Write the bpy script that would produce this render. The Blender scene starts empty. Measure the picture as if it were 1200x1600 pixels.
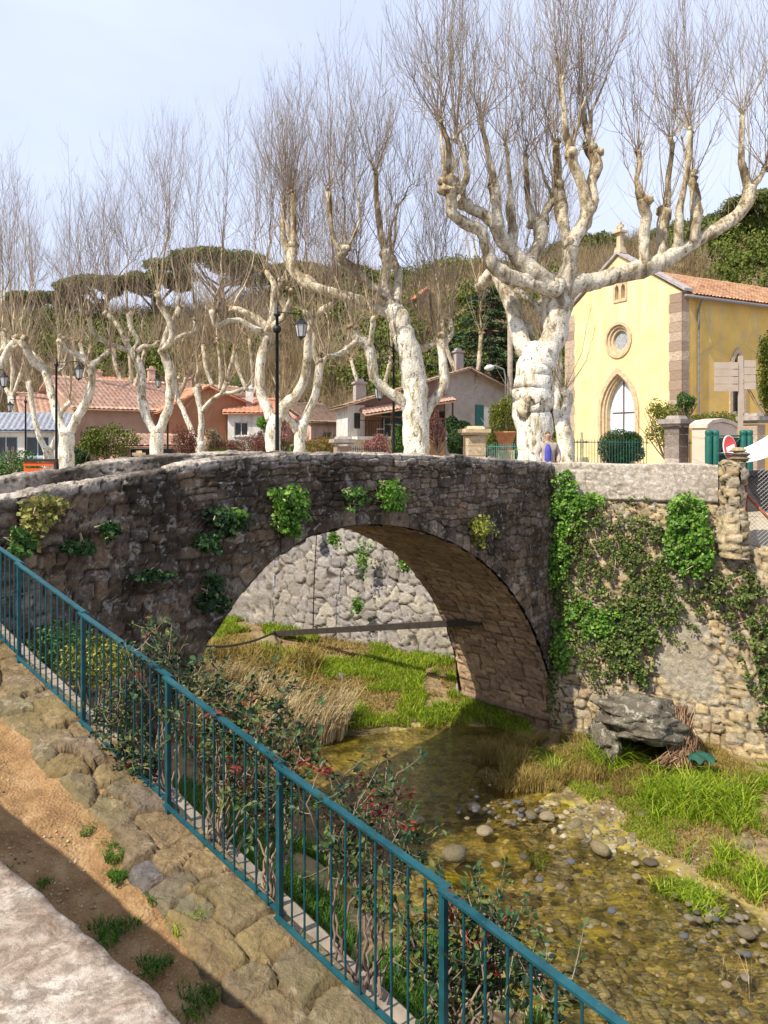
import bpy, bmesh, math, random
import numpy as np
from mathutils import Vector
from mathutils.geometry import tessellate_polygon
rad = math.radians
# ---------------------------------------------------------------- camera
SC = bpy.context.scene
COL = SC.collection
cam_d = bpy.data.cameras.new('camera'); cam = bpy.data.objects.new('camera', cam_d); COL.objects.link(cam)
cam.location = (0, 0, 0); cam.rotation_euler = (rad(90), 0, 0)
cam_d.sensor_fit = 'VERTICAL'; cam_d.sensor_height = 36; cam_d.sensor_width = 27
cam_d.lens = 27.0; cam_d.shift_y = -105/1600
cam_d.clip_start = 0.05; cam_d.clip_end = 3000
SC.camera = cam
# ---------------------------------------------------------------- sky, sun, exposure
SUN = Vector((-.78, -.62, 1.14)).normalized()
world = bpy.data.worlds.new("World"); SC.world = world; world.use_nodes = True
wn = world.node_tree; wn.nodes.clear()
wo = wn.nodes.new('ShaderNodeOutputWorld'); wb = wn.nodes.new('ShaderNodeBackground')
sky = wn.nodes.new('ShaderNodeTexSky'); sky.sky_type = 'NISHITA'; sky.sun_disc = False
sky.sun_elevation = math.asin(SUN.z); sky.sun_rotation = math.atan2(SUN.x, SUN.y)
sky.altitude = 100; sky.air_density = 1.1; sky.dust_density = 2.2; sky.ozone_density = 1.2
wtc = wn.nodes.new('ShaderNodeTexCoord'); wmp = wn.nodes.new('ShaderNodeMapping'); wmp.inputs['Scale'].default_value = (1, 1, 3.0)
wno = wn.nodes.new('ShaderNodeTexNoise'); wno.inputs['Scale'].default_value = 1.3; wno.inputs['Detail'].default_value = 5
wra = wn.nodes.new('ShaderNodeValToRGB'); wra.color_ramp.elements[0].position = .42; wra.color_ramp.elements[1].position = .75
wra.color_ramp.elements[0].color = (.66, .66, .66, 1); wra.color_ramp.elements[1].color = (.92, .92, .92, 1)
wmx = wn.nodes.new('ShaderNodeMix'); wmx.data_type = 'RGBA'; wmx.inputs['B'].default_value = (7.1, 7.8, 9.9, 1)   # thin bright veil of cloud
L = wn.links.new
L(wtc.outputs['Generated'], wmp.inputs['Vector']); L(wmp.outputs[0], wno.inputs['Vector']); L(wno.outputs['Fac'], wra.inputs['Fac'])
L(wra.outputs['Color'], wmx.inputs['Factor']); L(sky.outputs[0], wmx.inputs['A']); L(wmx.outputs['Result'], wb.inputs['Color'])
wb.inputs['Strength'].default_value = 0.098
L(wb.outputs[0], wo.inputs['Surface'])
sd = bpy.data.lights.new('sun', 'SUN'); so = bpy.data.objects.new('sun', sd); COL.objects.link(so)
sd.energy = 4.9; sd.angle = rad(.5); sd.color = (1.0, .925, .79)
so.rotation_euler = SUN.to_track_quat('Z', 'Y').to_euler()
SC.view_settings.view_transform = 'Standard'; SC.view_settings.look = 'None'
SC.view_settings.exposure = 0.5; SC.view_settings.gamma = 1
SC.render.engine = 'CYCLES'
SC.cycles.max_bounces = 8; SC.cycles.transparent_max_bounces = 16
# ---------------------------------------------------------------- helpers
F = 1200.0; HZ = 695.0
WATER = -6.7; G = -1.4
rng = np.random.default_rng(7); random.seed(7)
def at(px, py, Y): return np.array(((px-600)/F*Y, Y, (HZ-py)/F*Y))
def pts(lst): return np.array([at(*p) for p in lst])
def sm(x): x = np.clip(x, 0, 1); return x*x*(3-2*x)
def unit(v): v = np.asarray(v, float); return v/np.maximum(np.linalg.norm(v, axis=-1, keepdims=True), 1e-9)
def _h(ix, iy, s):
    n = (ix.astype(np.int64)*374761393 + iy.astype(np.int64)*668265263 + s*1274126177) & 0x7fffffff
    n = ((n ^ (n >> 13))*1274126177) & 0x7fffffff
    return ((n ^ (n >> 16)) & 0xffff)/65535.0
def vnoise(x, y, s=0):
    x = np.asarray(x, float); y = np.asarray(y, float)
    ix = np.floor(x); iy = np.floor(y); fx = sm(x-ix); fy = sm(y-iy)
    ix = ix.astype(np.int64); iy = iy.astype(np.int64)
    a = _h(ix, iy, s); b = _h(ix+1, iy, s); c = _h(ix, iy+1, s); d = _h(ix+1, iy+1, s)
    return (a*(1-fx)+b*fx)*(1-fy)+(c*(1-fx)+d*fx)*fy
def fbm(x, y, s=0, o=4):
    r = 0; a = .5
    for k in range(o):
        r = r + a*vnoise(np.asarray(x)*2**k, np.asarray(y)*2**k, s+k*17); a *= .5
    return r/(1-.5**o)
def tag(o, label=None, cat=None, group=None, kind=None):
    if label: o['label'] = label
    if cat: o['category'] = cat
    if group: o['group'] = group
    if kind: o['kind'] = kind
    return o
def wloc(p):
    l = Vector((0, 0, 0))
    while p is not None: l = l+p.location; p = p.parent
    return l
def empty(name, loc, label=None, cat=None, group=None):
    o = bpy.data.objects.new(name, None); COL.objects.link(o); o.location = Vector([float(a) for a in loc]); o.empty_display_size = .2
    return tag(o, label, cat, group)
class MB:
    def __init__(s): s.V = []; s.Fs = []; s.A = []; s.n = 0
    def add(s, V, *faces, a=0.5):
        V = np.asarray(V, float).reshape(-1, 3)
        for f in faces:
            f = np.asarray(f, int)
            if f.size: s.Fs.append(f+s.n)
        s.V.append(V); s.n += len(V)
        a = np.asarray(a, float)
        if a.ndim == 0: a = np.full((len(V), 3), float(a))
        elif a.ndim == 1: a = np.repeat(a[:, None], 3, 1)
        s.A.append(a)
        return s
    def box(s, c, d, rz=0, a=.5, taper=1, bev=0):
        x, y, z = [q/2 for q in d]
        P = np.array([(i*x*(taper if k > 0 else 1), j*y*(taper if k > 0 else 1), k*z) for k in (-1, 1) for j in (-1, 1) for i in (-1, 1)])
        ca, sa = math.cos(rz), math.sin(rz)
        P = np.stack([P[:, 0]*ca-P[:, 1]*sa, P[:, 0]*sa+P[:, 1]*ca, P[:, 2]], 1)+np.array(c)
        return s.add(P, [(0, 2, 3, 1), (4, 5, 7, 6), (0, 1, 5, 4), (2, 6, 7, 3), (0, 4, 6, 2), (1, 3, 7, 5)], a=a)
    def tube(s, P, R, n=8, a=.5, cap=True, jit=0):
        P = np.asarray(P, float); K = len(P); R = np.broadcast_to(np.asarray(R, float), (K,))
        T = unit(np.gradient(P, axis=0)); up = np.array([.13, .05, 1.0]) if abs(T[0, 2]) < .9 else np.array([1, .1, 0.])
        u = unit(np.cross(T[0], up)); ring = []
        for k in range(K):
            u = unit(u-T[k]*np.dot(u, T[k])); v = np.cross(T[k], u)
            an = np.arange(n)*2*math.pi/n
            rr = R[k]*(1+(jit*(fbm(np.cos(an)*1.3+k*.37, np.sin(an)*1.3+P[k, 2]*.9, int(abs(P[0, 0]*31)) % 97, 2)-.5) if jit else 0))
            ring.append(P[k]+(np.cos(an)*rr)[:, None]*u+(np.sin(an)*rr)[:, None]*v)
        V = np.concatenate(ring); i = np.arange(n); j = (i+1) % n; f = []
        for k in range(K-1): f.append(np.stack([k*n+i, k*n+j, (k+1)*n+j, (k+1)*n+i], 1))
        f = np.concatenate(f)
        if cap:
            V = np.concatenate([V, P[:1]-T[:1]*R[0]*.2, P[-1:]+T[-1:]*R[-1]*.4]); t0 = K*n
            return s.add(V, f, np.stack([j, i, np.full(n, t0)], 1), np.stack([(K-1)*n+i, (K-1)*n+j, np.full(n, t0+1)], 1), a=a)
        return s.add(V, f, a=a)
    def tubes(s, P, R, n=3, a=None):
        # P (N,K,3) R (N,K)
        P = np.asarray(P, float); N, K, _ = P.shape
        if N == 0: return s
        T = unit(np.gradient(P, axis=1)); up = np.broadcast_to(np.array([.31, .17, .2]), T.shape)
        u = unit(np.cross(T, up)); v = np.cross(T, u); an = np.arange(n)*2*math.pi/n
        V = P[:, :, None, :]+(np.cos(an)[None, None, :, None]*u[:, :, None, :]+np.sin(an)[None, None, :, None]*v[:, :, None, :])*R[:, :, None, None]
        b = (np.arange(N)*K*n)[:, None, None]; k = (np.arange(K-1)*n)[None, :, None]; i = np.arange(n)[None, None, :]; j = (i+1) % n
        f = np.stack([b+k+i, b+k+j, b+k+n+j, b+k+n+i], -1).reshape(-1, 4)
        aa = np.repeat(rng.random(N) if a is None else np.broadcast_to(a, (N,)), K*n)
        return s.add(V.reshape(-1, 3), f, a=aa)
    def lathe(s, c, prof, n=16, a=.5):
        prof = np.array(prof, float); K = len(prof); an = np.arange(n)*2*math.pi/n
        V = np.stack([prof[:, 0:1]*np.cos(an), prof[:, 0:1]*np.sin(an), np.repeat(prof[:, 1:2], n, 1)], -1).reshape(-1, 3)+np.array(c)
        i = np.arange(n); j = (i+1) % n
        f = np.concatenate([np.stack([k*n+i, k*n+j, (k+1)*n+j, (k+1)*n+i], 1) for k in range(K-1)])
        return s.add(V, f, a=a)
    def prism(s, poly, off, a=.5):
        # poly list of 3d points, extruded by vector off
        P = np.array(poly, float); n = len(P); off = np.array(off, float)
        tri = np.array(tessellate_polygon([[Vector(p) for p in P]]))
        i = np.arange(n); j = (i+1) % n
        return s.add(np.concatenate([P, P+off]), tri, tri[:, ::-1]+n, np.stack([i, j, j+n, i+n], 1), a=a)
    def leaves(s, C, size, nrm=None, up=None, wide=.5, shape=4, spread=.7, a=None, fold=.25):
        C = np.asarray(C, float); N = len(C)
        if N == 0: return s
        r = rng.normal(size=(N, 3))
        nrm = unit(r if nrm is None else np.asarray(nrm)+r*spread)
        d = rng.normal(size=(N, 3)) if up is None else np.asarray(up)+rng.normal(size=(N, 3))*spread
        d = unit(d-nrm*np.sum(d*nrm, 1, keepdims=True)); w = np.cross(d, nrm)
        L_ = (np.asarray(size)*(.65+.7*rng.random(N)))[:, None]; W = L_*wide
        aa = rng.random(N) if a is None else np.broadcast_to(a, (N,))
        if shape == 4:
            V = np.stack([C-d*L_*.5, C+w*W*.5+nrm*L_*fold*.3, C+d*L_*.5, C-w*W*.5+nrm*L_*fold*.3], 1)
            f = np.arange(N)[:, None]*4+np.arange(4)
            return s.add(V.reshape(-1, 3), f, a=np.repeat(aa, 4))
        h = nrm*L_*fold*.3
        V = np.stack([C-d*L_*.5, C-d*L_*.22+w*W*.42+h, C+d*L_*.15+w*W*.45+h, C+d*L_*.52-nrm*L_*.06, C+d*L_*.15-w*W*.45+h, C-d*L_*.22-w*W*.42+h], 1)
        b = np.arange(N)[:, None]*6
        return s.add(V.reshape(-1, 3), b+np.array([0, 1, 2, 3]), b+np.array([0, 3, 4, 5]), a=np.repeat(aa, 6))
    def blades(s, B, h, w=.012, lean=.35, a=None, dirs=None, K=3):
        # grass blades from base points B (N,3)
        B = np.asarray(B, float); N = len(B)
        if N == 0: return s
        an = rng.random(N)*2*math.pi; d = np.stack([np.cos(an), np.sin(an), 0*an], 1)
        if dirs is not None: d = unit(d*.6+np.asarray(dirs))
        H = (np.asarray(h)*(.55+.8*rng.random(N)))[:, None]; le = (lean*(.3+rng.random(N)))[:, None]
        a2 = rng.random(N)*math.pi; sd_ = np.stack([np.cos(a2), np.sin(a2), 0*a2], 1)*w
        z = np.array([0, 0, 1.])
        p1 = B+z*H*.5+d*H*le*.3; p2 = B+z*H*.85+d*H*le; p3 = B+z*H*(1-le*.3)+d*H*le*1.9
        V = np.stack([B-sd_, B+sd_, p1+sd_*.8, p1-sd_*.8, p2+sd_*.5, p2-sd_*.5, p3], 1).reshape(-1, 3)
        b = np.arange(N)[:, None]*7
        aa = rng.random(N) if a is None else np.broadcast_to(a, (N,))
        return s.add(V, np.concatenate([b+np.array([0, 1, 2, 3]), b+np.array([3, 2, 4, 5])]), b+np.array([5, 4, 6]), a=np.repeat(aa, 7))
    def build(s, name, mat, parent=None, smooth=False, label=None, cat=None, group=None, kind=None, loc=None):
        V = np.concatenate(s.V); off = wloc(parent) if parent is not None else Vector((0, 0, 0))
        if loc is not None: off = Vector([float(q) for q in loc])
        V = V-np.array(off)
        me = bpy.data.meshes.new(name); me.vertices.add(len(V)); me.vertices.foreach_set('co', V.astype(np.float32).ravel())
        tot = sum(f.size for f in s.Fs); nf = sum(len(f) for f in s.Fs)
        me.loops.add(tot); me.loops.foreach_set('vertex_index', np.concatenate([f.ravel() for f in s.Fs]).astype(np.int32))
        ls = np.concatenate([np.full(len(f), f.shape[1]) for f in s.Fs]); st = np.concatenate([[0], np.cumsum(ls)[:-1]])
        me.polygons.add(nf); me.polygons.foreach_set('loop_start', st.astype(np.int32)); me.polygons.foreach_set('loop_total', ls.astype(np.int32))
        me.polygons.foreach_set('use_smooth', np.full(nf, smooth))
        A = np.concatenate(s.A); at_ = me.attributes.new('st', 'FLOAT_COLOR', 'POINT')
        at_.data.foreach_set('color', np.concatenate([A, np.ones((len(A), 1))], 1).astype(np.float32).ravel())
        me.update(); me.validate()
        me.materials.append(mat)
        o = bpy.data.objects.new(name, me); COL.objects.link(o)
        if parent is not None: o.parent = parent
        elif loc is not None: o.location = off
        return tag(o, label, cat, group, kind)
def copy_tree(o, parent=None):
    c = o.copy(); COL.objects.link(c); c.parent = parent
    for ch in list(o.children): copy_tree(ch, c)
    return c
# ---------------------------------------------------------------- materials
class NT:
    def __init__(s, name):
        s.m = bpy.data.materials.new(name); s.m.use_nodes = True; s.t = s.m.node_tree
        s.b = s.t.nodes['Principled BSDF']; s.o = s.t.nodes['Material Output']
        s.co = s.t.nodes.new('ShaderNodeTexCoord').outputs['Object']
    def n(s, ty, **kw):
        nd = s.t.nodes.new(ty)
        for k, v in kw.items():
            if k in nd.inputs: s.set(nd.inputs[k], v)
            else: setattr(nd, k, v)
        return nd
    def set(s, inp, v):
        if isinstance(v, bpy.types.NodeSocket): s.t.links.new(v, inp)
        elif isinstance(v, (tuple, list)) and len(v) == 3 and inp.type == 'RGBA': inp.default_value = (*v, 1)
        else: inp.default_value = v
    def mapp(s, sc=(1, 1, 1), rot=(0, 0, 0), src=None):
        return s.n('ShaderNodeMapping', Vector=src or s.co, Scale=sc, Rotation=rot).outputs[0]
    def noise(s, scale, detail=4, vec=None, dist=0, rough=.55):
        return s.n('ShaderNodeTexNoise', Vector=vec or s.co, Scale=scale, Detail=detail, Distortion=dist, Roughness=rough).outputs['Fac']
    def ramp(s, fac, stops, interp='LINEAR'):
        r = s.n('ShaderNodeValToRGB', Fac=fac); e = r.color_ramp; e.interpolation = interp
        while len(e.elements) < len(stops): e.elements.new(.5)
        for el, (p, c) in zip(e.elements, stops):
            el.position = p; el.color = (*c, 1) if isinstance(c, (tuple, list)) else (c, c, c, 1)
        return r.outputs['Color']
    def mix(s, f, a, b, mode='MIX'):
        x = s.n('ShaderNodeMix', data_type='RGBA', blend_type=mode); s.set(x.inputs['Factor'], f); s.set(x.inputs[6], a); s.set(x.inputs[7], b); return x.outputs[2]
    def math(s, op, a, b=0.0):
        x = s.n('ShaderNodeMath', operation=op); s.set(x.inputs[0], a); s.set(x.inputs[1], b); return x.outputs[0]
    def attr(s):
        a = s.n('ShaderNodeAttribute', attribute_name='st'); sp = s.n('ShaderNodeSeparateColor', Color=a.outputs['Color']); return sp.outputs
    def bump(s, h, st=.5, d=.02, nrm=None):
        b = s.n('ShaderNodeBump', Height=h, Strength=st, Distance=d)
        if nrm: s.set(b.inputs['Normal'], nrm)
        return b.outputs[0]
    def fin(s, col, rough=.8, nrm=None, spec=.3, metal=0):
        s.set(s.b.inputs['Base Color'], col); s.set(s.b.inputs['Roughness'], rough); s.set(s.b.inputs['Specular IOR Level'], spec); s.b.inputs['Metallic'].default_value = metal
        if nrm: s.set(s.b.inputs['Normal'], nrm)
        return s.m
def m_flat(name, c, rough=.6, var=.25, scale=6, bump=.2, metal=0, spec=.3, stretch=(1, 1, 1)):
    t = NT(name); f = t.noise(scale, 5, t.mapp(stretch))
    lo = tuple(x*(1-var) for x in c); hi = tuple(min(1, x*(1+var)) for x in c)
    return t.fin(t.ramp(f, [(.3, lo), (.7, hi)]), rough, t.bump(t.noise(scale*5, 3), bump, .01), spec, metal)
def m_leaf(name, cols, rough=.5, spec=.25, trans=.25):
    t = NT(name); a = t.attr()[0]
    n = len(cols); c = t.ramp(a, [(i/(n-1), x) for i, x in enumerate(cols)])
    c = t.mix(.5, c, t.ramp(t.noise(1.3, 3), [(.3, (.55, .55, .55)), (.7, (1.3, 1.3, 1.2))]), 'MULTIPLY')
    t.fin(c, rough, None, spec)
    if trans:
        tr = t.n('ShaderNodeBsdfTranslucent', Color=c); mx = t.n('ShaderNodeMixShader', Fac=trans)
        t.t.links.new(t.b.outputs[0], mx.inputs[1]); t.t.links.new(tr.outputs[0], mx.inputs[2]); t.t.links.new(mx.outputs[0], t.o.inputs[0])
    return t.m
def m_stone(name, pal, joint, lichen=(.6, .58, .52), lam=.5, stain=None, sam=.3, bump=.6, lscale=7, cope=None):
    t = NT(name); A = t.attr(); r, j, r2 = A[0], A[1], A[2]
    c = t.ramp(r, [(i/(len(pal)-1), x) for i, x in enumerate(pal)])
    c = t.mix(.75, c, t.ramp(t.noise(9, 6, None, .4), [(.25, (.5, .48, .46)), (.5, (1, 1, 1)), (.75, (1.45, 1.42, 1.38))]), 'MULTIPLY')
    c = t.mix(.6, c, t.ramp(t.noise(30, 7, None, .3, .7), [(.3, (.45, .43, .4)), (.5, (1, 1, 1)), (.7, (1.5, 1.48, 1.42))]), 'MULTIPLY')
    if cope: c = t.mix(t.math('MULTIPLY', r2, .85), c, t.ramp(t.noise(16, 8, None, .5, .7), [(.36, tuple(x*.3 for x in cope)), (.5, tuple(x*.75 for x in cope)), (.62, cope)]))
    if stain: c = t.mix(t.math('MULTIPLY', t.ramp(t.noise(.9, 4), [(.42, 0), (.62, 1)]), sam), c, stain)
    li = t.ramp(t.noise(lscale, 8, None, .8, .7), [(.60-.12*lam, 0), (.66-.06*lam, 1)])
    li = t.math('MULTIPLY', li, t.ramp(t.noise(1.7, 3), [(.3, .25), (.65, 1)]))
    c = t.mix(t.math('MULTIPLY', li, min(1, lam*1.2)), c, lichen)
    c = t.mix(t.ramp(j, [(0, 1), (.55, .35), (1, 0)]), c, joint)
    nr = t.bump(t.noise(38, 6, None, 0, .7), bump, .015); nr = t.bump(t.noise(9, 5, None, .5), bump, .05, nr)
    return t.fin(c, .92, nr, .15)
MT = {}
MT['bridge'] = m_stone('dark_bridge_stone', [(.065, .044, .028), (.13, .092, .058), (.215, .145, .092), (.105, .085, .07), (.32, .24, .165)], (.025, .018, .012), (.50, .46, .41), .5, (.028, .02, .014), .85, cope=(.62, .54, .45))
MT['barrel'] = m_stone('brown_arch_stone', [(.36, .24, .14), (.50, .35, .22), (.28, .19, .12), (.42, .30, .21)], (.08, .05, .035), (.5, .44, .38), .2, (.12, .08, .06), .4)
MT['lit'] = m_stone('ochre_rubble_stone', [(.26, .195, .115), (.43, .345, .215), (.24, .22, .19), (.48, .37, .20), (.31, .225, .145)], (.085, .058, .03), (.66, .62, .52), .35, (.28, .22, .12), .3)
MT['farw'] = m_stone('grey_river_wall_stone', [(.20, .185, .175), (.36, .33, .30), (.27, .245, .25), (.42, .38, .31)], (.075, .062, .045), (.5, .48, .43), .02, (.24, .2, .15), .5)
MT['cope'] = m_stone('lichened_coping_stone', [(.30, .26, .21), (.42, .37, .30), (.36, .30, .24)], (.18, .15, .11), (.68, .64, .56), .75, (.2, .16, .13), .35, .35, 15)
MT['kerb'] = m_stone('worn_kerb_stone', [(.165, .115, .06), (.23, .165, .09), (.145, .118, .085), (.20, .138, .07), (.10, .10, .11)], (.10, .06, .03), (.52, .44, .30), .3, (.20, .17, .06), .55, .9)
MT['rock'] = m_stone('river_rock', [(.10, .085, .06), (.21, .17, .10), (.33, .27, .18), (.12, .12, .13)], (.25, .22, .18), (.42, .38, .30), .12)
# ---------------------------------------------------------------- stone-by-stone relief surfaces
def course_seeds(u0, u1, v0, v1, hh=(.12, .22), ww=(.2, .45), jit=.25, seed=1):
    R = np.random.default_rng(seed); S = []; v = v0
    while v < v1:
        h = R.uniform(*hh); u = u0-R.uniform(0, ww[1])
        while u < u1+ww[1]:
            w = R.uniform(*ww)
            if R.random() < .22:   # two thin stones on top of one another
                S.append((u+w/2, v+h*.25, w, h*.5)); S.append((u+w/2+R.normal()*.02, v+h*.75, w, h*.5))
            else: S.append((u+w/2+R.normal()*jit*.06, v+h/2+R.normal()*h*jit*.5, w, h))
            u += w
        v += h
    return np.array(S)
def free_seeds(u0, u1, v0, v1, size=.3, seed=1):
    R = np.random.default_rng(seed); S = []
    for i in np.arange(u0, u1, size):
        for k in np.arange(v0, v1, size*.78):
            S.append((i+R.uniform(-.5, .5)*size*1.1, k+R.uniform(-.5, .5)*size*.85, size*R.uniform(.8, 1.25), size*.8))
    return np.array(S)
def voron(U, V, S, power=6.0):
    u = U.ravel().astype(np.float32); v = V.ravel().astype(np.float32); n = len(u)
    F1 = np.empty(n, np.float32); F2 = np.empty(n, np.float32); I = np.empty(n, int)
    o = np.argsort(u); Su = np.argsort(S[:, 0]); S = S[Su]; ch = 4000; W = S[:, 2].max()*1.8
    for k in range(0, n, ch):
        id_ = o[k:k+ch]; a, b = np.searchsorted(S[:, 0], [u[id_[0]]-W, u[id_[-1]]+W]); b = max(b, a+2); a = min(a, b-2); T = S[a:b].astype(np.float32)
        for q in range(0, len(id_), 1000):
            ii = id_[q:q+1000]
            dx = np.abs(u[ii, None]-T[None, :, 0])/(T[None, :, 2]*.5); dy = np.abs(v[ii, None]-T[None, :, 1])/(T[None, :, 3]*.5)
            d = (dx**power+dy**power)**(1/power) if power < 20 else np.maximum(dx, dy)
            p = np.argpartition(d, 1, axis=1)[:, :2]; r = np.arange(len(ii)); d0 = d[r, p[:, 0]]; d1 = d[r, p[:, 1]]; s_ = d0 > d1
            F1[ii] = np.where(s_, d1, d0); F2[ii] = np.where(s_, d0, d1); I[ii] = a+np.where(s_, p[:, 1], p[:, 0])
    return F1.reshape(U.shape), F2.reshape(U.shape), I.reshape(U.shape), S
def stone_surface(mb, fn, U, V, seeds, depth=.05, jw=.35, off=.03, rough=.02, power=4.0, seed=3, smooth=None, flip=False, warp=.05, bch=None):
    """U, V: 2-d grids of wall coordinates (metres); fn(U,V) -> P, N"""
    wu = (fbm(U*2.1, V*2.1, seed, 3)-.5)*warp*2; wv = (fbm(U*2.3+9, V*2.3, seed+5, 3)-.5)*warp*1.6
    F1, F2, I, S = voron(U+wu, V+wv, seeds, power)
    R = np.random.default_rng(seed); ra = R.random(len(S)); rb = R.random(len(S)); ro = R.normal(size=len(S))
    j = sm((F2-F1)/jw)
    r1 = ra[I]; r2 = rb[I]; oo = ro[I]
    if smooth is not None:
        s_ = smooth; j = j*(1-s_)+s_; r1 = r1*(1-s_)+.55*s_; oo = oo*(1-s_)
    P, N = fn(U, V)
    d = depth*(j-1)+off*oo*j+rough*(fbm(U*14, V*14, seed+9, 3)-.5)*2+.03*(fbm(U*1.7, V*1.7, seed+3, 2)-.5)
    P = P+N*d[..., None]
    nu, nv = U.shape; i = np.arange(nu-1)[:, None]*nv+np.arange(nv-1)[None, :]; i = i.ravel()
    f = np.stack([i, i+nv, i+nv+1, i+1], 1)
    if flip: f = f[:, ::-1]
    mb.add(P.reshape(-1, 3), f, a=np.stack([r1.ravel(), j.ravel(), (r2 if bch is None else bch).ravel()], 1))
def grid(u0, u1, v0, v1, res):
    u = np.linspace(u0, u1, max(2, int((u1-u0)/res)+1)); v = np.linspace(v0, v1, max(2, int((v1-v0)/res)+1))
    return np.meshgrid(u, v, indexing='ij')
# ---------------------------------------------------------------- the hump-backed bridge
BP = np.array([3.98, 17.8]); BU = np.array([-.702, -.712]); BN = np.array([.712, -.702]); BW = 2.6
def t_of(px): r = (px-600)/F; return (BP[0]-r*BP[1])/(-BU[0]+r*BU[1])
def bz(px, py):
    t = t_of(px); return t, (HZ-py)/F*(BP[1]+BU[1]*t)
top_t, top_z = zip(*sorted(bz(*p) for p in [(0, 776), (75, 762), (165, 748), (240, 737), (300, 724), (375, 715), (450, 711), (580, 709), (680, 712), (760, 717), (872, 724)]))
top_t = (-1,)+top_t+(16,); top_z = (top_z[0],)+top_z+(top_z[-1]-.35,)
def ztop(t): 
    k = np.linspace(-.25, .25, 5); return sum(np.interp(np.asarray(t)+q, top_t, top_z) for q in k)/5
ar = sorted(bz(*p) for p in [(868, 1150), (862, 1120), (855, 1060), (840, 1010), (820, 960), (780, 900), (725, 855), (650, 825), (590, 818), (550, 819), (500, 830), (450, 855), (400, 895), (365, 940), (330, 985), (318, 1008)])+[(10.2, -4.1), (10.8, -5.1), (11.3, -6.1), (11.5, -7.3)]
ar_t, ar_z = np.array(ar).T; ar_t[0] = max(ar_t[0], .03)
# resample the arch curve smoothly
s_ = np.concatenate([[0], np.cumsum(np.hypot(np.diff(ar_t), np.diff(ar_z)))]); ss = np.linspace(0, s_[-1], 260)
at_s = np.interp(ss, s_, ar_t); az_s = np.interp(ss, s_, ar_z)
for _ in range(60):
    at_s[1:-1] = (at_s[:-2]+2*at_s[1:-1]+at_s[2:])/4; az_s[1:-1] = (az_s[:-2]+2*az_s[1:-1]+az_s[2:])/4
def zarch(t): return np.where((t > at_s[0]) & (t < at_s[-1]), np.interp(t, at_s, az_s), -7.4)
def ptw(t, out, z): return np.stack([BP[0]+BU[0]*t+BN[0]*out, BP[1]+BU[1]*t+BN[1]*out, z], -1)
def outf(t): return .16*sm((t-9.86)/.05)+.05*np.maximum(t-10, 0)
PWT = .36
def face_fn(front=True):
    def fn(U, V):
        zt = ztop(U); h = zt+8; v = V
        o = outf(U) if front else 0*U
        a = np.clip(v-zt, 0, PWT); c = np.clip(v-zt-PWT, 0, 9)
        bat = .03*np.maximum(-1.2-np.minimum(v, zt), 0)
        z = np.minimum(v, zt)-c+.03*np.sin(np.clip(a/PWT, 0, 1)*math.pi); out = o+bat-a
        if not front: out = -BW-(bat-a)
        P = ptw(U, out, z)
        f = sm((v-zt+.06)/.12); g = sm((v-zt-PWT+.06)/.12); sg = 1 if front else -1
        N = np.stack([BN[0]*sg*((1-f)-g), BN[1]*sg*((1-f)-g), f*(1-g)], -1)
        return P, unit(N+1e-6)
    return fn
def face_mesh(mb, front, res):
    segs = [(-.0, at_s[0]), (at_s[0], at_s[-1]), (at_s[-1], 14.5)]
    sd_ = course_seeds(-1, 15, -7.6, 1.2, (.10, .20), (.16, .42), .3, 5 if front else 6)
    # follow the hump: courses lift with the parapet; ring of voussoirs round the arch
    t = sd_[:, 0]; dz = np.abs(sd_[:, 1]-zarch(t)); ring = np.min(np.hypot(t[:, None]-at_s[None, ::6], sd_[:, 1][:, None]-az_s[None, ::6]), 1)
    sd_ = sd_[ring > .30]
    k = np.arange(4, 256, 4); tx = np.gradient(at_s)[k]; tz = np.gradient(az_s)[k]; L_ = np.hypot(tx, tz)
    V_ = np.stack([at_s[k]-tz/L_*.16, az_s[k]+tx/L_*.16, .15+.12*np.abs(tz/L_), .28-.12*np.abs(tz/L_)], 1)
    V2 = V_.copy(); 
    sd_ = np.concatenate([sd_, V_])
    for a, b in segs:
        n = max(2, int((b-a)/res)+1); t = np.linspace(a+1e-4, b-1e-4, n); zl = zarch(t)
        m = int((max(ztop(t)-zl)+PWT+1.0)/res*.85); k = np.linspace(0, 1, m)
        U = np.repeat(t[:, None], m, 1); V = zl[:, None]+(ztop(t)+PWT+1.0-zl)[:, None]*k[None, :]
        stone_surface(mb, face_fn(front), U, V, sd_, .042, .30, .014, .016, 4, 11, flip=front, warp=.08, bch=sm((V-ztop(U)+.16+.10*(fbm(U*3, V*3, 31, 3)-.5))/.10))
bridge = empty('stone_bridge', ptw(np.array(6.), 0, np.array(-7.0)), 'old hump-backed dark stone bridge with one big round arch over the stream', 'bridge')
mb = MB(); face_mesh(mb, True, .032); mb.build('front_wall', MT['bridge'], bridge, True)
mb = MB(); face_mesh(mb, False, .06); mb.build('back_wall', MT['bridge'], bridge, True)
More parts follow.
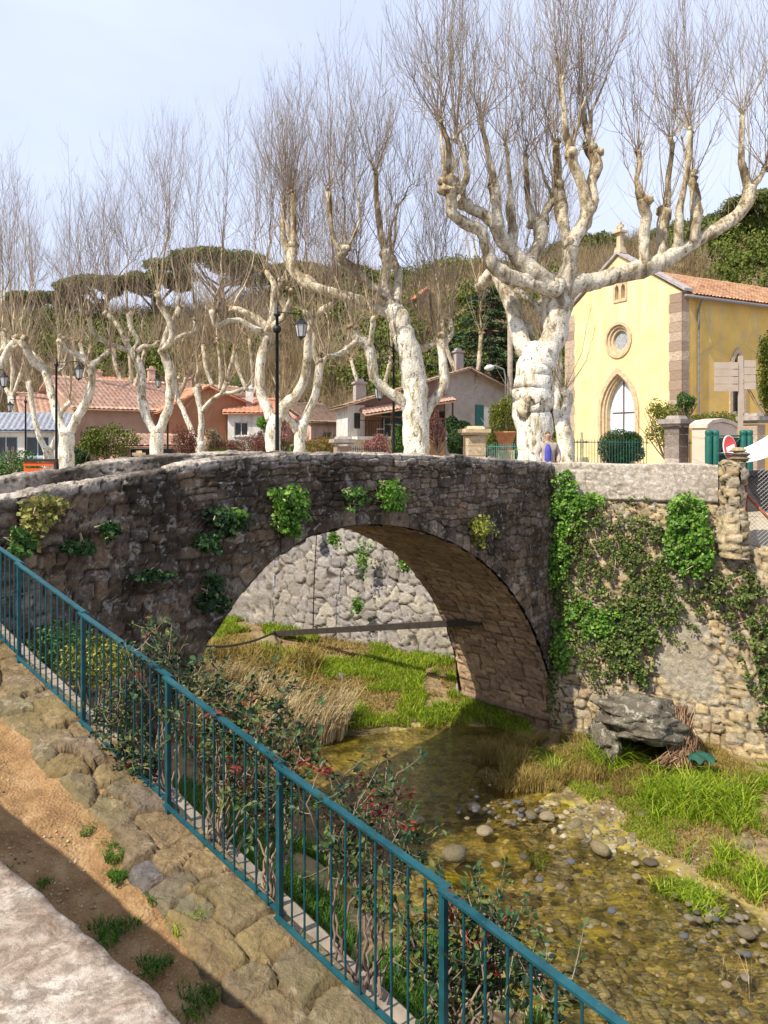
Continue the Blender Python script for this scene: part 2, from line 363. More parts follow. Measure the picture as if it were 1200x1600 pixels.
# barrel of the arch
def barrel_fn(U, V):
    s = U; V = V-.03*np.maximum(-1.2-np.interp(s, ss, az_s), 0)*(1-V/BW)*.6+.012; t = np.interp(s, ss, at_s); z = np.interp(s, ss, az_s)
    tx = np.interp(s, ss, np.gradient(at_s, ss)); tz = np.interp(s, ss, np.gradient(az_s, ss)); l = np.hypot(tx, tz)
    P = ptw(t, -V, z); nt, nz = tz/l, -tx/l
    N = np.stack([BU[0]*nt, BU[1]*nt, nz], -1); return P+N*.03, N
U, V = grid(0, ss[-1]*.999, 0, BW+.02, .04)
mb = MB(); stone_surface(mb, barrel_fn, U, V, course_seeds(-1, BW+1, -1, ss[-1]+1, (.16, .30), (.25, .6), .2, 8)[:, [1, 0, 3, 2]], .04, .25, .012, .012, 5, 12)
mb.build('arch_barrel', MT['barrel'], bridge, True)
ox, oz = np.gradient(at_s), np.gradient(az_s); ol = np.hypot(ox, oz)
mb = MB()
for o_ in (-.07, -BW+.07):
    A_ = ptw(at_s+oz/ol*.03, o_, az_s-ox/ol*.03); B_ = ptw(at_s-oz/ol*.9, o_, np.minimum(az_s+ox/ol*.9, ztop(at_s)-.1)); A_[:, 2] = az_s-ox/ol*.0; i = np.arange(len(at_s)-1); mb.add(np.concatenate([A_, B_]), np.stack([i, i+1, i+1+len(at_s), i+len(at_s)], 1), a=[(.3, .3, 0)]*(2*len(at_s)))
mb.build('arch_backing', MT['bridge'], bridge)
# ledge along the foot of the right pier
tL = at_s[0]+.12; mb = MB()
P = np.stack([ptw(np.array(tL+.02*math.sin(k)), -v, np.array(-6.32)) for k, v in enumerate(np.linspace(-.02, BW+.02, 12))])
mb.tube(P, .085, 8, a=.7, jit=.3); mb.build('ledge', MT['barrel'], bridge, True)
# deck
tt = np.linspace(-.5, 14.5, 40); zd = ztop(tt)-.95; A = ptw(tt, -.2, zd); B = ptw(tt, -BW+.2, zd)
mb = MB(); i = np.arange(39); mb.add(np.concatenate([A, B]), np.stack([i, i+1, i+41, i+40], 1)); 
mb.build('deck', m_flat('worn_paving', (.32, .28, .23), .9, .3, 4), bridge)
# ---------------------------------------------------------------- right bank wall with its parapet
RD = np.array([.9099, -.4149]); RN = np.array([-.4149, -.9099])
def wall_fn(P0, D, Nn, batter=.07, zref=-1.25, lip=0.0, top=None, thick=.4):
    P0 = np.array(P0); D = np.array(D); Nn = np.array(Nn)
    def fn(U, V):
        zt = top(U) if top else 99+0*U
        a = np.clip(V-zt, 0, thick); z = np.minimum(V, zt)
        out = batter*np.maximum(zref-z, 0)+lip*sm((z-zref)/.03)-a
        c = np.clip(V-zt-thick, 0, 9)
        P = np.stack([P0[0]+D[0]*U+Nn[0]*out, P0[1]+D[1]*U+Nn[1]*out, z-c], -1)
        f = sm((V-zt+.06)/.12); g = sm((V-zt-thick+.06)/.12)
        N = np.stack([Nn[0]*((1-f)-g), Nn[1]*((1-f)-g), f*(1-g)], -1); return P, unit(N+1e-6)
    return fn
def col_grid(u0, u1, v0, vtop, res):
    n = max(2, int((u1-u0)/res)+1); u = np.linspace(u0, u1, n); vt = vtop(u); m = int((vt.max()-v0)/res)+1; k = np.linspace(0, 1, m)
    return np.repeat(u[:, None], m, 1), v0+(vt-v0)[:, None]*k[None, :]
rwall = empty('river_wall', (5.5, 17, -7), 'sunlit ochre rubble river wall grown with ivy, right of the bridge', 'wall')
def rtop(u): return -.42+.02*np.sin(u*3.1)-.0*u
mb = MB(); U, V = col_grid(-.05, 3.78, -7.3, lambda u: -1.24+0*u, .035)
sd_ = course_seeds(-1, 9, -7.5, 1.5, (.10, .24), (.13, .42), .5, 21); sd2 = free_seeds(-1, 9, -7.5, -1, .2, 22)
sd_ = np.concatenate([sd_[sd_[:, 1] < -4.6], sd2[(sd2[:, 1] > -4.6)], sd_[sd_[:, 1] > -1.3]])
def plaster(U, V):  # smooth sloping render patch
    x = (U-2.75+.35*(V+4.6)); return sm((1.0-np.abs(x)/.75)*2)*sm((V+5.6)/.5)*sm((-2.9-V)/.5)
stone_surface(mb, wall_fn(BP, RD, RN, .08), U, V, sd_, .05, .35, .022, .022, 4, 31, plaster(U, V), True)
mb.build('lower_wall', MT['lit'], rwall, True)
mb = MB(); U, V = col_grid(-.12, 3.45, -1.25, lambda u: rtop(u)+.4+.9, .035)
stone_surface(mb, wall_fn(BP, RD, RN, .0, -1.25, .05, rtop, .4), U, V, sd_, .022, .30, .010, .014, 4, 33, .6*sm((fbm(U*1.5, V*1.5, 77, 3)-.40)/.25), True)
mb.build('parapet', MT['cope'], rwall, True)
# broken end pier of the parapet
mb = MB(); e0 = BP+RD*3.42
U, V = grid(0, 1.5, -2.35, -.36, .04)
def pier_fn(U, V):
    an = (U/1.5)*2*math.pi; r = .30+.09*np.cos(an*2)+.1*sm((-1.2-V)/.8)+.06*(fbm(U*3, V*2.5, 4, 3)-.5)
    cx, cy = BP+RD*3.72+RN*.08
    P = np.stack([cx+np.sin(an)*r*1.0, cy-np.cos(an)*r*.9-.0, V], -1); return P, np.stack([np.sin(an), -np.cos(an), 0*an], -1)
stone_surface(mb, pier_fn, U, V, free_seeds(-.5, 2, -3, 0, .24, 9), .05, .35, .025, .045, 3, 35)
U, V = grid(0, 1, 0, .999, .08)
def cap_fn(U, V):
    P, N = pier_fn(U*1.5, -.36+0*V); c = np.array([*(BP+RD*3.72+RN*.08), -.33]); return P*(1-V[..., None])+c*V[..., None], np.stack([0*U, 0*U, 1+0*U], -1)
stone_surface(mb, cap_fn, U, V, free_seeds(-.5, 2, -1, 1.5, .4, 9), .03, .3, .03, .03, 4, 36, flip=False)
mb.build('broken_pier', MT['lit'], rwall, True)
# low wall carrying on to the right
def ltop(u): return -2.13+.02*np.sin(u*2.3)
mb = MB(); U, V = col_grid(3.6, 8.5, -7.3, lambda u: ltop(u)+.4, .045)
stone_surface(mb, wall_fn(BP, RD, RN, .10, -1.25, 0, ltop, .4), U, V, sd_, .05, .35, .022, .022, 4, 41, None, True)
mb.build('low_wall', MT['lit'], rwall, True)
# ---------------------------------------------------------------- river wall seen through the arch
fw = empty('retaining_wall', (0, 23.3, -6), 'grey polygonal stone retaining wall lit by the sun, seen through the arch', 'wall')
def seg_wall(mb, a, b, z0, z1, res, seeds, flip=True):
    a = np.array(a, float); b = np.array(b, float); L_ = np.linalg.norm(b-a); D = (b-a)/L_; Nn = np.array([D[1], -D[0]])
    U, V = col_grid(0, L_, z0, lambda u: z1+0*u, res); stone_surface(mb, wall_fn(a, D, Nn, .05), U, V, seeds, .07, .22, .022, .007, 2.6, 51, None, flip)
mb = MB(); fs = free_seeds(-1, 10, -8, 0, .40, 61)
seg_wall(mb, (-3.5, 24.9), (2.5, 22.2), -7.2, G, .045, fs); seg_wall(mb, (-12, 28.5), (-3.5, 24.9), -7.2, G, .12, fs); seg_wall(mb, (2.5, 22.2), (2.16, 19.6), -7.2, G, .08, fs)
mb.build('wall_face', MT['farw'], fw, True)
# ---------------------------------------------------------------- terrain
E = np.array([-.7095, .7046]); Nn = np.array([-.7046, -.7095]); F0 = np.array([-.618, 4.55])
def zpath(t): return -2.88+.178*t
def PT(t, s, z): return np.stack([F0[0]+E[0]*t+Nn[0]*s, F0[1]+E[1]*t+Nn[1]*s, z+0*t], -1)
water_poly = np.array([(9, 3), (5, 6.2), (2.4, 8.7), (-.4, 11.4), (-2.3, 13.6), (-3.7, 16.2), (-.9, 17.75), (1.7, 18.35), (2.6, 18.2), (3.3, 17.3), (2.9, 16.2), (3.6, 14.3), (4.2, 12.7), (5.3, 10.9), (6.6, 9.0), (14, 3)])
def sdist(x, y):
    x = np.asarray(x); y = np.asarray(y); d = np.full(x.shape, 1e9); ins = np.zeros(x.shape, bool); n = len(water_poly)
    for i in range(n):
        a = water_poly[i]; b = water_poly[(i+1) % n]; e = b-a
        h = np.clip(((x-a[0])*e[0]+(y-a[1])*e[1])/(e@e), 0, 1); d = np.minimum(d, np.hypot(x-a[0]-h*e[0], y-a[1]-h*e[1]))
        c = ((a[1] > y) != (b[1] > y)) & (x < (b[0]-a[0])*(y-a[1])/(b[1]-a[1]+1e-12)+a[0]); ins ^= c
    return np.where(ins, -d, d)
def bed(x, y):
    x = np.asarray(x, float); y = np.asarray(y, float)
    d = sdist(x, y)+(fbm(x*.9, y*.9, 3, 3)-.5)*.9
    q = (x+y-3.93)/1.4142; s = y-x
    left = (q < 9.0)&(x+y < 17)
    k = np.where(left, .16+.50*sm((s-10)/3.5), .055)
    k = np.where((y > 17.2) & ~((q < 6.5)), .10, k)
    up = np.maximum(d, 0)*k+.10*sm(d/.5)
    cap = np.where(left, np.minimum(zpath((y-4.55)/.7046)-.45, -2.3), -5.5)
    z = np.where(d > 0, WATER+up, WATER-np.minimum(.34, -d*.16))
    z = np.where(left, np.minimum(z, np.maximum(cap, -9)), np.minimum(z, -5.6))
    z = z+(fbm(x*2.2, y*2.2, 8, 4)-.5)*.10+(fbm(x*.6, y*.6, 18, 2)-.5)*.10
    # gravel bar across the stream
    z = z+.13*np.exp(-((x-2.0)/1.9)**2-((y-13.3-(x-2.0)*-.12)/.7)**2)
    return z
def bedm():
    t = NT('river_bed'); w = t.n('ShaderNodeTexVoronoi', Vector=t.mapp((1, 1, .3)), Scale=9.0, feature='F1'); v2 = t.n('ShaderNodeTexVoronoi', Vector=t.mapp((1, 1, .3)), Scale=22.0, feature='F1')
    st = t.ramp(w.outputs['Color'], [(0, (.06, .045, .02)), (.35, (.20, .15, .04)), (.6, (.12, .11, .03)), (.85, (.34, .27, .14)), (1, (.42, .38, .28))])
    st2 = t.ramp(v2.outputs['Color'], [(0, (.10, .08, .04)), (.5, (.2, .16, .07)), (1, (.32, .28, .2))])
    c = t.mix(t.ramp(t.noise(1.1, 3), [(.4, 0), (.6, 1)]), st, st2)
    c = t.mix(t.ramp(t.noise(.8, 5, None, .6), [(.42, 0), (.62, .8)]), c, (.20, .17, .015))
    c = t.mix(1, c, t.ramp(t.noise(2.6, 5), [(.36, (.35, .35, .33)), (.62, (1.8, 1.75, 1.55))]), 'MULTIPLY')
    sep = t.n('ShaderNodeSeparateXYZ', Vector=t.co); earth = t.ramp(t.noise(3, 5), [(.3, (.15, .10, .05)), (.55, (.24, .17, .09)), (.75, (.20, .20, .06))])
    c = t.mix(t.ramp(t.n('ShaderNodeMapRange', Value=sep.outputs[2], **{'From Min': WATER-.02, 'From Max': WATER+.12}).outputs[0], [(0, 0), (1, 1)]), c, earth)
    nr = t.bump(w.outputs['Distance'], .8, .05); return t.fin(c, .85, nr, .2)
xs = np.concatenate([np.arange(-16, -5, .25), np.arange(-5, 9, .07), np.arange(9, 16, .3)]); ys = np.concatenate([np.arange(2, 8, .12), np.arange(8, 19, .07), np.arange(19, 30, .12)])
X, Y = np.meshgrid(xs, ys, indexing='ij'); Z = bed(X, Y)
Z = np.where((X+Y-3.93)/1.4142 < .62, np.minimum(Z, -6.0), Z)
nx, ny = X.shape; i = (np.arange(nx-1)[:, None]*ny+np.arange(ny-1)[None, :]).ravel()
mb = MB(); mb.add(np.stack([X, Y, Z], -1), np.stack([i, i+ny, i+ny+1, i+1], 1)); mb.build('riverbed', bedm(), None, True, kind='structure')
# water
def waterm():
    t = NT('stream_water'); v = t.mapp((1.5, 5.0, 1), (0, 0, rad(30))); n1 = t.noise(1.6, 5, v, .3, .65); v2 = t.mapp((3, 9, 1), (0, 0, rad(38))); n2 = t.noise(3.0, 3, v2, .4)
    calm = t.ramp(t.noise(.35, 2), [(.35, .25), (.65, 1)])
    h = t.math('MULTIPLY', t.math('ADD', n1, t.math('MULTIPLY', n2, .35)), calm)
    b = t.bump(h, .55, .10)
    gl = t.n('ShaderNodeBsdfGlossy', Roughness=.03, Normal=b); gl.inputs['Color'].default_value = (1, 1, 1, 1)
    tr = t.n('ShaderNodeBsdfRefraction', Roughness=.02, IOR=1.05, Normal=b); tr.inputs['Color'].default_value = (.72, .66, .42, 1)
    tp = t.n('ShaderNodeBsdfTransparent'); tp.inputs['Color'].default_value = (.86, .82, .60, 1)
    fr = t.n('ShaderNodeFresnel', IOR=1.42, Normal=b); mx = t.n('ShaderNodeMixShader', Fac=fr.outputs[0])
    t.t.links.new(tp.outputs[0], mx.inputs[1]); t.t.links.new(gl.outputs[0], mx.inputs[2]); t.t.links.new(mx.outputs[0], t.o.inputs[0]); return t.m
X, Y = np.meshgrid(np.linspace(-16, 16, 3), np.linspace(2, 26, 3), indexing='ij'); i = np.array([0, 1, 3, 4])
mb = MB(); mb.add(np.stack([X, Y, WATER+0*X], -1), np.stack([i, i+3, i+4, i+1], 1)); mb.build('stream_water', waterm(), None, kind='structure')
# town ground behind the river: one sheet to the foot of the hills and beyond
gm = NT('gravel_square'); gc = gm.ramp(gm.noise(.7, 6), [(.3, (.30, .25, .18)), (.6, (.38, .33, .25)), (.75, (.22, .23, .10))]); gmat = gm.fin(gc, .95, gm.bump(gm.noise(30, 3), .5, .02), .1)
def flat_poly(mb, poly, z):
    P = [Vector((*p, z)) for p in poly]; tri = tessellate_polygon([P]); V = np.array(P)
    fs = []
    for a in tri:
        n = np.cross(V[a[1]]-V[a[0]], V[a[2]]-V[a[0]]); fs.append(a if n[2] > 0 else a[::-1])
    mb.add(V, np.array(fs))
mb = MB(); flat_poly(mb, [(400, 19), (7.2, 19), (7.2, 16.9), (3.98, 18.2), (2.25, 19.6), (2.7, 22.3), (-3.4, 25.1), (-12, 28.7), (-40, 40), (-400, 150), (-400, 900), (400, 900)], G)
mb.build('ground', gmat, None, kind='structure')
mb = MB(); flat_poly(mb, [(-4.2, 9.0), (-12, 3), (-40, -10), (-400, -10), (-400, 100), (-40, 32), (-14, 22), (-6.5, 14)], -1.75); mb.build('left_bank_ground', gmat, None, kind='structure')
X, Y = np.meshgrid(np.linspace(7.2, 14, 20), np.linspace(0, 1, 12), indexing='ij'); yl = BP[1]+(X-BP[0])*RD[1]/RD[0]+.35; Y = yl+(19.3-yl)*Y
mb = MB(); Z = -2.2+(.82)*sm((Y-yl)/(19.2-yl))+.06*(fbm(X*2, Y*2)-.5); i = (np.arange(19)[:, None]*12+np.arange(11)[None, :]).ravel()
mb.add(np.stack([X, Y, Z], -1), np.stack([i, i+12, i+13, i+1], 1)); mb.build('bank_slope', gmat, None, True, kind='structure')
# hills
def ridge(px): return np.interp(px, [-500, -100, 60, 200, 330, 430, 520, 620, 720, 850, 1000, 1100, 1200, 1500], [520, 500, 500, 505, 490, 470, 440, 450, 425, 418, 395, 372, 360, 330])
def hill_z(x, y):
    px = 600+F*x/np.maximum(y, 30); top = (HZ-ridge(px))/F*84
    u = sm((y-50)/34); return G-.05+(top-G)*u**1.15+(fbm(x*.08, y*.08, 5, 4)-.5)*2.2*sm((y-50)/12)-.10*np.maximum(y-84, 0)
X, Y = np.meshgrid(np.linspace(-110, 150, 200), np.linspace(49, 190, 110), indexing='ij'); Z = hill_z(X, Y); i = (np.arange(199)[:, None]*110+np.arange(109)[None, :]).ravel()
hm = NT('hill_scrub_soil'); hc = hm.ramp(hm.noise(.35, 7, None, .5), [(.3, (.10, .08, .035)), (.5, (.20, .15, .08)), (.62, (.24, .18, .11)), (.75, (.09, .10, .03))])
mb = MB(); mb.add(np.stack([X, Y, Z], -1), np.stack([i, i+110, i+111, i+1], 1)); mb.build('hills', hm.fin(hc, 1, hm.bump(hm.noise(2, 6), 1, .4), .05), None, True, kind='structure')
# ramp path, kerbs, wall beside the photographer
pm = NT('path_dirt'); pc = pm.ramp(pm.noise(5, 7, None, .2, .65), [(.25, (.13, .075, .035)), (.5, (.26, .155, .072)), (.72, (.37, .25, .13))])
pw = pm.mix(.035, pm.co, pm.n('ShaderNodeTexNoise', Vector=pm.co, Scale=9.0, Detail=4).outputs['Color']); vo = pm.n('ShaderNodeTexVoronoi', Vector=pw, Scale=46.0); pc = pm.mix(pm.ramp(vo.outputs['Distance'], [(.16, .6), (.30, 0)]), pc, pm.ramp(vo.outputs['Color'], [(0, (.20, .12, .06)), (1, (.52, .38, .24))]))
pnr = pm.bump(vo.outputs['Distance'], .6, -.02); pmat = pm.fin(pc, .95, pm.bump(pm.noise(60, 4), .6, .01, pnr), .1)
U, V = np.meshgrid(np.arange(-5, 9, .03), np.arange(.22, 3.2, .03), indexing='ij')
Zp = zpath(U)-.05*sm((V-.4)/.3)+(fbm(U*1.6, V*1.6, 4, 4)-.5)*.12+(fbm(U*16, V*16, 14, 3)-.5)*.035
P = PT(U, V, 0); P[..., 2] = Zp; nv = U.shape[1]; i = (np.arange(U.shape[0]-1)[:, None]*nv+np.arange(nv-1)[None, :]).ravel()
mb = MB(); mb.add(P, np.stack([i, i+nv, i+nv+1, i+1], 1)); mb.build('path', pmat, None, True, kind='structure')
def kerb_fn(U, V):
    P = PT(U, V, 0); e = .44+.10*(fbm(U*2.2, 0*U, 6, 3)-.5)*2
    h = .045+.035*(fbm(U*1.3, V*1.3, 2, 2)-.5)-.16*sm((V-e)/.10)
    P[..., 2] = zpath(U)+h; s = sm((V-.40)/.2)*.7; N = np.stack([Nn[0]*s, Nn[1]*s, 1-s*.3], -1); return P, unit(N)
U, V = np.meshgrid(np.arange(-5, 9, .018), np.arange(-.08, .72, .018), indexing='ij')
R = np.random.default_rng(3); S = []; u = -5.5
while u < 9.5:
    w = R.uniform(.16, .42); S.append((u+w/2, .40+R.normal()*.06, w, R.uniform(.22, .38))); u += w*.97
u = -5.5
while u < 9.5:
    w = R.uniform(.2, .55); S.append((u+w/2, .10+R.normal()*.06, w, R.uniform(.2, .4))); u += w*.8
mb = MB(); stone_surface(mb, kerb_fn, U, V, np.array(S), .055, .16, .018, .012, 4.0, 71, .5*sm((fbm(U*2.2, V*4, 55, 3)-.58)/.10), flip=False, warp=.09)
mb.build('kerb', MT['kerb'], None, True, kind='structure')
om = m_flat('outer_coping', (.24, .20, .155), .9, .3, 7, .6)
U, V = np.meshgrid(np.arange(-5, 9, .06), np.array([-.27, -.265, -.255, -.2, -.15, -.085, -.08]), indexing='ij')
P = PT(U, V, 0); P[..., 2] = zpath(U)-.06+(fbm(U*3, V*6, 5, 3)-.5)*.03; P[:, 0, 2] = -7; nv = 7; i = (np.arange(U.shape[0]-1)[:, None]*nv+np.arange(nv-1)[None, :]).ravel()
mb = MB(); mb.add(P, np.stack([i, i+nv, i+nv+1, i+1], 1)); mb.build('quay_edge', om, None, True, kind='structure')
# parapet beside the camera
Q0 = np.array([-.2693, .9945]); QD = np.array([-.7256, .688]); QN = np.array([.688, .7256])
def near_fn(U, V):
    a = np.clip(V, 0, .42); c = np.clip(V-.42, 0, 9); b = np.clip(-V, 0, 9)
    out = .012*(fbm(U*5, 0*U, 8, 3)-.5)*2-a; z = -.75-b-c
    P = np.stack([Q0[0]+QD[0]*U+QN[0]*out, Q0[1]+QD[1]*U+QN[1]*out, z], -1); f = sm((V+.03)/.06); g = sm((V-.39)/.06)
    return P, unit(np.stack([QN[0]*((1-f)-g), QN[1]*((1-f)-g), f*(1-g)], -1)+1e-6)
t = NT('near_parapet_stone'); c = t.ramp(t.noise(9, 10, None, .7, .72), [(.34, (.16, .11, .075)), (.43, (.36, .28, .22)), (.5, (.46, .385, .31)), (.62, (.66, .60, .51))])
c = t.mix(t.ramp(t.noise(38, 8, None, .4, .7), [(.42, .75), (.56, 0)]), c, (.20, .15, .11))
nm = t.fin(c, .95, t.bump(t.noise(45, 8, None, 0, .75), .9, .01, t.bump(t.noise(10, 6), .7, .03)), .1)
npar = MB(); U, V = np.meshgrid(np.arange(-3, 9, .03), np.concatenate([np.arange(-3.2, -.1, .1), np.arange(-.1, .55, .02), np.arange(.6, 1.4, .2)]), indexing='ij')
stone_surface(npar, near_fn, U, V, course_seeds(-4, 10, -4, 2, (.3, .5), (.7, 1.3), .1, 5), .006, .08, .003, .006, 4, 81, warp=.02)
npar.build('parapet_wall', nm, None, True, 'pale weathered stone parapet at the lower left, beside the ramp path', 'wall', loc=(Q0[0], Q0[1], -3))
X = np.array([Q0+QD*a-QN*b for a, b in ((-4, .35), (10, .35), (10, 8), (-4, 8))]); mb = MB(); mb.add(np.c_[X, np.full(4, -1.62)], [(0, 3, 2, 1)], a=.5); mb.build('terrace', gmat, None, kind='structure')
# ---------------------------------------------------------------- plane trees
t = NT('plane_bark'); A = t.attr(); v = t.mapp((1, 1, .45)); s1 = t.noise(3.2, 6, v, .6, .6); s2 = t.noise(11, 5, v, .3)
c = t.ramp(s1, [(.36, (.30, .24, .15)), (.42, (.56, .50, .37)), (.50, (.74, .70, .59)), (.62, (.77, .735, .65))])
c2 = t.ramp(s1, [(.36, (.11, .075, .035)), (.46, (.25, .18, .095)), (.53, (.46, .37, .23)), (.66, (.64, .56, .41))])
c = t.mix(A[0], c2, c)
c = t.mix(t.ramp(s2, [(.34, .9), (.42, 0)]), c, (.13, .09, .055)); c = t.mix(t.ramp(t.noise(26, 3, t.mapp((.5, .5, 1.6))), [(.36, .8), (.42, 0)]), c, (.20, .15, .09))
MT['bark'] = t.fin(c, .85, t.bump(s2, .8, .06, t.bump(t.noise(30, 5), .8, .02)), .15)
t = NT('young_shoots'); A = t.attr(); MT['twig'] = t.fin(t.ramp(A[0], [(0, (.19, .145, .115)), (.5, (.34, .26, .175)), (1, (.50, .40, .25))]), .8, None, .1)
UP = np.array([0, 0, 1.])
def catmull(P, n=5):
    P = np.asarray(P, float); Q = np.vstack([2*P[0]-P[1], P, 2*P[-1]-P[-2]]); out = []
    for i in range(1, len(Q)-2):
        for k in range(n):
            s = k/n; out.append(.5*((2*Q[i])+(-Q[i-1]+Q[i+1])*s+(2*Q[i-1]-5*Q[i]+4*Q[i+1]-Q[i+2])*s*s+(-Q[i-1]+3*Q[i]-3*Q[i+1]+Q[i+2])*s**3))
    out.append(Q[-2]); return np.array(out)
def shoots(P0, D, L_, r0, K=6, curve=.5, wig=.03):
    N = len(P0); s = np.linspace(0, 1, K)[None, :, None]; L3 = L_[:, None, None]
    P = P0[:, None, :]+L3*(D[:, None, :]*s*(1-curve*.5*s)+UP*curve*.5*s*s)
    P = P+rng.normal(size=P.shape)*wig*L3*s*.5
    R = r0[:, None]*(1-.78*np.linspace(0, 1, K)[None, :]); return P, R
def rdirs(n, lo, hi):
    az = rng.random(n)*2*math.pi; el = lo+(hi-lo)*rng.random(n)
    return np.stack([np.sin(el)*np.cos(az), np.sin(el)*np.sin(az), np.cos(el)], 1)
def feather(mt, P, l, r, side):
    """ascending side shoots all along every leader, shorter towards the tip"""
    n = len(P); m = side*n; idx = rng.integers(0, n, m); s = .10+.82*rng.random(m)**.9; K1 = P.shape[1]-1; k = s*K1; k0 = np.minimum(k.astype(int), K1-1); f = (k-k0)[:, None]
    S0 = P[idx, k0]*(1-f)+P[idx, k0+1]*f; T = unit(P[idx, k0+1]-P[idx, k0]); q = rng.normal(size=(m, 3)); q = unit(q-T*np.sum(q*T, 1, keepdims=True)); an = rng.uniform(.45, .85, m)[:, None]
    L2 = l[idx]*(.18+.55*(1-s))*rng.uniform(.5, 1.1, m); P2, R2 = shoots(S0, T*np.cos(an)+q*np.sin(an), L2, np.full(m, r*.55)*(1-.4*s), 5, .85, .03)
    mt.tubes(P2, R2, 3, a=.05+.4*rng.random(m)); return P2, L2
def broom(mt, node, n, L_, r, spread=(.05, 1.05), side=6):
    n = max(3, int(n*.62)); D = rdirs(n, *spread); el = np.arccos(D[:, 2])/spread[1]; D[0] = unit(UP+rng.normal(size=3)*.08); el[0] = 0; l = L_*(.75+.35*rng.random(n))*(1.12-.55*el)
    P, R = shoots(np.repeat(node[None], n, 0)+rng.normal(size=(n, 3))*[.05, .05, .18], D, l, np.full(n, r)*(.75+.4*rng.random(n)), 8, .62, .035)
    mt.tubes(P, R, 3, a=.12+.3*rng.random(n)); P2, L2 = feather(mt, P, l, r, side+5); k = rng.random(len(P2)) < .4; feather(mt, P2[k], L2[k], r*.7, 2)
def plane_tree(label, Y0, limbs, scale=1.0, pole=2.2, sl=4.2, nsh=14, side=8, poles=2, group='pollarded plane trees on the square', extra=()):
    bx, by = limbs[0][2][0][:2]; base = at(bx, by, Y0); base[2] = G
    e = empty('plane_tree', base, label, 'tree', group)
    mbk = MB(); mt = MB(); fac = Y0/F
    for li, (o0, o1, pl, *kind) in enumerate(limbs):
        kind = kind[0] if kind else 't'
        pl = np.array(pl, float); n = len(pl); Yk = Y0+np.linspace(o0, o1, n)
        P = np.stack([(pl[:, 0]-600)/F*Yk, Yk, (HZ-pl[:, 1])/F*Yk], 1); R = pl[:, 2]*Yk/F*((.86 if Y0 < 28 else .78) if li else .95)
        Q = catmull(np.c_[P, R], 5); P, R = Q[:, :3], np.maximum(Q[:, 3], .01)
        P[1:] += rng.normal(size=P[1:].shape)*.05*R[1:, None]
        if li > 0: R = R*(1+.30*np.maximum(0, fbm(P[:, 0]*1.2+li*3, P[:, 2]*1.2, li, 2)-.52)*2)
        else: R[:3] *= np.array([1.25, 1.1, 1.03])
        h = (P[:, 2]-G)/6; a = np.clip(1.25-.85*h+(.25 if li == 0 else 0), .0, 1)
        if kind == 'b': a = a*0+.03
        nn = 14 if R.max() > .3 else (10 if R.max() > .15 else 7)
        mbk.tube(P, R, nn, a=np.concatenate([np.repeat(a, nn), a[:1], a[-1:]]), jit=.24 if li == 0 else .4)
        tip = P[-1]; r = R[-1]
        if kind in 'tpkb':
            # knuckle
            for q in range({'t': 4, 'p': 2, 'k': 3, 'b': 2}[kind]):
                c = tip+rng.normal(size=3)*r*.55; rr = r*rng.uniform(.55, .95); rn = np.linspace(-1, 1, 6)
                mbk.tube(c+rn[:, None]*unit(rng.normal(size=3)+UP*.6)[None]*rr, rr*np.sqrt(np.maximum(0, 1-rn**2*.93)), 8, a=a[-1]*(.15 if kind != 'b' else 0), jit=1.1)
            if kind == 't':
                npk = poles if r*F/Y0 > 6 else 1
                for q in range(npk):
                    d = unit(UP+rng.normal(size=3)*np.array([.16, .16, 0])); l = pole*scale*rng.uniform(.7, 1.25)
                    s = np.linspace(0, 1, 7)[:, None]; PP = tip+d*s*l+rng.normal(size=3)*np.sin(s*3.1)*.07*l+rng.normal(size=(7, 3))*.015*l
                    mbk.tube(PP, np.linspace(max(.035, min(.075, r*.4)), .018, 7)*(1+(scale-1)*.5), 6, a=.05)
                    broom(mt, PP[-1], nsh, sl*scale, .0125, side=side)
                    if rng.random() < .6: broom(mt, PP[3], 4, sl*scale*.7, .012, (.3, .9), side=side-1)
            elif kind == 'p': broom(mt, tip, nsh+2, sl*scale, .0135, side=side)
        if kind in 'tpk':
            n = 5; D = rdirs(n, .05, .8); l1 = scale*(2.0+3.2*rng.random(n)); P1, R1 = shoots(np.repeat(tip[None], n, 0), D, l1, np.full(n, .018), 7, .9, .04); mt.tubes(P1, R1, 4, a=.3+.4*rng.random(n)); feather(mt, P1[:, 2:], l1*.8, .011, 7)
            n = 12; D = rdirs(n, .3, 1.5); P1, R1 = shoots(np.repeat(tip[None], n, 0), D, scale*(.5+1.6*rng.random(n)), np.full(n, .008), 6, .8, .05); mt.tubes(P1, R1, 3, a=.6+.4*rng.random(n))
        # water shoots along the limb
        if li > 0 and len(P) > 6:
            n = int(len(P)*.9); k = rng.integers(3, len(P), n); D = rdirs(n, .1, 1.2); P1, R1 = shoots(P[k]+D*R[k, None]*.8, D, scale*(.4+1.9*rng.random(n)**2), np.full(n, .007), 5, .7, .05); mt.tubes(P1, R1, 3, a=.6+.4*rng.random(n))
    mbk.build('trunk', MT['bark'], e, True); mt.build('crown', MT['twig'], e, True)
    return e
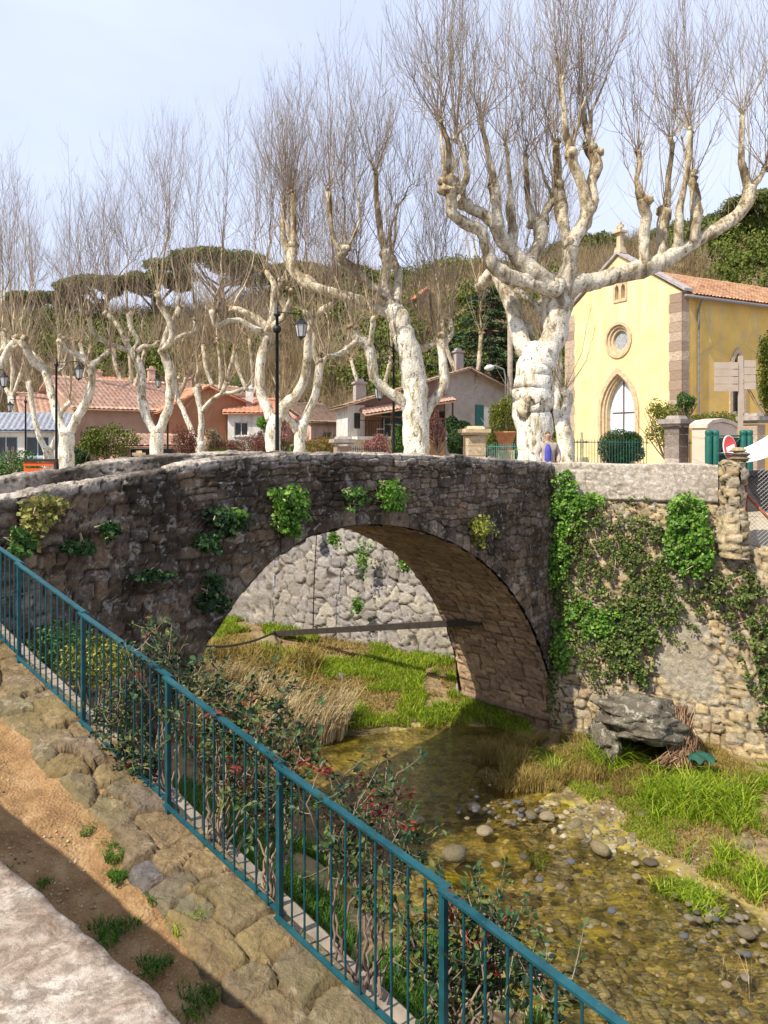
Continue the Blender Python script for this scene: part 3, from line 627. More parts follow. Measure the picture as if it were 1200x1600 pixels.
plane_tree('huge gnarled plane tree with burls on its trunk behind the bridge\'s right end', 21.5, [
    (0, 0, [(838, 790, 34), (837, 740, 29), (836, 700, 28), (833, 655, 31), (831, 628, 33), (833, 600, 31), (836, 575, 30), (845, 552, 27)], 'n'),
    (0, .3, [(835, 580, 24), (850, 555, 23), (864, 530, 22), (871, 487, 23), (875, 459, 24), (878, 440, 22)], 'n'),
    (-.25, -.45, [(824, 655, 13), (818, 640, 14), (822, 628, 10)], 'b'),
    (0, 1.5, [(832, 560, 17), (815, 535, 16), (803, 487, 15), (790, 455, 12), (772, 425, 10), (757, 440, 11), (748, 450, 9)]),
    (.5, 1.6, [(832, 548, 10), (826, 515, 7), (811, 496, 6), (800, 470, 5)], 'p'),
    (.2, 1.0, [(856, 520, 8), (852, 496, 7), (836, 475, 6), (819, 462, 6), (806, 452, 6)], 'p'),
    (-.1, -1.6, [(872, 452, 20), (845, 446, 17), (815, 438, 14), (792, 430, 14), (771, 415, 13), (761, 388, 11), (752, 362, 11), (730, 350, 11), (708, 335, 10), (705, 307, 11), (702, 287, 14)]),
    (-1.5, -1.8, [(706, 300, 8), (698, 260, 6), (700, 225, 5), (687, 190, 5)], 'p'), (-1.5, -1.9, [(715, 300, 8), (730, 275, 6), (722, 235, 4), (712, 212, 4)], 'p'),
    (-.2, -1.0, [(866, 450, 19), (850, 437, 17), (820, 412, 15), (800, 392, 13), (787, 378, 13), (774, 352, 12), (755, 335, 11), (735, 326, 9), (722, 318, 11)]),
    (-.9, -1.0, [(776, 355, 10), (776, 330, 9), (774, 308, 9), (771, 288, 10)], 'k'), (-1, -1.1, [(771, 288, 8), (765, 250, 5), (757, 215, 4.5), (751, 190, 4)], 'p'),
    (-.6, .2, [(798, 386, 10), (801, 368, 9), (800, 350, 8), (796, 328, 7), (798, 300, 4.5), (796, 280, 4), (792, 235, 3.4), (789, 225, 3.5)], 'p'),
    (-.3, .5, [(825, 410, 12), (832, 398, 11), (842, 382, 11), (845, 362, 12), (841, 347, 12)], 'k'), (.4, .6, [(835, 347, 8), (827, 330, 6), (824, 300, 5), (822, 265, 4.5), (821, 245, 4.5)], 'p'),
    (.4, .8, [(848, 345, 8), (853, 330, 7), (866, 312, 7)]),
    (0, -.3, [(880, 450, 18), (887, 425, 14), (891, 395, 13), (893, 378, 13), (907, 358, 12), (917, 335, 12), (914, 308, 10), (907, 282, 9), (896, 258, 9), (892, 237, 11)]),
    (-.2, .2, [(917, 335, 12), (927, 312, 10), (925, 285, 9), (932, 257, 11), (921, 232, 11)]), (.1, .3, [(925, 240, 7), (919, 210, 6), (912, 185, 5), (908, 150, 4)], 'p'), (-.3, -.4, [(892, 240, 7), (884, 205, 6), (880, 160, 5), (877, 120, 5)], 'p'),
    (-.2, .8, [(890, 385, 11), (882, 360, 9), (878, 340, 10), (876, 318, 11), (874, 300, 11)], 'k'), (.7, .9, [(873, 300, 8), (871, 262, 7), (868, 225, 6)], 'p'),
    (0, 1.2, [(884, 452, 19), (905, 444, 18), (935, 438, 16), (967, 429, 16), (1013, 417, 15), (1050, 400, 14), (1083, 380, 12), (1118, 359, 11), (1150, 338, 11), (1167, 315, 12), (1172, 293, 12)], 'k'),
    (1.2, 1.3, [(1170, 296, 9), (1163, 270, 7), (1158, 247, 6), (1159, 212, 5), (1160, 180, 5)], 'p'), (1.2, 2, [(1172, 296, 8), (1185, 280, 6), (1196, 262, 5)]),
    (.4, .2, [(1009, 412, 10), (1006, 380, 9), (1006, 363, 9), (1010, 340, 10), (1004, 312, 11)], 'k'), (.2, .2, [(1003, 312, 8), (995, 282, 5), (999, 258, 5), (998, 235, 4.5)], 'p'),
    (.5, .9, [(1032, 406, 10), (1034, 380, 9), (1035, 363, 10), (1039, 331, 12)], 'k'), (.9, .9, [(1040, 331, 8), (1044, 300, 6), (1044, 282, 5), (1050, 235, 4.5), (1048, 215, 4)], 'p'),
    (.6, .1, [(1058, 394, 10), (1060, 375, 9), (1062, 350, 8), (1062, 325, 6), (1070, 290, 5), (1076, 250, 5), (1078, 205, 5)], 'p'), (.6, .7, [(1083, 378, 10), (1087, 350, 10), (1088, 320, 10), (1085, 298, 9), (1081, 277, 7)]),
    ], pole=1.6, sl=4.6, nsh=11, side=5)
plane_tree('slim cut-back plane trunk just right of the huge one, before the yellow church', 25, [
    (0, 0, [(886, 778, 17), (886, 745, 14), (885, 702, 13), (880, 665, 13), (878, 650, 12)], 'n'), (0, 0, [(878, 658, 9), (884, 640, 9), (887, 622, 9), (882, 610, 7)], 'k'),
    (0, .6, [(875, 660, 9), (871, 640, 8), (870, 610, 8), (872, 575, 8), (866, 540, 8), (860, 500, 7), (848, 470, 7)])], pole=2, sl=4)
plane_tree('tall leaning plane tree with a long limb reaching left, beside the scrolled street lamp', 26, [
    (0, 0, [(656, 775, 25), (655, 740, 23), (652, 700, 22), (648, 650, 21), (649, 600, 20), (641, 562, 19), (630, 520, 18), (620, 492, 17), (616, 478, 14)], 'n'),
    (-.1, -.6, [(640, 650, 9), (628, 628, 9), (605, 610, 8), (586, 592, 8), (581, 565, 8), (575, 540, 8), (557, 527, 8), (552, 512, 7)]), (-.5, -.8, [(577, 540, 6), (581, 520, 5), (583, 498, 5)]),
    (-.5, -.9, [(560, 528, 5), (548, 540, 4), (530, 552, 4), (512, 556, 4)]),
    (.1, .9, [(660, 660, 9), (672, 636, 9), (685, 615, 9), (694, 596, 9), (692, 560, 8), (688, 538, 9), (686, 525, 10)]), (.8, .9, [(686, 535, 5), (674, 540, 5), (662, 541, 5)]), (.8, 1.2, [(690, 540, 6), (705, 525, 4), (703, 500, 4)]),
    (0, 1.6, [(612, 488, 12), (595, 484, 10), (565, 472, 10), (530, 460, 9), (500, 452, 9), (478, 442, 9), (464, 430, 10), (455, 410, 11), (457, 388, 11)]),
    (1.2, 1.4, [(500, 452, 6), (488, 440, 6), (480, 432, 5)]), (1.5, 1.6, [(455, 398, 7), (459, 352, 5.5), (457, 298, 5)], 'p'), (1.5, 1.8, [(451, 398, 6), (442, 360, 5), (444, 322, 4)], 'p'),
    (0, -.9, [(613, 480, 11), (600, 462, 8), (585, 450, 8), (562, 432, 8), (545, 415, 8), (532, 403, 8), (538, 392, 9)]), (-.9, -1, [(538, 394, 7), (524, 380, 6), (517, 352, 4.5), (513, 300, 4)], 'p'),
    (0, -.3, [(612, 478, 11), (602, 448, 8), (605, 415, 8), (602, 392, 9)], 'k'), (-.3, -.3, [(601, 392, 7), (594, 358, 6), (588, 310, 5), (587, 270, 4.5)], 'p'),
    (0, .5, [(618, 480, 11), (621, 447, 8), (622, 425, 8), (611, 402, 8)])], pole=2.2, sl=4.8, nsh=14)
plane_tree('white plane tree forking into two big curved limbs behind the near lamp post', 30, [
    (0, 0, [(427, 770, 14), (427, 740, 13), (427, 706, 12.5), (427, 672, 12.5), (430, 652, 12)], 'n'),
    (0, .8, [(424, 655, 10), (415, 634, 10), (407, 610, 9), (407, 570, 9), (415, 535, 10), (418, 515, 9), (404, 500, 8), (390, 492, 7), (375, 484, 5), (362, 482, 5)]),
    (.3, -.5, [(415, 520, 6), (392, 512, 6), (375, 500, 5), (355, 502, 5), (338, 508, 5), (331, 485, 6)]),
    (.2, .9, [(417, 520, 8), (425, 495, 7), (428, 464, 7), (427, 442, 6), (415, 425, 6)]), (.2, -.6, [(420, 515, 8), (445, 490, 6), (438, 462, 6), (440, 440, 6)]), (-.4, -.9, [(446, 488, 6), (454, 466, 5), (453, 450, 5)]),
    (0, -.8, [(436, 655, 10), (446, 632, 10), (463, 618, 10), (476, 590, 9.5), (481, 549, 9), (483, 512, 8), (498, 489, 7), (519, 476, 7)]), (-.7, -1, [(482, 520, 6), (486, 500, 6), (476, 486, 5)])], scale=1.1, pole=2.2, sl=4.6, nsh=13, side=6)
plane_tree('pale plane tree with a hollow at its base, right of the near lamp post', 34, [
    (0, 0, [(468, 760, 11), (468, 706, 9.5), (469, 680, 9.5), (474, 660, 9)], 'n'), (0, .5, [(472, 668, 8), (481, 644, 8), (492, 620, 8), (498, 585, 8), (500, 562, 7)]),
    (.4, .4, [(500, 572, 6), (510, 558, 5), (523, 558, 4), (534, 553, 4), (543, 540, 4)]), (.4, .4, [(498, 570, 6), (490, 545, 5), (492, 520, 4)]), (0, -.6, [(464, 675, 7), (456, 660, 6), (448, 652, 6), (440, 630, 5)])], scale=1.2, pole=2, sl=4)
plane_tree('two-stemmed white plane tree before the brown tiled house', 34, [
    (0, 0, [(245, 765, 12), (245, 719, 11), (245, 690, 11), (246, 670, 11)], 'n'),
    (0, .6, [(242, 675, 8), (230, 655, 8), (222, 625, 8), (222, 591, 8), (214, 561, 8), (205, 548, 8)], 'n'), (.6, -.6, [(206, 550, 6), (184, 542, 5.5), (158, 531, 5), (143, 515, 4.5), (138, 492, 5)]),
    (.6, 1.2, [(205, 550, 6), (190, 520, 5), (178, 500, 5), (165, 490, 6)]), (.6, 1, [(207, 550, 6), (216, 534, 5), (205, 513, 5), (201, 491, 6)]), (.5, -.2, [(210, 552, 5), (224, 542, 5), (238, 541, 5), (247, 535, 5)]),
    (0, -.6, [(249, 673, 8), (258, 652, 8), (265, 628, 9), (267, 591, 9), (259, 562, 8), (251, 545, 8)], 'n'), (-.6, -1.2, [(253, 548, 6), (268, 529, 6), (264, 500, 6), (252, 478, 6), (247, 460, 6)]),
    (-.6, .2, [(253, 548, 6), (270, 533, 5), (286, 524, 5), (303, 518, 4), (305, 500, 4)]), (-.6, -.1, [(254, 545, 6), (262, 515, 5), (272, 498, 5), (280, 482, 6)])], scale=1.25, pole=2.3, sl=4.4, nsh=13)
plane_tree('forked white plane tree just behind the orange barrier', 33, [
    (0, 0, [(104, 775, 14), (104, 729, 13), (104, 690, 12), (104, 672, 12)], 'n'),
    (0, .5, [(100, 676, 9), (90, 652, 9), (83, 623, 8), (75, 592, 7.5), (69, 575, 8)], 'n'), (.5, -.3, [(70, 578, 7), (52, 564, 6), (42, 545, 6), (36, 530, 6)]), (.5, .8, [(68, 577, 6), (60, 560, 4), (35, 540, 4), (22, 528, 5)]),
    (0, -.5, [(108, 676, 9), (120, 654, 9), (136, 626, 9), (144, 594, 8.5), (141, 570, 8)], 'n'), (-.5, -1, [(140, 572, 7), (122, 554, 6), (104, 548, 5), (94, 530, 6)]), (-.5, 0, [(139, 572, 6), (128, 550, 4.5), (126, 534, 5)]), (-.5, .3, [(142, 570, 6), (158, 560, 5), (170, 548, 5)]), (-.9, -1.1, [(108, 551, 5), (99, 575, 4), (92, 578, 4)], 'k')], scale=1.25, pole=2.1, sl=3.8, nsh=13)
plane_tree('thin V-shaped plane tree in front of the cream cottages on the left', 39, [
    (0, 0, [(77, 745, 10), (76, 710, 8), (74, 700, 8)], 'n'), (0, .3, [(72, 703, 6), (62, 683, 5.5), (53, 650, 5), (47, 612, 5), (45, 598, 6)]), (0, -.3, [(80, 702, 6), (90, 680, 6), (92, 655, 5), (98, 640, 5), (110, 628, 4)])], scale=1.2, pole=2, sl=3.4, nsh=8, side=4)
plane_tree('slender plane tree with a raised left arm in front of the terracotta gable', 40, [
    (0, 0, [(314, 760, 9), (314, 714, 8), (312, 692, 8)], 'n'), (0, 0, [(313, 696, 6), (315, 655, 6), (310, 625, 6), (307, 606, 7)]), (0, -.5, [(315, 645, 5), (325, 630, 4.5), (343, 617, 4), (365, 613, 4), (385, 606, 4)]), (-.3, -.4, [(345, 617, 3.5), (352, 605, 4), (355, 598, 4)]),
    (0, .6, [(310, 700, 6), (298, 670, 5.5), (286, 640, 5), (276, 619, 5), (275, 595, 6)]), (.5, .5, [(278, 620, 4), (288, 600, 3.5), (290, 590, 4)])], scale=1.25, pole=2.2, sl=4.6, nsh=13, side=5)
plane_tree('plane tree half outside the left edge of the picture', 36, [
    (0, 0, [(-22, 765, 13), (-22, 700, 12), (-18, 660, 11)], 'n'), (0, -.5, [(-18, 665, 9), (-4, 620, 8), (-2, 585, 7), (10, 555, 7), (22, 535, 7)]), (-.4, .4, [(-2, 585, 6), (-10, 565, 5), (6, 545, 5), (4, 520, 6)]), (0, .8, [(-24, 665, 9), (-40, 620, 8), (-38, 580, 7)])], scale=1.2, pole=2.0, sl=4.0, nsh=13)
plane_tree('young plane tree far behind, between the white fork and the big leaning tree', 46, [
    (0, 0, [(583, 740, 6), (583, 690, 5), (582, 640, 5)], 'n'), (0, 0, [(582, 645, 4), (560, 600, 4), (548, 560, 4)]), (0, 0, [(582, 645, 4), (600, 600, 4), (612, 560, 4)])], scale=1.3, pole=2.2, sl=4.2, nsh=13, side=5)
plane_tree('distant plane tree whose twigs rise right of the hillside pink house', 50, [
    (0, 0, [(730, 735, 6), (730, 680, 5), (728, 630, 5)], 'n'), (0, 0, [(728, 635, 4), (715, 590, 4), (700, 550, 4), (690, 500, 4)]), (0, 0, [(728, 635, 4), (745, 590, 4), (752, 520, 4)])], scale=1.3, pole=2.0, sl=4.2, nsh=13, side=5)
for k_, (px_, lab) in enumerate([(20, 'bare grey tree far behind at the left edge, below the sky'), (120, 'bare tree far behind the orange barrier trees'), (205, 'bare tree standing far behind, left of the two-stemmed plane'), (345, 'bare tree far behind the terracotta gable house'), (395, 'bare tree far behind the white-walled cottage')]):
    plane_tree(lab, 50+k_*1.5, [(0, 0, [(px_, 740, 7), (px_+3, 690, 6), (px_-2, 620, 6)], 'n'), (0, 1, [(px_-2, 625, 4), (px_-22, 580, 4), (px_-28, 540, 4)]), (0, -1, [(px_-2, 625, 4), (px_+14, 580, 4), (px_+22, 545, 4)]), (0, 0, [(px_-2, 625, 4), (px_, 580, 4), (px_-5, 530, 4)])], scale=1.5, pole=2.1, sl=3.6, nsh=11, side=5)
# ---------------------------------------------------------------- buildings
class Fr:
    def __init__(s, O, ang, flip=1):   # ang: direction of the facade, 0 = to the right (+x); depth runs away from the viewer
        s.O = np.array(O, float); s.a = np.array([math.cos(ang), math.sin(ang)]); s.b = np.array([-math.sin(ang), math.cos(ang)])*flip
    def P(s, u, v, z): return np.array([*(s.O+s.a*u+s.b*v), z])
def fbox(mb, fr, u0, u1, v0, v1, z0, z1, a=.5):
    P = np.array([fr.P(u, v, z) for z in (z0, z1) for v in (v0, v1) for u in (u0, u1)])
    return mb.add(P, [(0, 2, 3, 1), (4, 5, 7, 6), (0, 1, 5, 4), (2, 6, 7, 3), (0, 4, 6, 2), (1, 3, 7, 5)], a=a)
def holed(mb, fr, outer, holes, v0, thick, a=.5):
    """facade polygon in (u,z) with openings; hole reveals included"""
    loops = [outer]+holes; front = [[Vector((p[0], p[1], 0)) for p in l] for l in loops]
    tri = np.array(tessellate_polygon(front)); flat = np.array([p for l in loops for p in l])
    V0 = np.array([fr.P(u, v0, z) for u, z in flat]); V1 = np.array([fr.P(u, v0+thick, z) for u, z in flat]); n = len(flat); f = []; k = 0
    for l in loops:
        m = len(l); i = k+np.arange(m); j = k+(np.arange(m)+1) % m; f.append(np.stack([i, j, j+n, i+n], 1)); k += m
    mb.add(np.concatenate([V0, V1]), tri, tri[:, ::-1]+n, np.concatenate(f), a=a)
def roof(mb, A, B, C, D, tw=.24, th=.38, res=5, amp=.045, a=None):
    """pantile slope: A-B eave, D-C ridge"""
    A, B, C, D = [np.array(p, float) for p in (A, B, C, D)]; w = np.linalg.norm(B-A); h = np.linalg.norm((D+C)/2-(A+B)/2)
    nt = max(3, int(w/tw)); nr = max(2, int(h/th)); u = np.linspace(0, 1, nt*res+1); v = np.repeat(np.arange(nr), 2)/nr; v[1::2] += .985/nr
    U, V = np.meshgrid(u, v, indexing='ij'); P = (A*(1-U[..., None])+B*U[..., None])*(1-V[..., None])+(D*(1-U[..., None])+C*U[..., None])*V[..., None]
    N = unit(np.cross(B-A, D-A)); N = N*np.sign(N[2]); row = np.repeat(np.arange(nr), 2)[None, :]; ti = np.floor(U*nt+row*.0)
    off = amp*np.abs(np.sin(U*nt*math.pi))+.04*(1-(V*nr-row))*1.0+.012*(_h(ti.astype(int), (row+0*ti).astype(int), 3)-.5)
    P = P+N*off[..., None]; rnd = _h(ti.astype(int), (row+0*ti).astype(int), 7); nv = len(v); i = (np.arange(len(u)-1)[:, None]*nv+np.arange(nv-1)[None, :]).ravel()
    mb.add(P.reshape(-1, 3), np.stack([i, i+nv, i+nv+1, i+1], 1), a=rnd.ravel())
    q = np.array([A, B, C, D]); mb.add(np.concatenate([q-N*.02, q-N*.10]), [(3, 2, 1, 0), (4, 5, 6, 7), (0, 1, 5, 4), (1, 2, 6, 5), (2, 3, 7, 6), (3, 0, 4, 7)], a=.4)
def m_tile(name, cols):
    t = NT(name); A = t.attr(); c = t.ramp(A[0], [(i/(len(cols)-1), x) for i, x in enumerate(cols)])
    c = t.mix(.8, c, t.ramp(t.noise(3, 6), [(.3, (.6, .58, .55)), (.7, (1.25, 1.22, 1.2))]), 'MULTIPLY'); c = t.mix(t.ramp(t.noise(12, 6, None, .5, .7), [(.56, 0), (.64, .5)]), c, (.28, .26, .22))
    return t.fin(c, .85, t.bump(t.noise(40, 3), .4, .01), .15)
def m_plaster(name, c, dirt=(.3, .25, .18), amt=.35, streak=True):
    t = NT(name); b = t.ramp(t.noise(1.2, 6), [(.3, tuple(x*.86 for x in c)), (.7, tuple(min(1, x*1.08) for x in c))])
    s = t.ramp(t.noise(2.2, 6, t.mapp((1, 1, .14) if streak else (1, 1, 1)), .2, .65), [(.50, 0), (.68, amt)])
    c = t.mix(s, b, dirt); c = t.mix(t.ramp(t.noise(.55, 8, None, .8, .65), [(.50, 0), (.60, amt*.45)]), c, tuple(q*.72 for q in dirt)); vd = t.n('ShaderNodeTexVoronoi', Vector=t.mix(.25, t.co, t.n('ShaderNodeTexNoise', Vector=t.co, Scale=1.5, Detail=6).outputs['Color']), Scale=.45, feature='DISTANCE_TO_EDGE')
    c = t.mix(t.math('MULTIPLY', t.ramp(vd.outputs['Distance'], [(0, 1), (.006, 0)]), .45), c, tuple(q*.4 for q in dirt))
    return t.fin(c, .93, t.bump(t.noise(35, 4), .35, .01), .1)
MT['tile'] = m_tile('canal_tiles', [(.34, .15, .07), (.52, .27, .14), (.58, .36, .22), (.42, .20, .11), (.62, .45, .30)])
MT['tile_pink'] = m_tile('faded_tiles', [(.50, .30, .22), (.60, .40, .30), (.55, .33, .25)])
MT['tile_red'] = m_tile('red_tiles', [(.44, .18, .10), (.56, .27, .17), (.48, .21, .13)])
MT['tile_dark'] = m_tile('weathered_tiles', [(.22, .15, .11), (.34, .23, .17), (.27, .18, .13)])
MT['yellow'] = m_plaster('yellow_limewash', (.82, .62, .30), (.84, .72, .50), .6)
MT['yside'] = m_plaster('shaded_yellow_limewash', (.64, .42, .12), (.46, .39, .24), .8)  # same limewash as the facade; the side's weaker light is put into its colour
MT['sandst'] = m_stone('church_sandstone', [(.46, .36, .27), (.56, .45, .34), (.40, .31, .24)], (.28, .2, .15), (.5, .45, .38), .1)
MT['trim'] = m_flat('pale_stone_trim', (.52, .40, .25), .9, .25, 5, .4)
MT['grey_stone'] = m_flat('grey_stone', (.30, .26, .23), .95, .35, 6, .7)
MT['glass_dark'] = m_flat('dark_window_glass', (.04, .045, .05), .12, .3, 3, .02, 0, .5)
MT['glass_pale'] = m_flat('pale_leaded_glass', (.32, .33, .34), .3, .5, 14, .3, 0, .5)
MT['wood'] = m_flat('brown_door_wood', (.12, .055, .035), .6, .4, 9, .3, 0, .3, (1, 1, .15))
MT['white'] = m_plaster('white_render', (.74, .71, .66)); MT['greyw'] = m_plaster('grey_render', (.42, .37, .34), (.28, .24, .21), .5, False)
MT['brownw'] = m_plaster('brown_render', (.38, .25, .19), (.26, .18, .14), .5); MT['terra'] = m_plaster('terracotta_render', (.40, .19, .11), (.30, .16, .10), .4)
MT['orangew'] = m_plaster('orange_render', (.62, .36, .19)); MT['cream'] = m_plaster('cream_render', (.72, .62, .44)); MT['pinkw'] = m_plaster('pink_render', (.70, .45, .37))
MT['purpw'] = m_plaster('mauve_brown_shaded_wall', (.26, .17, .15), (.2, .13, .12), .4)  # gable wall under the roof, its shade put into the dark mauve-brown
MT['green_p'] = m_flat('dark_green_paint', (.012, .10, .075), .4, .2, 9, .1); MT['shut'] = m_flat('green_shutter_paint', (.02, .13, .12), .5, .25, 9, .2)
MT['zinc'] = m_flat('grey_zinc', (.22, .21, .21), .5, .2, 8, .1, .3)
MT['black'] = m_flat('black_cast_iron', (.012, .012, .013), .45, .3, 9, .15)
# -- church
cf = Fr((12.8, 33), math.atan2(.88, -.47), -1)   # u along the facade (to the left), v back along the nave
ch = empty('church', (12.8, 33, G), 'yellow limewashed church with pointed stone doorway, round window and tiled roof', 'church')
EV, AP, HW = 6.6, 8.95, 3.68; LEN = 15
def arch_pts(c, w, zb, zs, za, n=8):
    L_ = [(c-w/2, zb), (c-w/2, zs)]
    for k in range(1, n): th = k/n*math.pi/3; L_.append((c+w/2-w*math.cos(th), zs+(za-zs)*math.sin(th)/.866))
    L_.append((c, za)); R = [(2*c-x, z) for x, z in L_[:-1]][::-1]; return L_+R
def circ(c, z, r, n=28, sx=1): return [(c+math.cos(k*2*math.pi/n)*r*sx, z+math.sin(k*2*math.pi/n)*r) for k in range(n)]
dc = HW; door_o = arch_pts(dc, 2.35, G+.02, 1.5, 3.45); door_i = arch_pts(dc, 1.75, G+.02, 1.45, 3.15); occ = circ(dc, 4.95, .80); oci = circ(dc, 4.95, .52)
sl = [[(dc-.12+s-.13, 6.85), (dc-.12+s+.1, 6.85), (dc-.12+s+.1, 7.42), (dc-.12+s, 7.55), (dc-.12+s-.13, 7.42)] for s in (-.2, .2)]
mb = MB(); holed(mb, cf, [(0, G), (2*HW, G), (2*HW, EV), (HW, AP), (0, EV)], [door_o, occ]+sl, 0, .45); mb.build('facade', MT['yellow'], ch)
mb = MB(); wn_ = []
for vc in (3.58, 8.0, 12.2):
    wn_.append(arch_pts(vc, .72, 1.5, 3.2, 4.15, 5))
sf = Fr((12.8, 33), math.atan2(.47, .88)); sf.b = np.array([-.47, .88])
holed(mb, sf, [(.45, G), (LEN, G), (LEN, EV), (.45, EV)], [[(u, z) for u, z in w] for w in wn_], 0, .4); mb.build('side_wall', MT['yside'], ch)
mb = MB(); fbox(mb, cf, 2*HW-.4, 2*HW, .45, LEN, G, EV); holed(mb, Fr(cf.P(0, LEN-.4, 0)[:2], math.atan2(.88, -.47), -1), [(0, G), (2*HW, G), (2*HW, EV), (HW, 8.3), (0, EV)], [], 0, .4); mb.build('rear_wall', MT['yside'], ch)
def ringprism(mb, fr, o, i, v0, th, a=.5):
    n = len(o); V = np.array([fr.P(u, v0, z) for u, z in o]+[fr.P(u, v0, z) for u, z in i]+[fr.P(u, v0+th, z) for u, z in o]+[fr.P(u, v0+th, z) for u, z in i]); k = np.arange(n); j = (k+1) % n
    mb.add(V, np.stack([k, j, j+n, k+n], 1), np.stack([k+2*n, k+3*n, j+3*n, j+2*n], 1), np.stack([k, k+2*n, j+2*n, j], 1), np.stack([k+n, j+n, j+3*n, k+3*n], 1), a=a)
mb = MB(); d2o = arch_pts(dc, 2.6, G+.01, 1.5, 3.65); ringprism(mb, cf, d2o, arch_pts(dc, 2.2, G+.01, 1.5, 3.36), -.09, .30); ringprism(mb, cf, arch_pts(dc, 2.2, G+.03, 1.5, 3.36), arch_pts(dc, 1.95, G+.03, 1.47, 3.25), .02, .25); ringprism(mb, cf, arch_pts(dc, 1.95, G+.03, 1.47, 3.25), door_i, .12, .3)
df = mb.build('doorway', MT['trim'], ch)
mb = MB(); fbox(mb, cf, dc-.87, dc+.87, .30, .38, G, .30)
for s in range(6): fbox(mb, cf, dc-.85+s*.29, dc-.85+s*.29+.27, .275, .299, G+.02, .28)
for z_ in (-.9, -.1): fbox(mb, cf, dc-.85, dc+.85, .255, .274, z_, z_+.10)
mb.build('door', MT['wood'], ch); mb = MB(); mb.tube([cf.P(dc+.05, .24, -.5), cf.P(dc+.05, .20, -.45), cf.P(dc+.05, .24, -.4)], .02, 6); mb.build('handle', MT['black'], [o for o in ch.children if o.name.startswith('door') and 'way' not in o.name][0])
mb = MB(); fbox(mb, cf, dc-.03, dc+.03, .32, .355, .32, 3.0); fbox(mb, cf, dc-.86, dc+.86, .325, .35, .30, .38); fbox(mb, cf, dc-.72, dc+.72, .33, .352, 1.5, 1.55); mb.build('glazing_bars', MT['wood'], ch)
mb = MB(); mb.prism([cf.P(u, .36, z) for u, z in arch_pts(dc, 1.8, .32, 1.45, 3.18)], cf.P(0, .05, 0)-cf.P(0, 0, 0)); 
tm = m_flat('sky_reflecting_tympanum', (.62, .70, .80), .5, .12, 2, .1, 0, .4); mb.build('fanlight', tm, ch)  # pale blue paints the sky's reflection into the glass colour
mb = MB(); ringprism(mb, cf, circ(dc, 4.95, .86), circ(dc, 4.95, .72), -.07, .2); ringprism(mb, cf, circ(dc, 4.95, .72), circ(dc, 4.95, .60), .02, .2); ringprism(mb, cf, circ(dc, 4.95, .60), circ(dc, 4.95, .46), .12, .2)
oc = mb.build('round_window', MT['trim'], ch); mb = MB(); mb.prism([cf.P(u, .25, z) for u, z in circ(dc, 4.95, .5)], cf.P(0, .04, 0)-cf.P(0, 0, 0)); mb.build('pane', MT['glass_pale'], oc)
for s in (-.2, .2):
    mb = MB(); fbox(mb, cf, dc-.12+s-.16, dc-.12+s+.13, .25, .30, 6.8, 7.6); mb.build('slit_window', MT['glass_dark'], ch)
mb = MB(); o_ = [(dc-.56, 6.72), (dc+.30, 6.72), (dc+.30, 7.7), (dc-.56, 7.7)]; 
mb2 = MB(); holed(mb2, cf, o_, [[(u*1, z) for u, z in w] for w in sl], -.05, .06); mb2.build('slit_surround', MT['trim'], ch)
for vc in (3.58, 8.0, 12.2):
    mb = MB(); ringprism(mb, sf, arch_pts(vc, 1.1, 1.35, 3.2, 4.4, 5), arch_pts(vc, .72, 1.5, 3.2, 4.15, 5), -.06, .2); w_ = mb.build('side_window', MT['sandst'], ch)
    mb = MB(); mb.prism([sf.P(u, .22, z) for u, z in arch_pts(vc, .74, 1.49, 3.2, 4.17, 5)], sf.P(0, .03, 0)-sf.P(0, 0, 0)); mb.build('pane', MT['glass_dark'], w_)
# quoins block by block
mb = MB(); mq = MB(); z = G; k = 0
while z < EV-.05:
    h = min(.42, EV-z); r = rng.random()
    l1 = .70 if k % 2 else .66; l2 = .42
    fbox(mb, cf, -.018, l1, -.018, .0, z+.008, z+h-.012, a=[r]*8); fbox(mb, cf, -.018, -.001, -.034, l2, z+.008, z+h-.012, a=[r]*8)
    fbox(mq, cf, 2*HW-l1, 2*HW+.03, -.018, -.001, z+.008, z+h-.012, a=[rng.random()]*8); z += h; k += 1
mb.build('quoins', MT['sandst'], ch); mq.build('quoins', MT['sandst'], ch)
mb = MB(); rt = (AP-EV)/HW; roof(mb, cf.P(-.38, .35, EV-.18), cf.P(-.38, LEN+.2, EV-.18), cf.P(HW, LEN+.2, 8.42), cf.P(HW, .35, 8.42), .22, .36, 6); roof(mb, cf.P(2*HW+.38, .35, EV-.18), cf.P(2*HW+.38, LEN+.2, EV-.18), cf.P(HW, LEN+.2, 8.42), cf.P(HW, .35, 8.42), .3, .5, 4); mb.build('roof', MT['tile'], ch, True)
mb = MB()
for s0, s1 in ((-.25, HW), (2*HW+.25, HW)):
    z0, z1 = EV-.02, AP+.05; V = [cf.P(s0, -.14, z0), cf.P(s0, .40, z0), cf.P(s1, .40, z1), cf.P(s1, -.14, z1)]; mb.prism(V, (0, 0, .12))
mb.build('gable_coping', m_flat('grey_coping', (.34, .31, .30), .9, .3, 6, .5), ch)
mb = MB(); g0 = cf.P(HW, .1, AP+.10); mb.box(g0+[0, 0, .12], (.42, .42, .3), .5, taper=.8); mb.box(g0+[0, 0, .6], (.24, .24, .75), .5, taper=.85); mb.box(g0+[0, 0, 1.0], (.5, .5, .1), .5); mb.box(g0+[0, 0, 1.22], (.13, .13, .5), 2.06); mb.box(g0+[0, 0, 1.26], (.40, .12, .12), 2.06); mb.build('roof_cross', MT['trim'], ch)
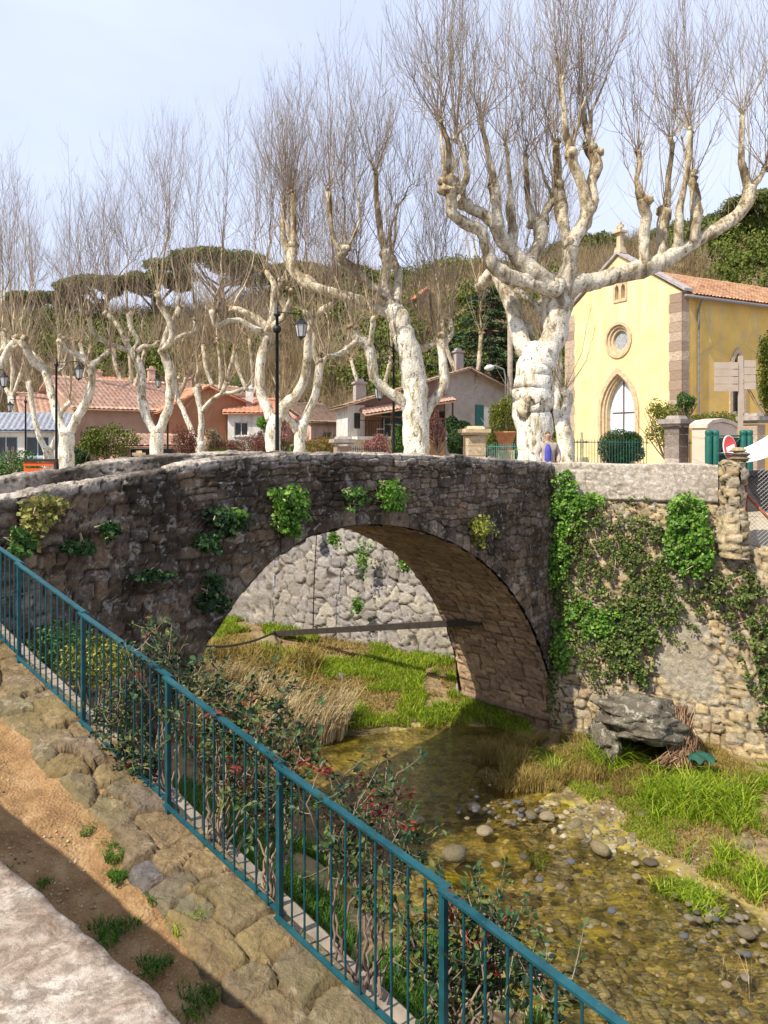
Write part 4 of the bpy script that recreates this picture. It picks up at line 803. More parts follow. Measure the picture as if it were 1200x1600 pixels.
mb = MB(); P_ = [sf.P(u, -.36, EV-.27) for u in np.linspace(-.2, LEN, 10)]; mb.tube(P_, .075, 8); mb.tube([sf.P(.9, -.36, EV-.3), sf.P(.92, -.2, EV-.5), sf.P(.95, -.09, EV-.75), sf.P(.95, -.09, 3), sf.P(.95, -.09, G)], .05, 8); mb.build('gutter', MT['zinc'], ch, True)
# -- houses
def house(name, label, px0, Y, alpha, width, zE, D, dz, wall, roofm, wins=(), z0=G, gable=False, chim=(), apex=.5, cat='house', over=.35, shut=None, wm=None):
    x0 = (px0-600)/F*Y; fr = Fr((x0, Y), rad(alpha)); e = empty(name, (x0, Y, z0), label, cat); W = width
    holes = []
    for (u, z, w, h, *o) in wins: holes.append([(u-w/2, z), (u+w/2, z), (u+w/2, z+h), (u-w/2, z+h)])
    mb = MB()
    if gable: za = zE+dz; top = [(W, zE), (W*apex, za), (0, zE)]
    else: top = [(W, zE), (0, zE)]
    holed(mb, fr, [(0, z0), (W, z0)]+top, holes, 0, .3)
    zs = zE
    if gable: fbox(mb, fr, 0, .3, .302, D-.3, z0, zE-.02); fbox(mb, fr, W-.3, W, .302, D-.3, z0, zE-.02); mb.prism([fr.P(u, D-.3, z) for u, z in [(0, z0), (W, z0), (W, zE), (W*apex, za), (0, zE)]], fr.P(0, .3, 0)-fr.P(0, 0, 0))
    else:
        for u in (0, W-.3): mb.prism([fr.P(u, .302, z0), fr.P(u, D, z0), fr.P(u, D, zE), fr.P(u, D/2, zE+dz), fr.P(u, .302, zE)], fr.P(.3, 0, 0)-fr.P(0, 0, 0))
        fbox(mb, fr, .3, W-.3, D-.3, D, z0, zE)
    wl = mb.build('wall', wall, e)
    mb = MB(); o = over; k = dz/(D/2) if not gable else 0
    if gable:
        k1 = dz/(W*apex); k2 = dz/(W*(1-apex))
        roof(mb, fr.P(-o, -o, zE-o*k1), fr.P(-o, D+o, zE-o*k1), fr.P(W*apex, D+o, za+.05), fr.P(W*apex, -o, za+.05), .3, .45, 4, .05); roof(mb, fr.P(W+o, -o, zE-o*k2), fr.P(W+o, D+o, zE-o*k2), fr.P(W*apex, D+o, za+.05), fr.P(W*apex, -o, za+.05), .3, .45, 4, .05)
    else:
        roof(mb, fr.P(-o, -o, zE-o*k+.05), fr.P(W+o, -o, zE-o*k+.05), fr.P(W+o, D/2, zE+dz+.05), fr.P(-o, D/2, zE+dz+.05), .3, .45, 4, .05); roof(mb, fr.P(-o, D+o, zE-o*k+.05), fr.P(W+o, D+o, zE-o*k+.05), fr.P(W+o, D/2, zE+dz+.05), fr.P(-o, D/2, zE+dz+.05), .3, .45, 4, .05)
    rf = mb.build('roof', roofm, e, True)
    for (u, v, zc, w, h) in chim:
        mb = MB(); fbox(mb, fr, u-w/2, u+w/2, v-w/2, v+w/2, zc, zc+h); fbox(mb, fr, u-w/2-.08, u+w/2+.08, v-w/2-.08, v+w/2+.08, zc+h, zc+h+.1); fbox(mb, fr, u-w/4, u+w/4, v-w/4, v+w/4, zc+h+.1, zc+h+.3); mb.build('chimney', wall, rf)
    for (u, z, w, h, *o_) in wins:
        mb = MB(); t_ = .07; ringprism(mb, fr, [(u-w/2, z), (u+w/2, z), (u+w/2, z+h), (u-w/2, z+h)], [(u-w/2+t_, z+t_), (u+w/2-t_, z+t_), (u+w/2-t_, z+h-t_), (u-w/2+t_, z+h-t_)], .12, .06); fbox(mb, fr, u-.025, u+.025, .125, .165, z+t_, z+h-t_); fbox(mb, fr, u-w/2-.06, u+w/2+.06, -.06, .0, z-.08, z-.002)
        wo_ = mb.build('window', wm or MT['white'], e); mb = MB(); fbox(mb, fr, u-w/2, u+w/2, .19, .21, z, z+h); mb.build('pane', MT['glass_dark'], wo_)
        if shut:
            for s in (-1, 1):
                mb = MB(); c = u+s*(w/2+w*.26); fbox(mb, fr, c-w*.25, c+w*.25, -.07, -.02, z, z+h)
                for q in range(8): fbox(mb, fr, c-w*.2, c+w*.2, -.085, -.071, z+h*(q+.25)/8, z+h*(q+.6)/8)
                mb.build('shutter', shut, e)
    return e, fr
e, fr = house('house', 'long brown rendered house with a pale pink tiled roof behind the two-stemmed tree', 118, 47, 42, 13.5, 2.35, 8, 2.1, MT['brownw'], MT['tile_pink'], [(3.2, -.2, .9, 1.2), (7.5, -.2, .9, 1.2)], chim=[(9.8, 3.5, 3.6, .55, 1.2)])
e, fr = house('house', 'upper house roof with white chimney rising behind the long brown house', 150, 62, 25, 5.2, 4.6, 6, 1.1, MT['pinkw'], MT['tile_red'], [(2.5, 2.6, .8, 1)], chim=[(4.6, 2, 5.2, .55, 1.2), (.4, 2, 5, .4, 1)])
e, fr = house('house', 'terracotta gable-ended house left of the white-walled cottage', 250, 50, 36, 8.2, 2.25, 9, 1.7, MT['terra'], MT['tile_red'], [(3.6, 0, .9, 1.1), (6.0, .1, .8, 1.0)], gable=True, apex=.4)
e, fr = house('cottage', 'low white-walled cottage with bright orange roof and two small windows', 356, 52, 12, 3.4, 2.2, 7, 1.15, MT['white'], MT['tile_red'], [(.9, .6, .95, .95), (2.35, 1.0, .4, .6)], chim=[(1.5, 1.5, 2.4, .5, 1.5)])
e, fr = house('shed', 'open shed with a pale tiled lean-to roof under the bushy tree', 188, 40, 38, 5, .0, 3.4, .55, MT['brownw'], MT['tile_pink'], [(2.2, -1.3, 3.4, 1.15)], cat='shed')
e, fr = house('cottage', 'cream cottage with barred windows behind the thin V-shaped tree', 40, 48, 30, 5.2, 1.9, 6, 1.5, MT['cream'], MT['tile_pink'], [(1.2, -.6, 1.0, 1.7), (3.3, -.6, 1.0, 1.5)], wm=MT['wood'], chim=[(4.2, 2, 2.9, .5, 1.4)])
e, fr = house('cottage', 'white cottage with pale blue glazed front at the left edge', -30, 44, 14, 4.3, .9, 5, 1.0, MT['white'], m_flat('slate_blue_sheet', (.24, .26, .31), .5, .3, 5, .2), [(1.3, -.7, 1.3, 1.2), (3.0, -.7, 1.3, 1.2)], wm=m_flat('pale_blue_paint', (.40, .52, .62), .5, .1))
e, fr = house('cottage', 'small pinkish cottage with dark red roof just left of the balcony house', 486, 54, 44, 3.2, 1.7, 6, 1.4, MT['pinkw'], MT['tile_dark'], [(1.5, .1, .8, .8)])
e, fr = house('house', 'pale yellow house with a brown roof among bare trees behind the balcony house', 498, 66, 15, 4.4, 5.2, 6, 1.1, MT['cream'], MT['tile_dark'], [(.9, 2.6, .8, 1.2), (2.9, 2.6, .8, 1.2)], chim=[(3.9, 2, 6, .5, 1)], z0=1)
e, fr = house('house', 'pink house high on the hillside between the two big trees', 651, 73, 22, 2.45, 14.1, 4, .85, MT['pinkw'], MT['tile_red'], [(1.4, 13.2, .4, .5)], z0=11.5, gable=True, apex=.42)
e, fr = house('house', 'faded red house half hidden in the bare trees on the slope', 318, 68, 20, 4.2, 6.6, 6, 1.1, m_plaster('faded_red_render', (.42, .24, .18)), MT['tile_dark'], [(1.2, 4.6, .7, 1), (3, 4.6, .7, 1)], z0=1)
e, fr = house('cottage', 'small cottage with a red roof between the white fork and the pale tree', 428, 58, 42, 3.2, 2.3, 6, 1.2, MT['brownw'], MT['tile_red'], [(2, .8, .8, 1)])
# balcony house: wide gable, left half white with a covered balcony
Yb = 42; xb = (543-600)/F*Yb; fr = Fr((xb, Yb), rad(45)); fr.b = np.array([-.25, .97]); bh = empty('house', (xb, Yb, G), 'wide gabled house with covered balcony, green shutters and grey rendered right half', 'house')
W, zl, za, zr, ap = 15.2, 2.2, 4.85, 3.7, 10.5; zg = lambda u: zl+(za-zl)*u/ap if u < ap else za+(zr-za)*(u-ap)/(W-ap)
mb = MB(); holed(mb, fr, [(8.2, G), (W, G), (W, zr), (ap, za), (8.2, zg(8.2))], [[(12.1, 1.15), (13.6, 1.15), (13.6, 2.55), (12.1, 2.55)]], 0, .3); fbox(mb, fr, W-.3, W, .302, 3.2, G, zr-.1); fbox(mb, fr, .3, W-.3, 2.9, 3.2, G, 2.2); mb.build('grey_wall', MT['greyw'], bh)
mb = MB(); fbox(mb, fr, 0, 1.3, 0, .3, G, zl); fbox(mb, fr, 0, .3, .302, 3.2, G, zl-.05); fbox(mb, fr, 1.3, 8.19, .0, .3, .32, .50); mb.build('white_wall', MT['white'], bh)
mb = MB(); holed(mb, fr, [(1.3, G), (8.19, G), (8.19, .3), (1.3, .3)], [[(3.0, -1.2), (4.6, -1.2), (4.6, -.2), (3.0, -.2)]], .02, .28); fbox(mb, fr, 1.3, 8.19, 1.7, 1.9, .3, zl+.3); fbox(mb, fr, 1.02, 1.3, .303, 1.7, .3, zl); mb.build('orange_wall', MT['orangew'], bh)
mb = MB(); mb.prism([fr.P(u, .05, z) for u, z in [(.0, zl+.02), (8.19, zl-.1+.0), (8.19, zg(8.19)), (.0, zl+.06)]], fr.P(0, .2, 0)-fr.P(0, 0, 0)); mb.build('shaded_gable_wall', MT['purpw'], bh)
mb = MB(); roof(mb, fr.P(-.5, -.6, zl-.13), fr.P(-.5, 3.5, zl-.13), fr.P(ap, 3.5, za+.08), fr.P(ap, -.6, za+.08), .28, .45, 4, .05); roof(mb, fr.P(W+.5, -.6, zr-.12), fr.P(W+.5, 3.5, zr-.12), fr.P(ap, 3.5, za+.08), fr.P(ap, -.6, za+.08), .28, .45, 4, .05)
rf = mb.build('roof', MT['tile_dark'], bh, True)
for (u, v, zc, w, h) in [(1.5, 2, 2.4, .8, 1.15), (5.8, 2.5, 3.2, .8, 1.3), (10.1, 1.2, 4.5, .75, 1.5)]:
    mb = MB(); fbox(mb, fr, u-w/2, u+w/2, v-w/2, v+w/2, zc, zc+h); fbox(mb, fr, u-w/2-.1, u+w/2+.1, v-w/2-.1, v+w/2+.1, zc+h, zc+h+.12); fbox(mb, fr, u-w/3, u+w/3, v-w/3, v+w/3, zc+h+.12, zc+h+.3); mb.build('chimney', MT['greyw'], rf)
mb = MB(); roof(mb, fr.P(.9, -1.5, 1.62), fr.P(8.6, -1.5, 2.7), fr.P(8.6, -.02, 3.1), fr.P(.9, -.02, 2.0), .28, .4, 4, .05); mb.build('canopy', MT['tile_pink'], bh, True)
mb = MB()
for u in (1.1, 4.6, 8.2): fbox(mb, fr, u, u+.12, -1.35, -1.23, .46, 1.62+(u-.9)*.14)
fbox(mb, fr, .9, 8.5, -1.36, -1.2, 1.5, 1.6); mb.build('canopy_post', MT['wood'], bh)
mb = MB(); fbox(mb, fr, .3, 8.0, -1.5, -.01, .28, .45); mb.build('balcony', MT['white'], bh)
mb = MB()
for u in np.arange(.35, 8.0, .14): fbox(mb, fr, u, u+.025, -1.46, -1.435, .45, 1.3)
fbox(mb, fr, .33, 8.0, -1.47, -1.425, 1.3, 1.34); mb.build('balcony_railing', MT['black'], bh)
for u in (3.6, 4.6, 6.3, 7.3):
    mb = MB(); fbox(mb, fr, u-.3, u+.3, 1.58, 1.69, .46, 2.1); mb.build('shutter', MT['shut'], bh)
mb = MB(); fbox(mb, fr, .5, .95, -.03, -.005, .9, 1.75); mb.build('pane', MT['glass_dark'], bh)
mb = MB(); fbox(mb, fr, 12.1, 13.6, .1, .16, 1.15, 2.55); mb.build('window_frame', MT['white'], bh); mb = MB(); fbox(mb, fr, 12.85, 13.15, .07, .099, 1.3, 2.4); fbox(mb, fr, 13.2, 13.5, .07, .099, 1.3, 2.4); mb.build('pane', MT['glass_dark'], bh)
for u in (11.65, 14.05): mb = MB(); fbox(mb, fr, u-.42, u+.42, -.08, -.02, 1.1, 2.6); mb.build('shutter', MT['shut'], bh)
ft = empty('balcony_table', fr.P(3.2, -.7, .46), 'small white table with chairs on the balcony of the gabled house', 'table'); mb = MB(); mb.lathe(fr.P(3.2, -.7, .46), [(.22, 0), (.04, .05), (.04, .66), (.4, .68), (.4, .72), (0, .73)], 12); mb.build('table_top', MT['white'], ft)
for u in (2.3, 4.6, 6.0):
    cw = MB(); c = fr.P(u, -.7, .46)
    for a_, b_ in ((-.2, -.2), (.2, -.2), (-.2, .2), (.2, .2)): cw.box(c+[a_, b_, .2], (.04, .04, .4))
    cw.box(c+[0, 0, .42], (.46, .46, .05)); cw.box(c+[.2, .0, .7], (.05, .46, .55)); cw.build('balcony_chair', MT['white'], None, label={2.3: 'white chair left of the table on the balcony', 4.6: 'white chair just right of the balcony table', 6.0: 'white chair at the right end of the balcony'}[u], cat='chair', loc=c)
# ---------------------------------------------------------------- railing along the ramp
t = NT('teal_railing_paint'); c = t.ramp(t.noise(9, 5), [(.3, (.003, .045, .058)), (.7, (.009, .085, .105))]); c = t.mix(t.ramp(t.noise(60, 6, None, .3, .7), [(.62, 0), (.68, .85)]), c, (.14, .07, .035)); MT['teal'] = t.fin(c, .5, t.bump(t.noise(70, 4), .4, .004), .4)
def fx(Y): return 3.966-1.0075*Y
def ftop(Y): return .2533*Y-3.034
def fbot(Y): return .2533*Y-3.934
fn_ = empty('railing', (fx(4.55), 4.55, ftop(4.55)-1.0), 'teal blue metal railing running down the ramp with thin upright bars', 'railing')
ang = math.atan2(1, -1.0075)
pys = [9.35, 8.40, 7.45, 6.44, 5.46, 4.55, 3.655, 2.70]
post_m = bar_m = None
def link_copy(name, me, parent, w):
    o = bpy.data.objects.new(name, me); COL.objects.link(o); o.parent = parent; o.location = Vector([float(q) for q in w])-wloc(parent); return o
mb = MB(); mb.box((0, 0, -.50), (.033, .033, 1.04), ang); mb.box((0, 0, .024), (.05, .05, .012), ang); pm_ = mb.build('post', MT['teal']); post_m = pm_.data; bpy.data.objects.remove(pm_)
mb = MB(); mb.tube([(0, 0, -.9), (0, 0, -.02)], .0075, 6, cap=False); pm_ = mb.build('baluster', MT['teal'], None, True); bar_m = pm_.data; bpy.data.objects.remove(pm_)
for k, Yp in enumerate(pys):
    link_copy('post', post_m, fn_, (fx(Yp), Yp, ftop(Yp)-.02))
    if k < len(pys)-1:
        Y2 = pys[k+1]; o1, o2 = (-.0, -.012) if k % 2 else (.008, -.02)
        for nm, f_, w_, h_, sh in (('top_rail', ftop, .046, .014, 0), ('bottom_rail', fbot, .032, .012, 0)):
            mb = MB(); A = np.array([fx(Yp)-.02, Yp-.02, f_(Yp)+o1]); B = np.array([fx(Y2)+.02, Y2+.02, f_(Y2)+o2]); d = unit(B-A); s = unit(np.cross(d, UP)); n = np.cross(s, d)
            V = np.array([p+s*i*w_/2+n*j*h_/2 for p in (A, B) for j in (-1, 1) for i in (-1, 1)]); mb.add(V, [(0, 2, 3, 1), (4, 5, 7, 6), (0, 1, 5, 4), (2, 6, 7, 3), (0, 4, 6, 2), (1, 3, 7, 5)]); mb.build(nm, MT['teal'], fn_)
        for q in range(1, 11): Yb_ = Yp+(Y2-Yp)*q/11; link_copy('baluster', bar_m, fn_, (fx(Yb_), Yb_, ftop(Yb_)+o1+(o2-o1)*q/11))
# ---------------------------------------------------------------- street furniture
def lantern(mb, mg, c, s=1.0, a=.5):
    c = np.array(c, float)   # c = top of the lantern
    mb.lathe(c, [(0, 0), (.025*s, -.0), (.03*s, -.06*s), (.07*s, -.10*s), (.06*s, -.12*s), (.11*s, -.16*s), (.20*s, -.24*s), (.205*s, -.26*s), (.0, -.255*s)], 6)
    for k in range(6):
        an = k*math.pi/3; p = np.array([math.cos(an), math.sin(an), 0]); mb.tube([c+p*.19*s-UP*.26*s, c+p*.12*s-UP*.62*s], .010*s, 5, cap=False)
    mb.lathe(c-UP*.62*s, [(0, 0), (.125*s, 0), (.13*s, -.02*s), (.05*s, -.05*s), (.02*s, -.09*s), (0, -.11*s)], 6)
    mg.lathe(c, [(.18*s, -.262*s), (.112*s, -.615*s)], 6)
MT['lglass'] = m_flat('lantern_glass', (.42, .43, .42), .15, .2, 5, .05, 0, .5)
def lamp(label, px, ytop, Y, arm, drop=0, s=1.0, kind='bar', r=.05):
    x, _, zt = at(px, ytop, Y); e = empty('street_lamp', (x, Y, G), label, 'street lamp', 'black iron street lamps on the square'); mb = MB()
    mb.lathe((x, Y, G), [(.16, 0), (.16, .1), (.10, .16), (.09, .7), (.06, .78), (r, .9), (r*.75, zt-G-.25), (r*1.6, zt-G-.22), (r*1.6, zt-G-.15), (r*.7, zt-G-.1), (r*.5, zt-G), (0, zt-G+.1)], 12); mb.build('pole', MT['black'], e, True)
    mb = MB()
    if kind == 'bar': tip = np.array([x+arm, Y, zt-.12+drop]); mb.tube([(x, Y, zt-.10), tip], .018, 6); mb.tube([(x, Y, zt-.5), (x+arm*.3, Y, zt-.33), (x+arm*.5, Y, zt-.12)], .012, 6); mb.tube([tip, tip-UP*.08], .02, 6); tip = tip-UP*.05
    else:
        th = np.linspace(0, math.pi, 14); R_ = abs(arm)/2; P = np.stack([x+arm/2+np.cos(th)*R_*(-1 if arm > 0 else 1), 0*th+Y, zt-R_+np.sin(th)*R_], 1); mb.tube(P, .022, 6); tip = P[-1]-UP*.02
        th = np.linspace(0, 3.6*math.pi, 40); rr = .22*(1-th/(3.9*math.pi)); mb.tube(np.stack([x+arm*.5+np.cos(th)*rr, 0*th+Y, zt-R_-.25+np.sin(th)*rr], 1), .013, 5)
        mb.tube([tip, tip-UP*1.0], .016, 6); tip = tip-UP*1.0
    mb.build('arm', MT['black'], e, True); m1 = MB(); m2 = MB(); lantern(m1, m2, tip, s); l = m1.build('lantern', MT['black'], e); m2.build('lantern_glass', MT['lglass'], l)
    if kind == 'bar' and Y < 25:
        m3 = MB(); th = np.linspace(0, math.pi, 9); m3.lathe((x, Y, zt-.62), [(0, -.13), (.09, -.11), (.13, -.03), (.13, .03), (.09, .1), (0, .12)], 14); m3.build('spotlight', MT['black'], e, True)
    return e
lamp('tall black lamp post with one lantern, directly in front of the white forked tree', 433, 482, 23, .72, -.05, 1.0, r=.062)
lamp('scroll-armed black lamp post just left of the tall leaning plane tree', 615, 540, 27, -.5, 0, .95, 'scroll')
lamp('thin black lamp post with a lantern on its right, beside the orange barrier', 88, 562, 28, .82, .05, .9)
lamp('black lamp whose lantern hangs at the left edge above the glazed cottage', -28, 575, 30, .85, .05, .95)
lamp('low lamp post with its lantern reaching left, behind the orange barrier', 40, 622, 38, -.78, .05, .85)
lamp('lamp whose lantern shows beside the right stem of the two-stemmed tree', 262, 584, 40, -.5, .05, .9)
# cobra head street light on a timber pole
x, Y, z = at(797, 500, 32); e = empty('street_light', (x, Y, G), 'pale curved street light on a tall grey timber pole left of the huge tree', 'street light')
mb = MB(); mb.tube([(x, Y, G), (x, Y, z)], .11, 8); mb.build('pole', m_flat('old_timber', (.30, .25, .2), .9, .3, 8), e, True)
mb = MB(); mb.tube([at(790, 660, 31.8), at(790, 590, 31.8), at(787, 577, 31.8), at(775, 572, 31.8), at(768, 572, 31.8)], .035, 6); mb.build('arm', MT['zinc'], e, True)
mb = MB(); mb.tube([at(772, 573, 31.8), at(768, 574, 31.8), at(762, 575, 31.8), at(757, 576, 31.8)], [.05, .12, .13, .04], 8); mb.build('lamp_head', m_flat('pale_lamp_head', (.6, .6, .56), .4, .1), e, True)
# orange barrier
x, Y, z = at(38, 719, 28); e = empty('barrier', (x+.6, Y, G), 'orange slatted barrier with a dark top board behind the left parapet', 'barrier'); om_ = m_flat('orange_paint', (.62, .10, .015), .5, .15, 8)
for k, (zz, h) in enumerate([(-.70, .14), (-.93, .14), (-1.16, .14)]): mb = MB(); mb.box((x+.6, Y, zz), (1.22, .04, h)); mb.build('slat', om_, e)
mb = MB(); mb.box((x+.6, Y-.01, -.57), (1.26, .10, .10)); mb.build('top_board', m_flat('dark_board', (.03, .025, .02), .7), e)
for sx in (-.6, .6): mb = MB(); mb.box((x+.6+sx, Y+.04, -1.0), (.06, .05, .82)); mb.build('post', om_, e)
# gate piers
def pier(label, px, ytop, Y, w, mat, capm, rz=.5, blocks=True, urn=False):
    x, _, z = at(px, ytop, Y); e = empty('gate_pier', (x, Y, G), label, 'gate pier'); mb = MB(); zz = G; k = 0
    while zz < z-.32: h = min(.34, z-.30-zz); mb.box((x, Y, zz+h/2), (w+.012*(k % 2), w+.012*(k % 2), h-.012), rz, a=[rng.random()]*8); zz += h; k += 1
    mb.build('shaft', mat, e); mb = MB(); mb.box((x, Y, z-.24), (w+.14, w+.14, .08), rz, .5); mb.box((x, Y, z-.14), (w+.30, w+.30, .13), rz, .5); mb.box((x, Y, z-.03), (w+.0, w+.0, .11), rz, .5, taper=.8); mb.build('cap', capm, e); return e
pier('grey stone gate pier with a broad cap right of the airy green shrub', 1057, 651, 22, .46, m_stone('grey_pier_stone', [(.30, .25, .22), (.38, .32, .28)], (.15, .12, .1)), MT['grey_stone'], .62)
pier('grey stone gate pier behind the direction sign post', 1178, 647, 24, .46, MT['sandst'], MT['grey_stone'], .62)
pier('sandstone gate pier with moulded cap beside the dark clipped shrub', 741, 667, 27, .62, m_stone('sand_pier_stone', [(.50, .38, .25), (.56, .44, .30)], (.3, .22, .14), lam=.1), MT['trim'], .2)
pier('weathered stone pier in front of the balcony house, partly hidden by the bridge', 535, 683, 29, .55, MT['sandst'], MT['grey_stone'], .3)
pier('small pale garden post below the bushy tree', 217, 705, 36, .3, MT['trim'], MT['trim'], .3)
# cream wall end with rounded top
x, Y, z = at(1104, 664, 21); fr = Fr((x, Y), rad(40)); e = empty('wall_end', (x, Y, G), 'cream and mauve rendered wall end with a rounded top behind the green posts', 'wall'); mb = MB(); prof = [(0, G), (1.75, G), (1.75, z-.06), (1.45, z+.03), (.85, z+.08), (.25, z+.03), (0, z-.06)]
mb.prism([fr.P(u, 0, z_) for u, z_ in prof], fr.P(0, .42, 0)-fr.P(0, 0, 0)); mb.build('wall', m_plaster('mauve_cream_render', (.60, .48, .38)), e)
mb = MB(); V = [fr.P(u, -.05, z_) for u, z_ in [(-.05, z-.08), (.25, z+.04), (.85, z+.10), (1.45, z+.04), (1.8, z-.08)]]; W_ = [p+np.array([0, 0, .10]) for p in V[::-1]]; mb.prism(V+W_, fr.P(0, .52, 0)-fr.P(0, 0, 0)); mb.build('coping', m_flat('cream_coping', (.56, .45, .36), .9, .2), e)
# green posts in pairs with gate bars
for k, (px, Y, lab) in enumerate([(1107, 19.2, 'left round green metal post beside the cream wall end'), (1118, 19.2, 'second round green metal post from the left beside the cream wall end'), (1161, 19.6, 'third round green metal post, between the no-entry sign and sign post'), (1171, 19.6, 'rightmost round green metal post behind the white canvas')]):
    x, _, z = at(px, 672, Y); mb = MB(); mb.lathe((x, Y, G), [(.085, 0), (.085, z-G-.16), (.07, z-G-.13), (.085, z-G-.11), (.085, z-G-.03), (.06, z-G), (0, z-G+.01)], 14); mb.build('bollard', MT['green_p'], None, True, lab, 'bollard', 'green posts beside the gate', loc=(x, Y, G))
e = empty('barrier_gate', at(1138, 722, 19.8), 'dark green crossed-bar gate between the pairs of round posts', 'gate'); mb = MB()
for p, q in (((1120, 683), (1160, 716)), ((1120, 716), (1160, 683)), ((1120, 681), (1160, 681)), ((1120, 718), (1160, 718))): mb.tube([at(*p, 19.35), at(*q, 19.6)], .022, 6)
mb.build('crossbars', MT['green_p'], e, True); 
mb = MB(); mb.prism([at(1121, 684, 19.5), at(1159, 684, 19.7), at(1159, 722, 19.7), at(1121, 722, 19.5)], (0, .02, 0)); mb.build('mesh_panel', m_flat('dark_green_mesh', (.035, .05, .045), .7), e)
# no-entry sign, leaning and turned
c = at(1141, 700, 18.4); e = empty('road_sign', (c[0], c[1], G), 'red round no-entry sign with a white bar, leaning behind the broken pier', 'road sign'); nrm_ = unit(np.array([.62, -.78, .12])); r_ = unit(np.cross(UP, nrm_)); u_ = np.cross(nrm_, r_)
tl = .22; r2, u2 = r_*math.cos(tl)+u_*math.sin(tl), -r_*math.sin(tl)+u_*math.cos(tl)
def disc(R, off, th, sx=1): an = np.linspace(0, 2*math.pi, 37)[:-1]; return MB().prism([c+r2*math.cos(k)*R*sx+u2*math.sin(k)*R+nrm_*off for k in an], nrm_*th)
disc(.31, -.02, .018).build('rim', MT['white'], e); disc(.285, .001, .006).build('disc', m_flat('sign_red', (.50, .02, .02), .4, .1), e)
mb = MB(); mb.prism([c+r2*a_*.20+u2*b_*.055+nrm_*.009 for a_, b_ in ((-1, -1), (1, -1), (1, 1), (-1, 1))], nrm_*.004); mb.build('bar', m_flat('sign_white', (.78, .78, .78), .4, .05), e); mb = MB(); mb.tube([c-nrm_*.05+u2*.3, c-nrm_*.05, np.array([c[0]-.1, c[1]+.05, G])], .028, 8); mb.build('pole', MT['zinc'], e, True)
# finger-board sign
x, Y, z = at(1157, 556, 21); e = empty('direction_sign', (x, Y, G), 'beige post with blank direction boards on both sides in front of the church', 'sign'); bm_ = m_flat('beige_boards', (.40, .32, .25), .7, .12, 3, .15); mb = MB(); mb.box((x, Y, (z+G)/2), (.10, .10, z-G)); mb.build('post', bm_, e)
for i_ in range(4):
    for (a_, b_, yy, hh) in ((1115.5, 1153, 566+i_*11.6, 10.5), (1162, 1180, 563+i_*11.6, 10.5)):
        p, q = at(a_, yy, Y), at(b_, yy, Y); mb = MB(); mb.box(((p[0]+q[0])/2, Y-.02, p[2]-hh/F*Y/2), (q[0]-p[0], .03, hh/F*Y)); mb.build('board', bm_, e)
# railings of the churchyard
def fence_run(label, pa, pb, Ya, Yb, ytop, mat, n, cat='railing'):
    a = at(pa, ytop, Ya); b = at(pb, ytop, Yb); b[2] = a[2]; e = empty('garden_railing', (a[0], a[1], G), label, cat); mb = MB()
    for k in range(n+1): p = a+(b-a)*k/n; mb.tube([[p[0], p[1], G], p+UP*.03, p+UP*.08], [.012, .012, .003], 4, cap=False)
    mb.build('bars', mat, e); mb = MB()
    for dz in (-.04, -.75): d = unit(b-a); mb.tube([a+UP*dz, b+UP*dz], .014, 4)
    mb.build('rails', mat, e); return e
gp = m_flat('verdigris_paint', (.06, .22, .18), .5, .3, 9)
fence_run('thin verdigris railing in front of the clipped round bush and church', 893, 1010, 25, 25.4, 689, gp, 26); fence_run('verdigris railing between the sandstone pier and the huge tree', 752, 808, 27, 26, 696, gp, 16); fence_run('verdigris railing between the grey gate pier and the cream wall end', 1070, 1090, 22.4, 22.4, 690, gp, 5); fence_run('low dark railing left of the leaning tree by the weathered pier', 545, 600, 30, 30, 700, MT['black'], 16)
# calvary cross
x, Y, z = at(909, 655+10, 28); e = empty('wayside_cross', (x, Y, G), 'small ochre wayside cross on a pedestal behind the church railing', 'cross'); mb = MB(); mb.box((x, Y, G+.25), (.6, .6, .5), .4); mb.box((x, Y, G+.7), (.4, .4, .5), .4, taper=.8); mb.build('pedestal', MT['trim'], e); mb = MB(); mb.box((x, Y, G+1.38), (.08, .08, .95)); mb.box((x, Y, G+1.50), (.44, .07, .08)); mb.build('cross', MT['trim'], e)
# terracotta urn
x, Y, z = at(790, 672, 29); e = empty('urn', (x, Y, z-.75), 'wide terracotta urn left of the huge tree behind the railing', 'urn'); mb = MB(); mb.lathe((x, Y, z-.75), [(0, 0), (.25, 0), (.28, .05), (.22, .1), (.34, .5), (.40, .6), (.46, .64), (.46, .70), (.38, .70), (.34, .6), (0, .58)], 20); mb.build('bowl', m_flat('terracotta', (.50, .22, .10), .8, .25), e, True); mb = MB(); mb.box((x, Y, (z-.75+G)/2), (.6, .6, z-.75-G)); mb.build('pedestal', MT['trim'], e)
# white canvas and dark clutter behind the wire fence
e0 = at(1180, 700, 17.6); U, V = np.meshgrid(np.linspace(0, 1, 24), np.linspace(0, 1, 14), indexing='ij'); A = at(1156, 708, 17.4); 
P = np.stack([A[0]+U*1.5, A[1]+V*1.2+.1*U, A[2]+.0+.62*U**1.9+.05*np.sin(V*5)*U], -1); nv = 14; i = (np.arange(23)[:, None]*nv+np.arange(13)[None, :]).ravel(); mb = MB(); f = np.stack([i, i+nv, i+nv+1, i+1], 1); mb.add(P, f); P2 = P.copy(); P2[..., 2] -= .03; mb.add(P2, f[:, ::-1])
edge = np.array([P[k, 0] for k in range(24)]); e2 = edge-UP*.22*1.0; mb.add(np.concatenate([edge, e2]), np.array([(k, k+24, k+25, k+1) for k in range(23)]))
mb.build('canvas', m_flat('white_canvas', (.80, .79, .76), .8, .06, 3, .1), None, True, 'white curved canvas cover behind the wire fence at the right edge', 'canvas', loc=(A[0], A[1], A[2]-.2))
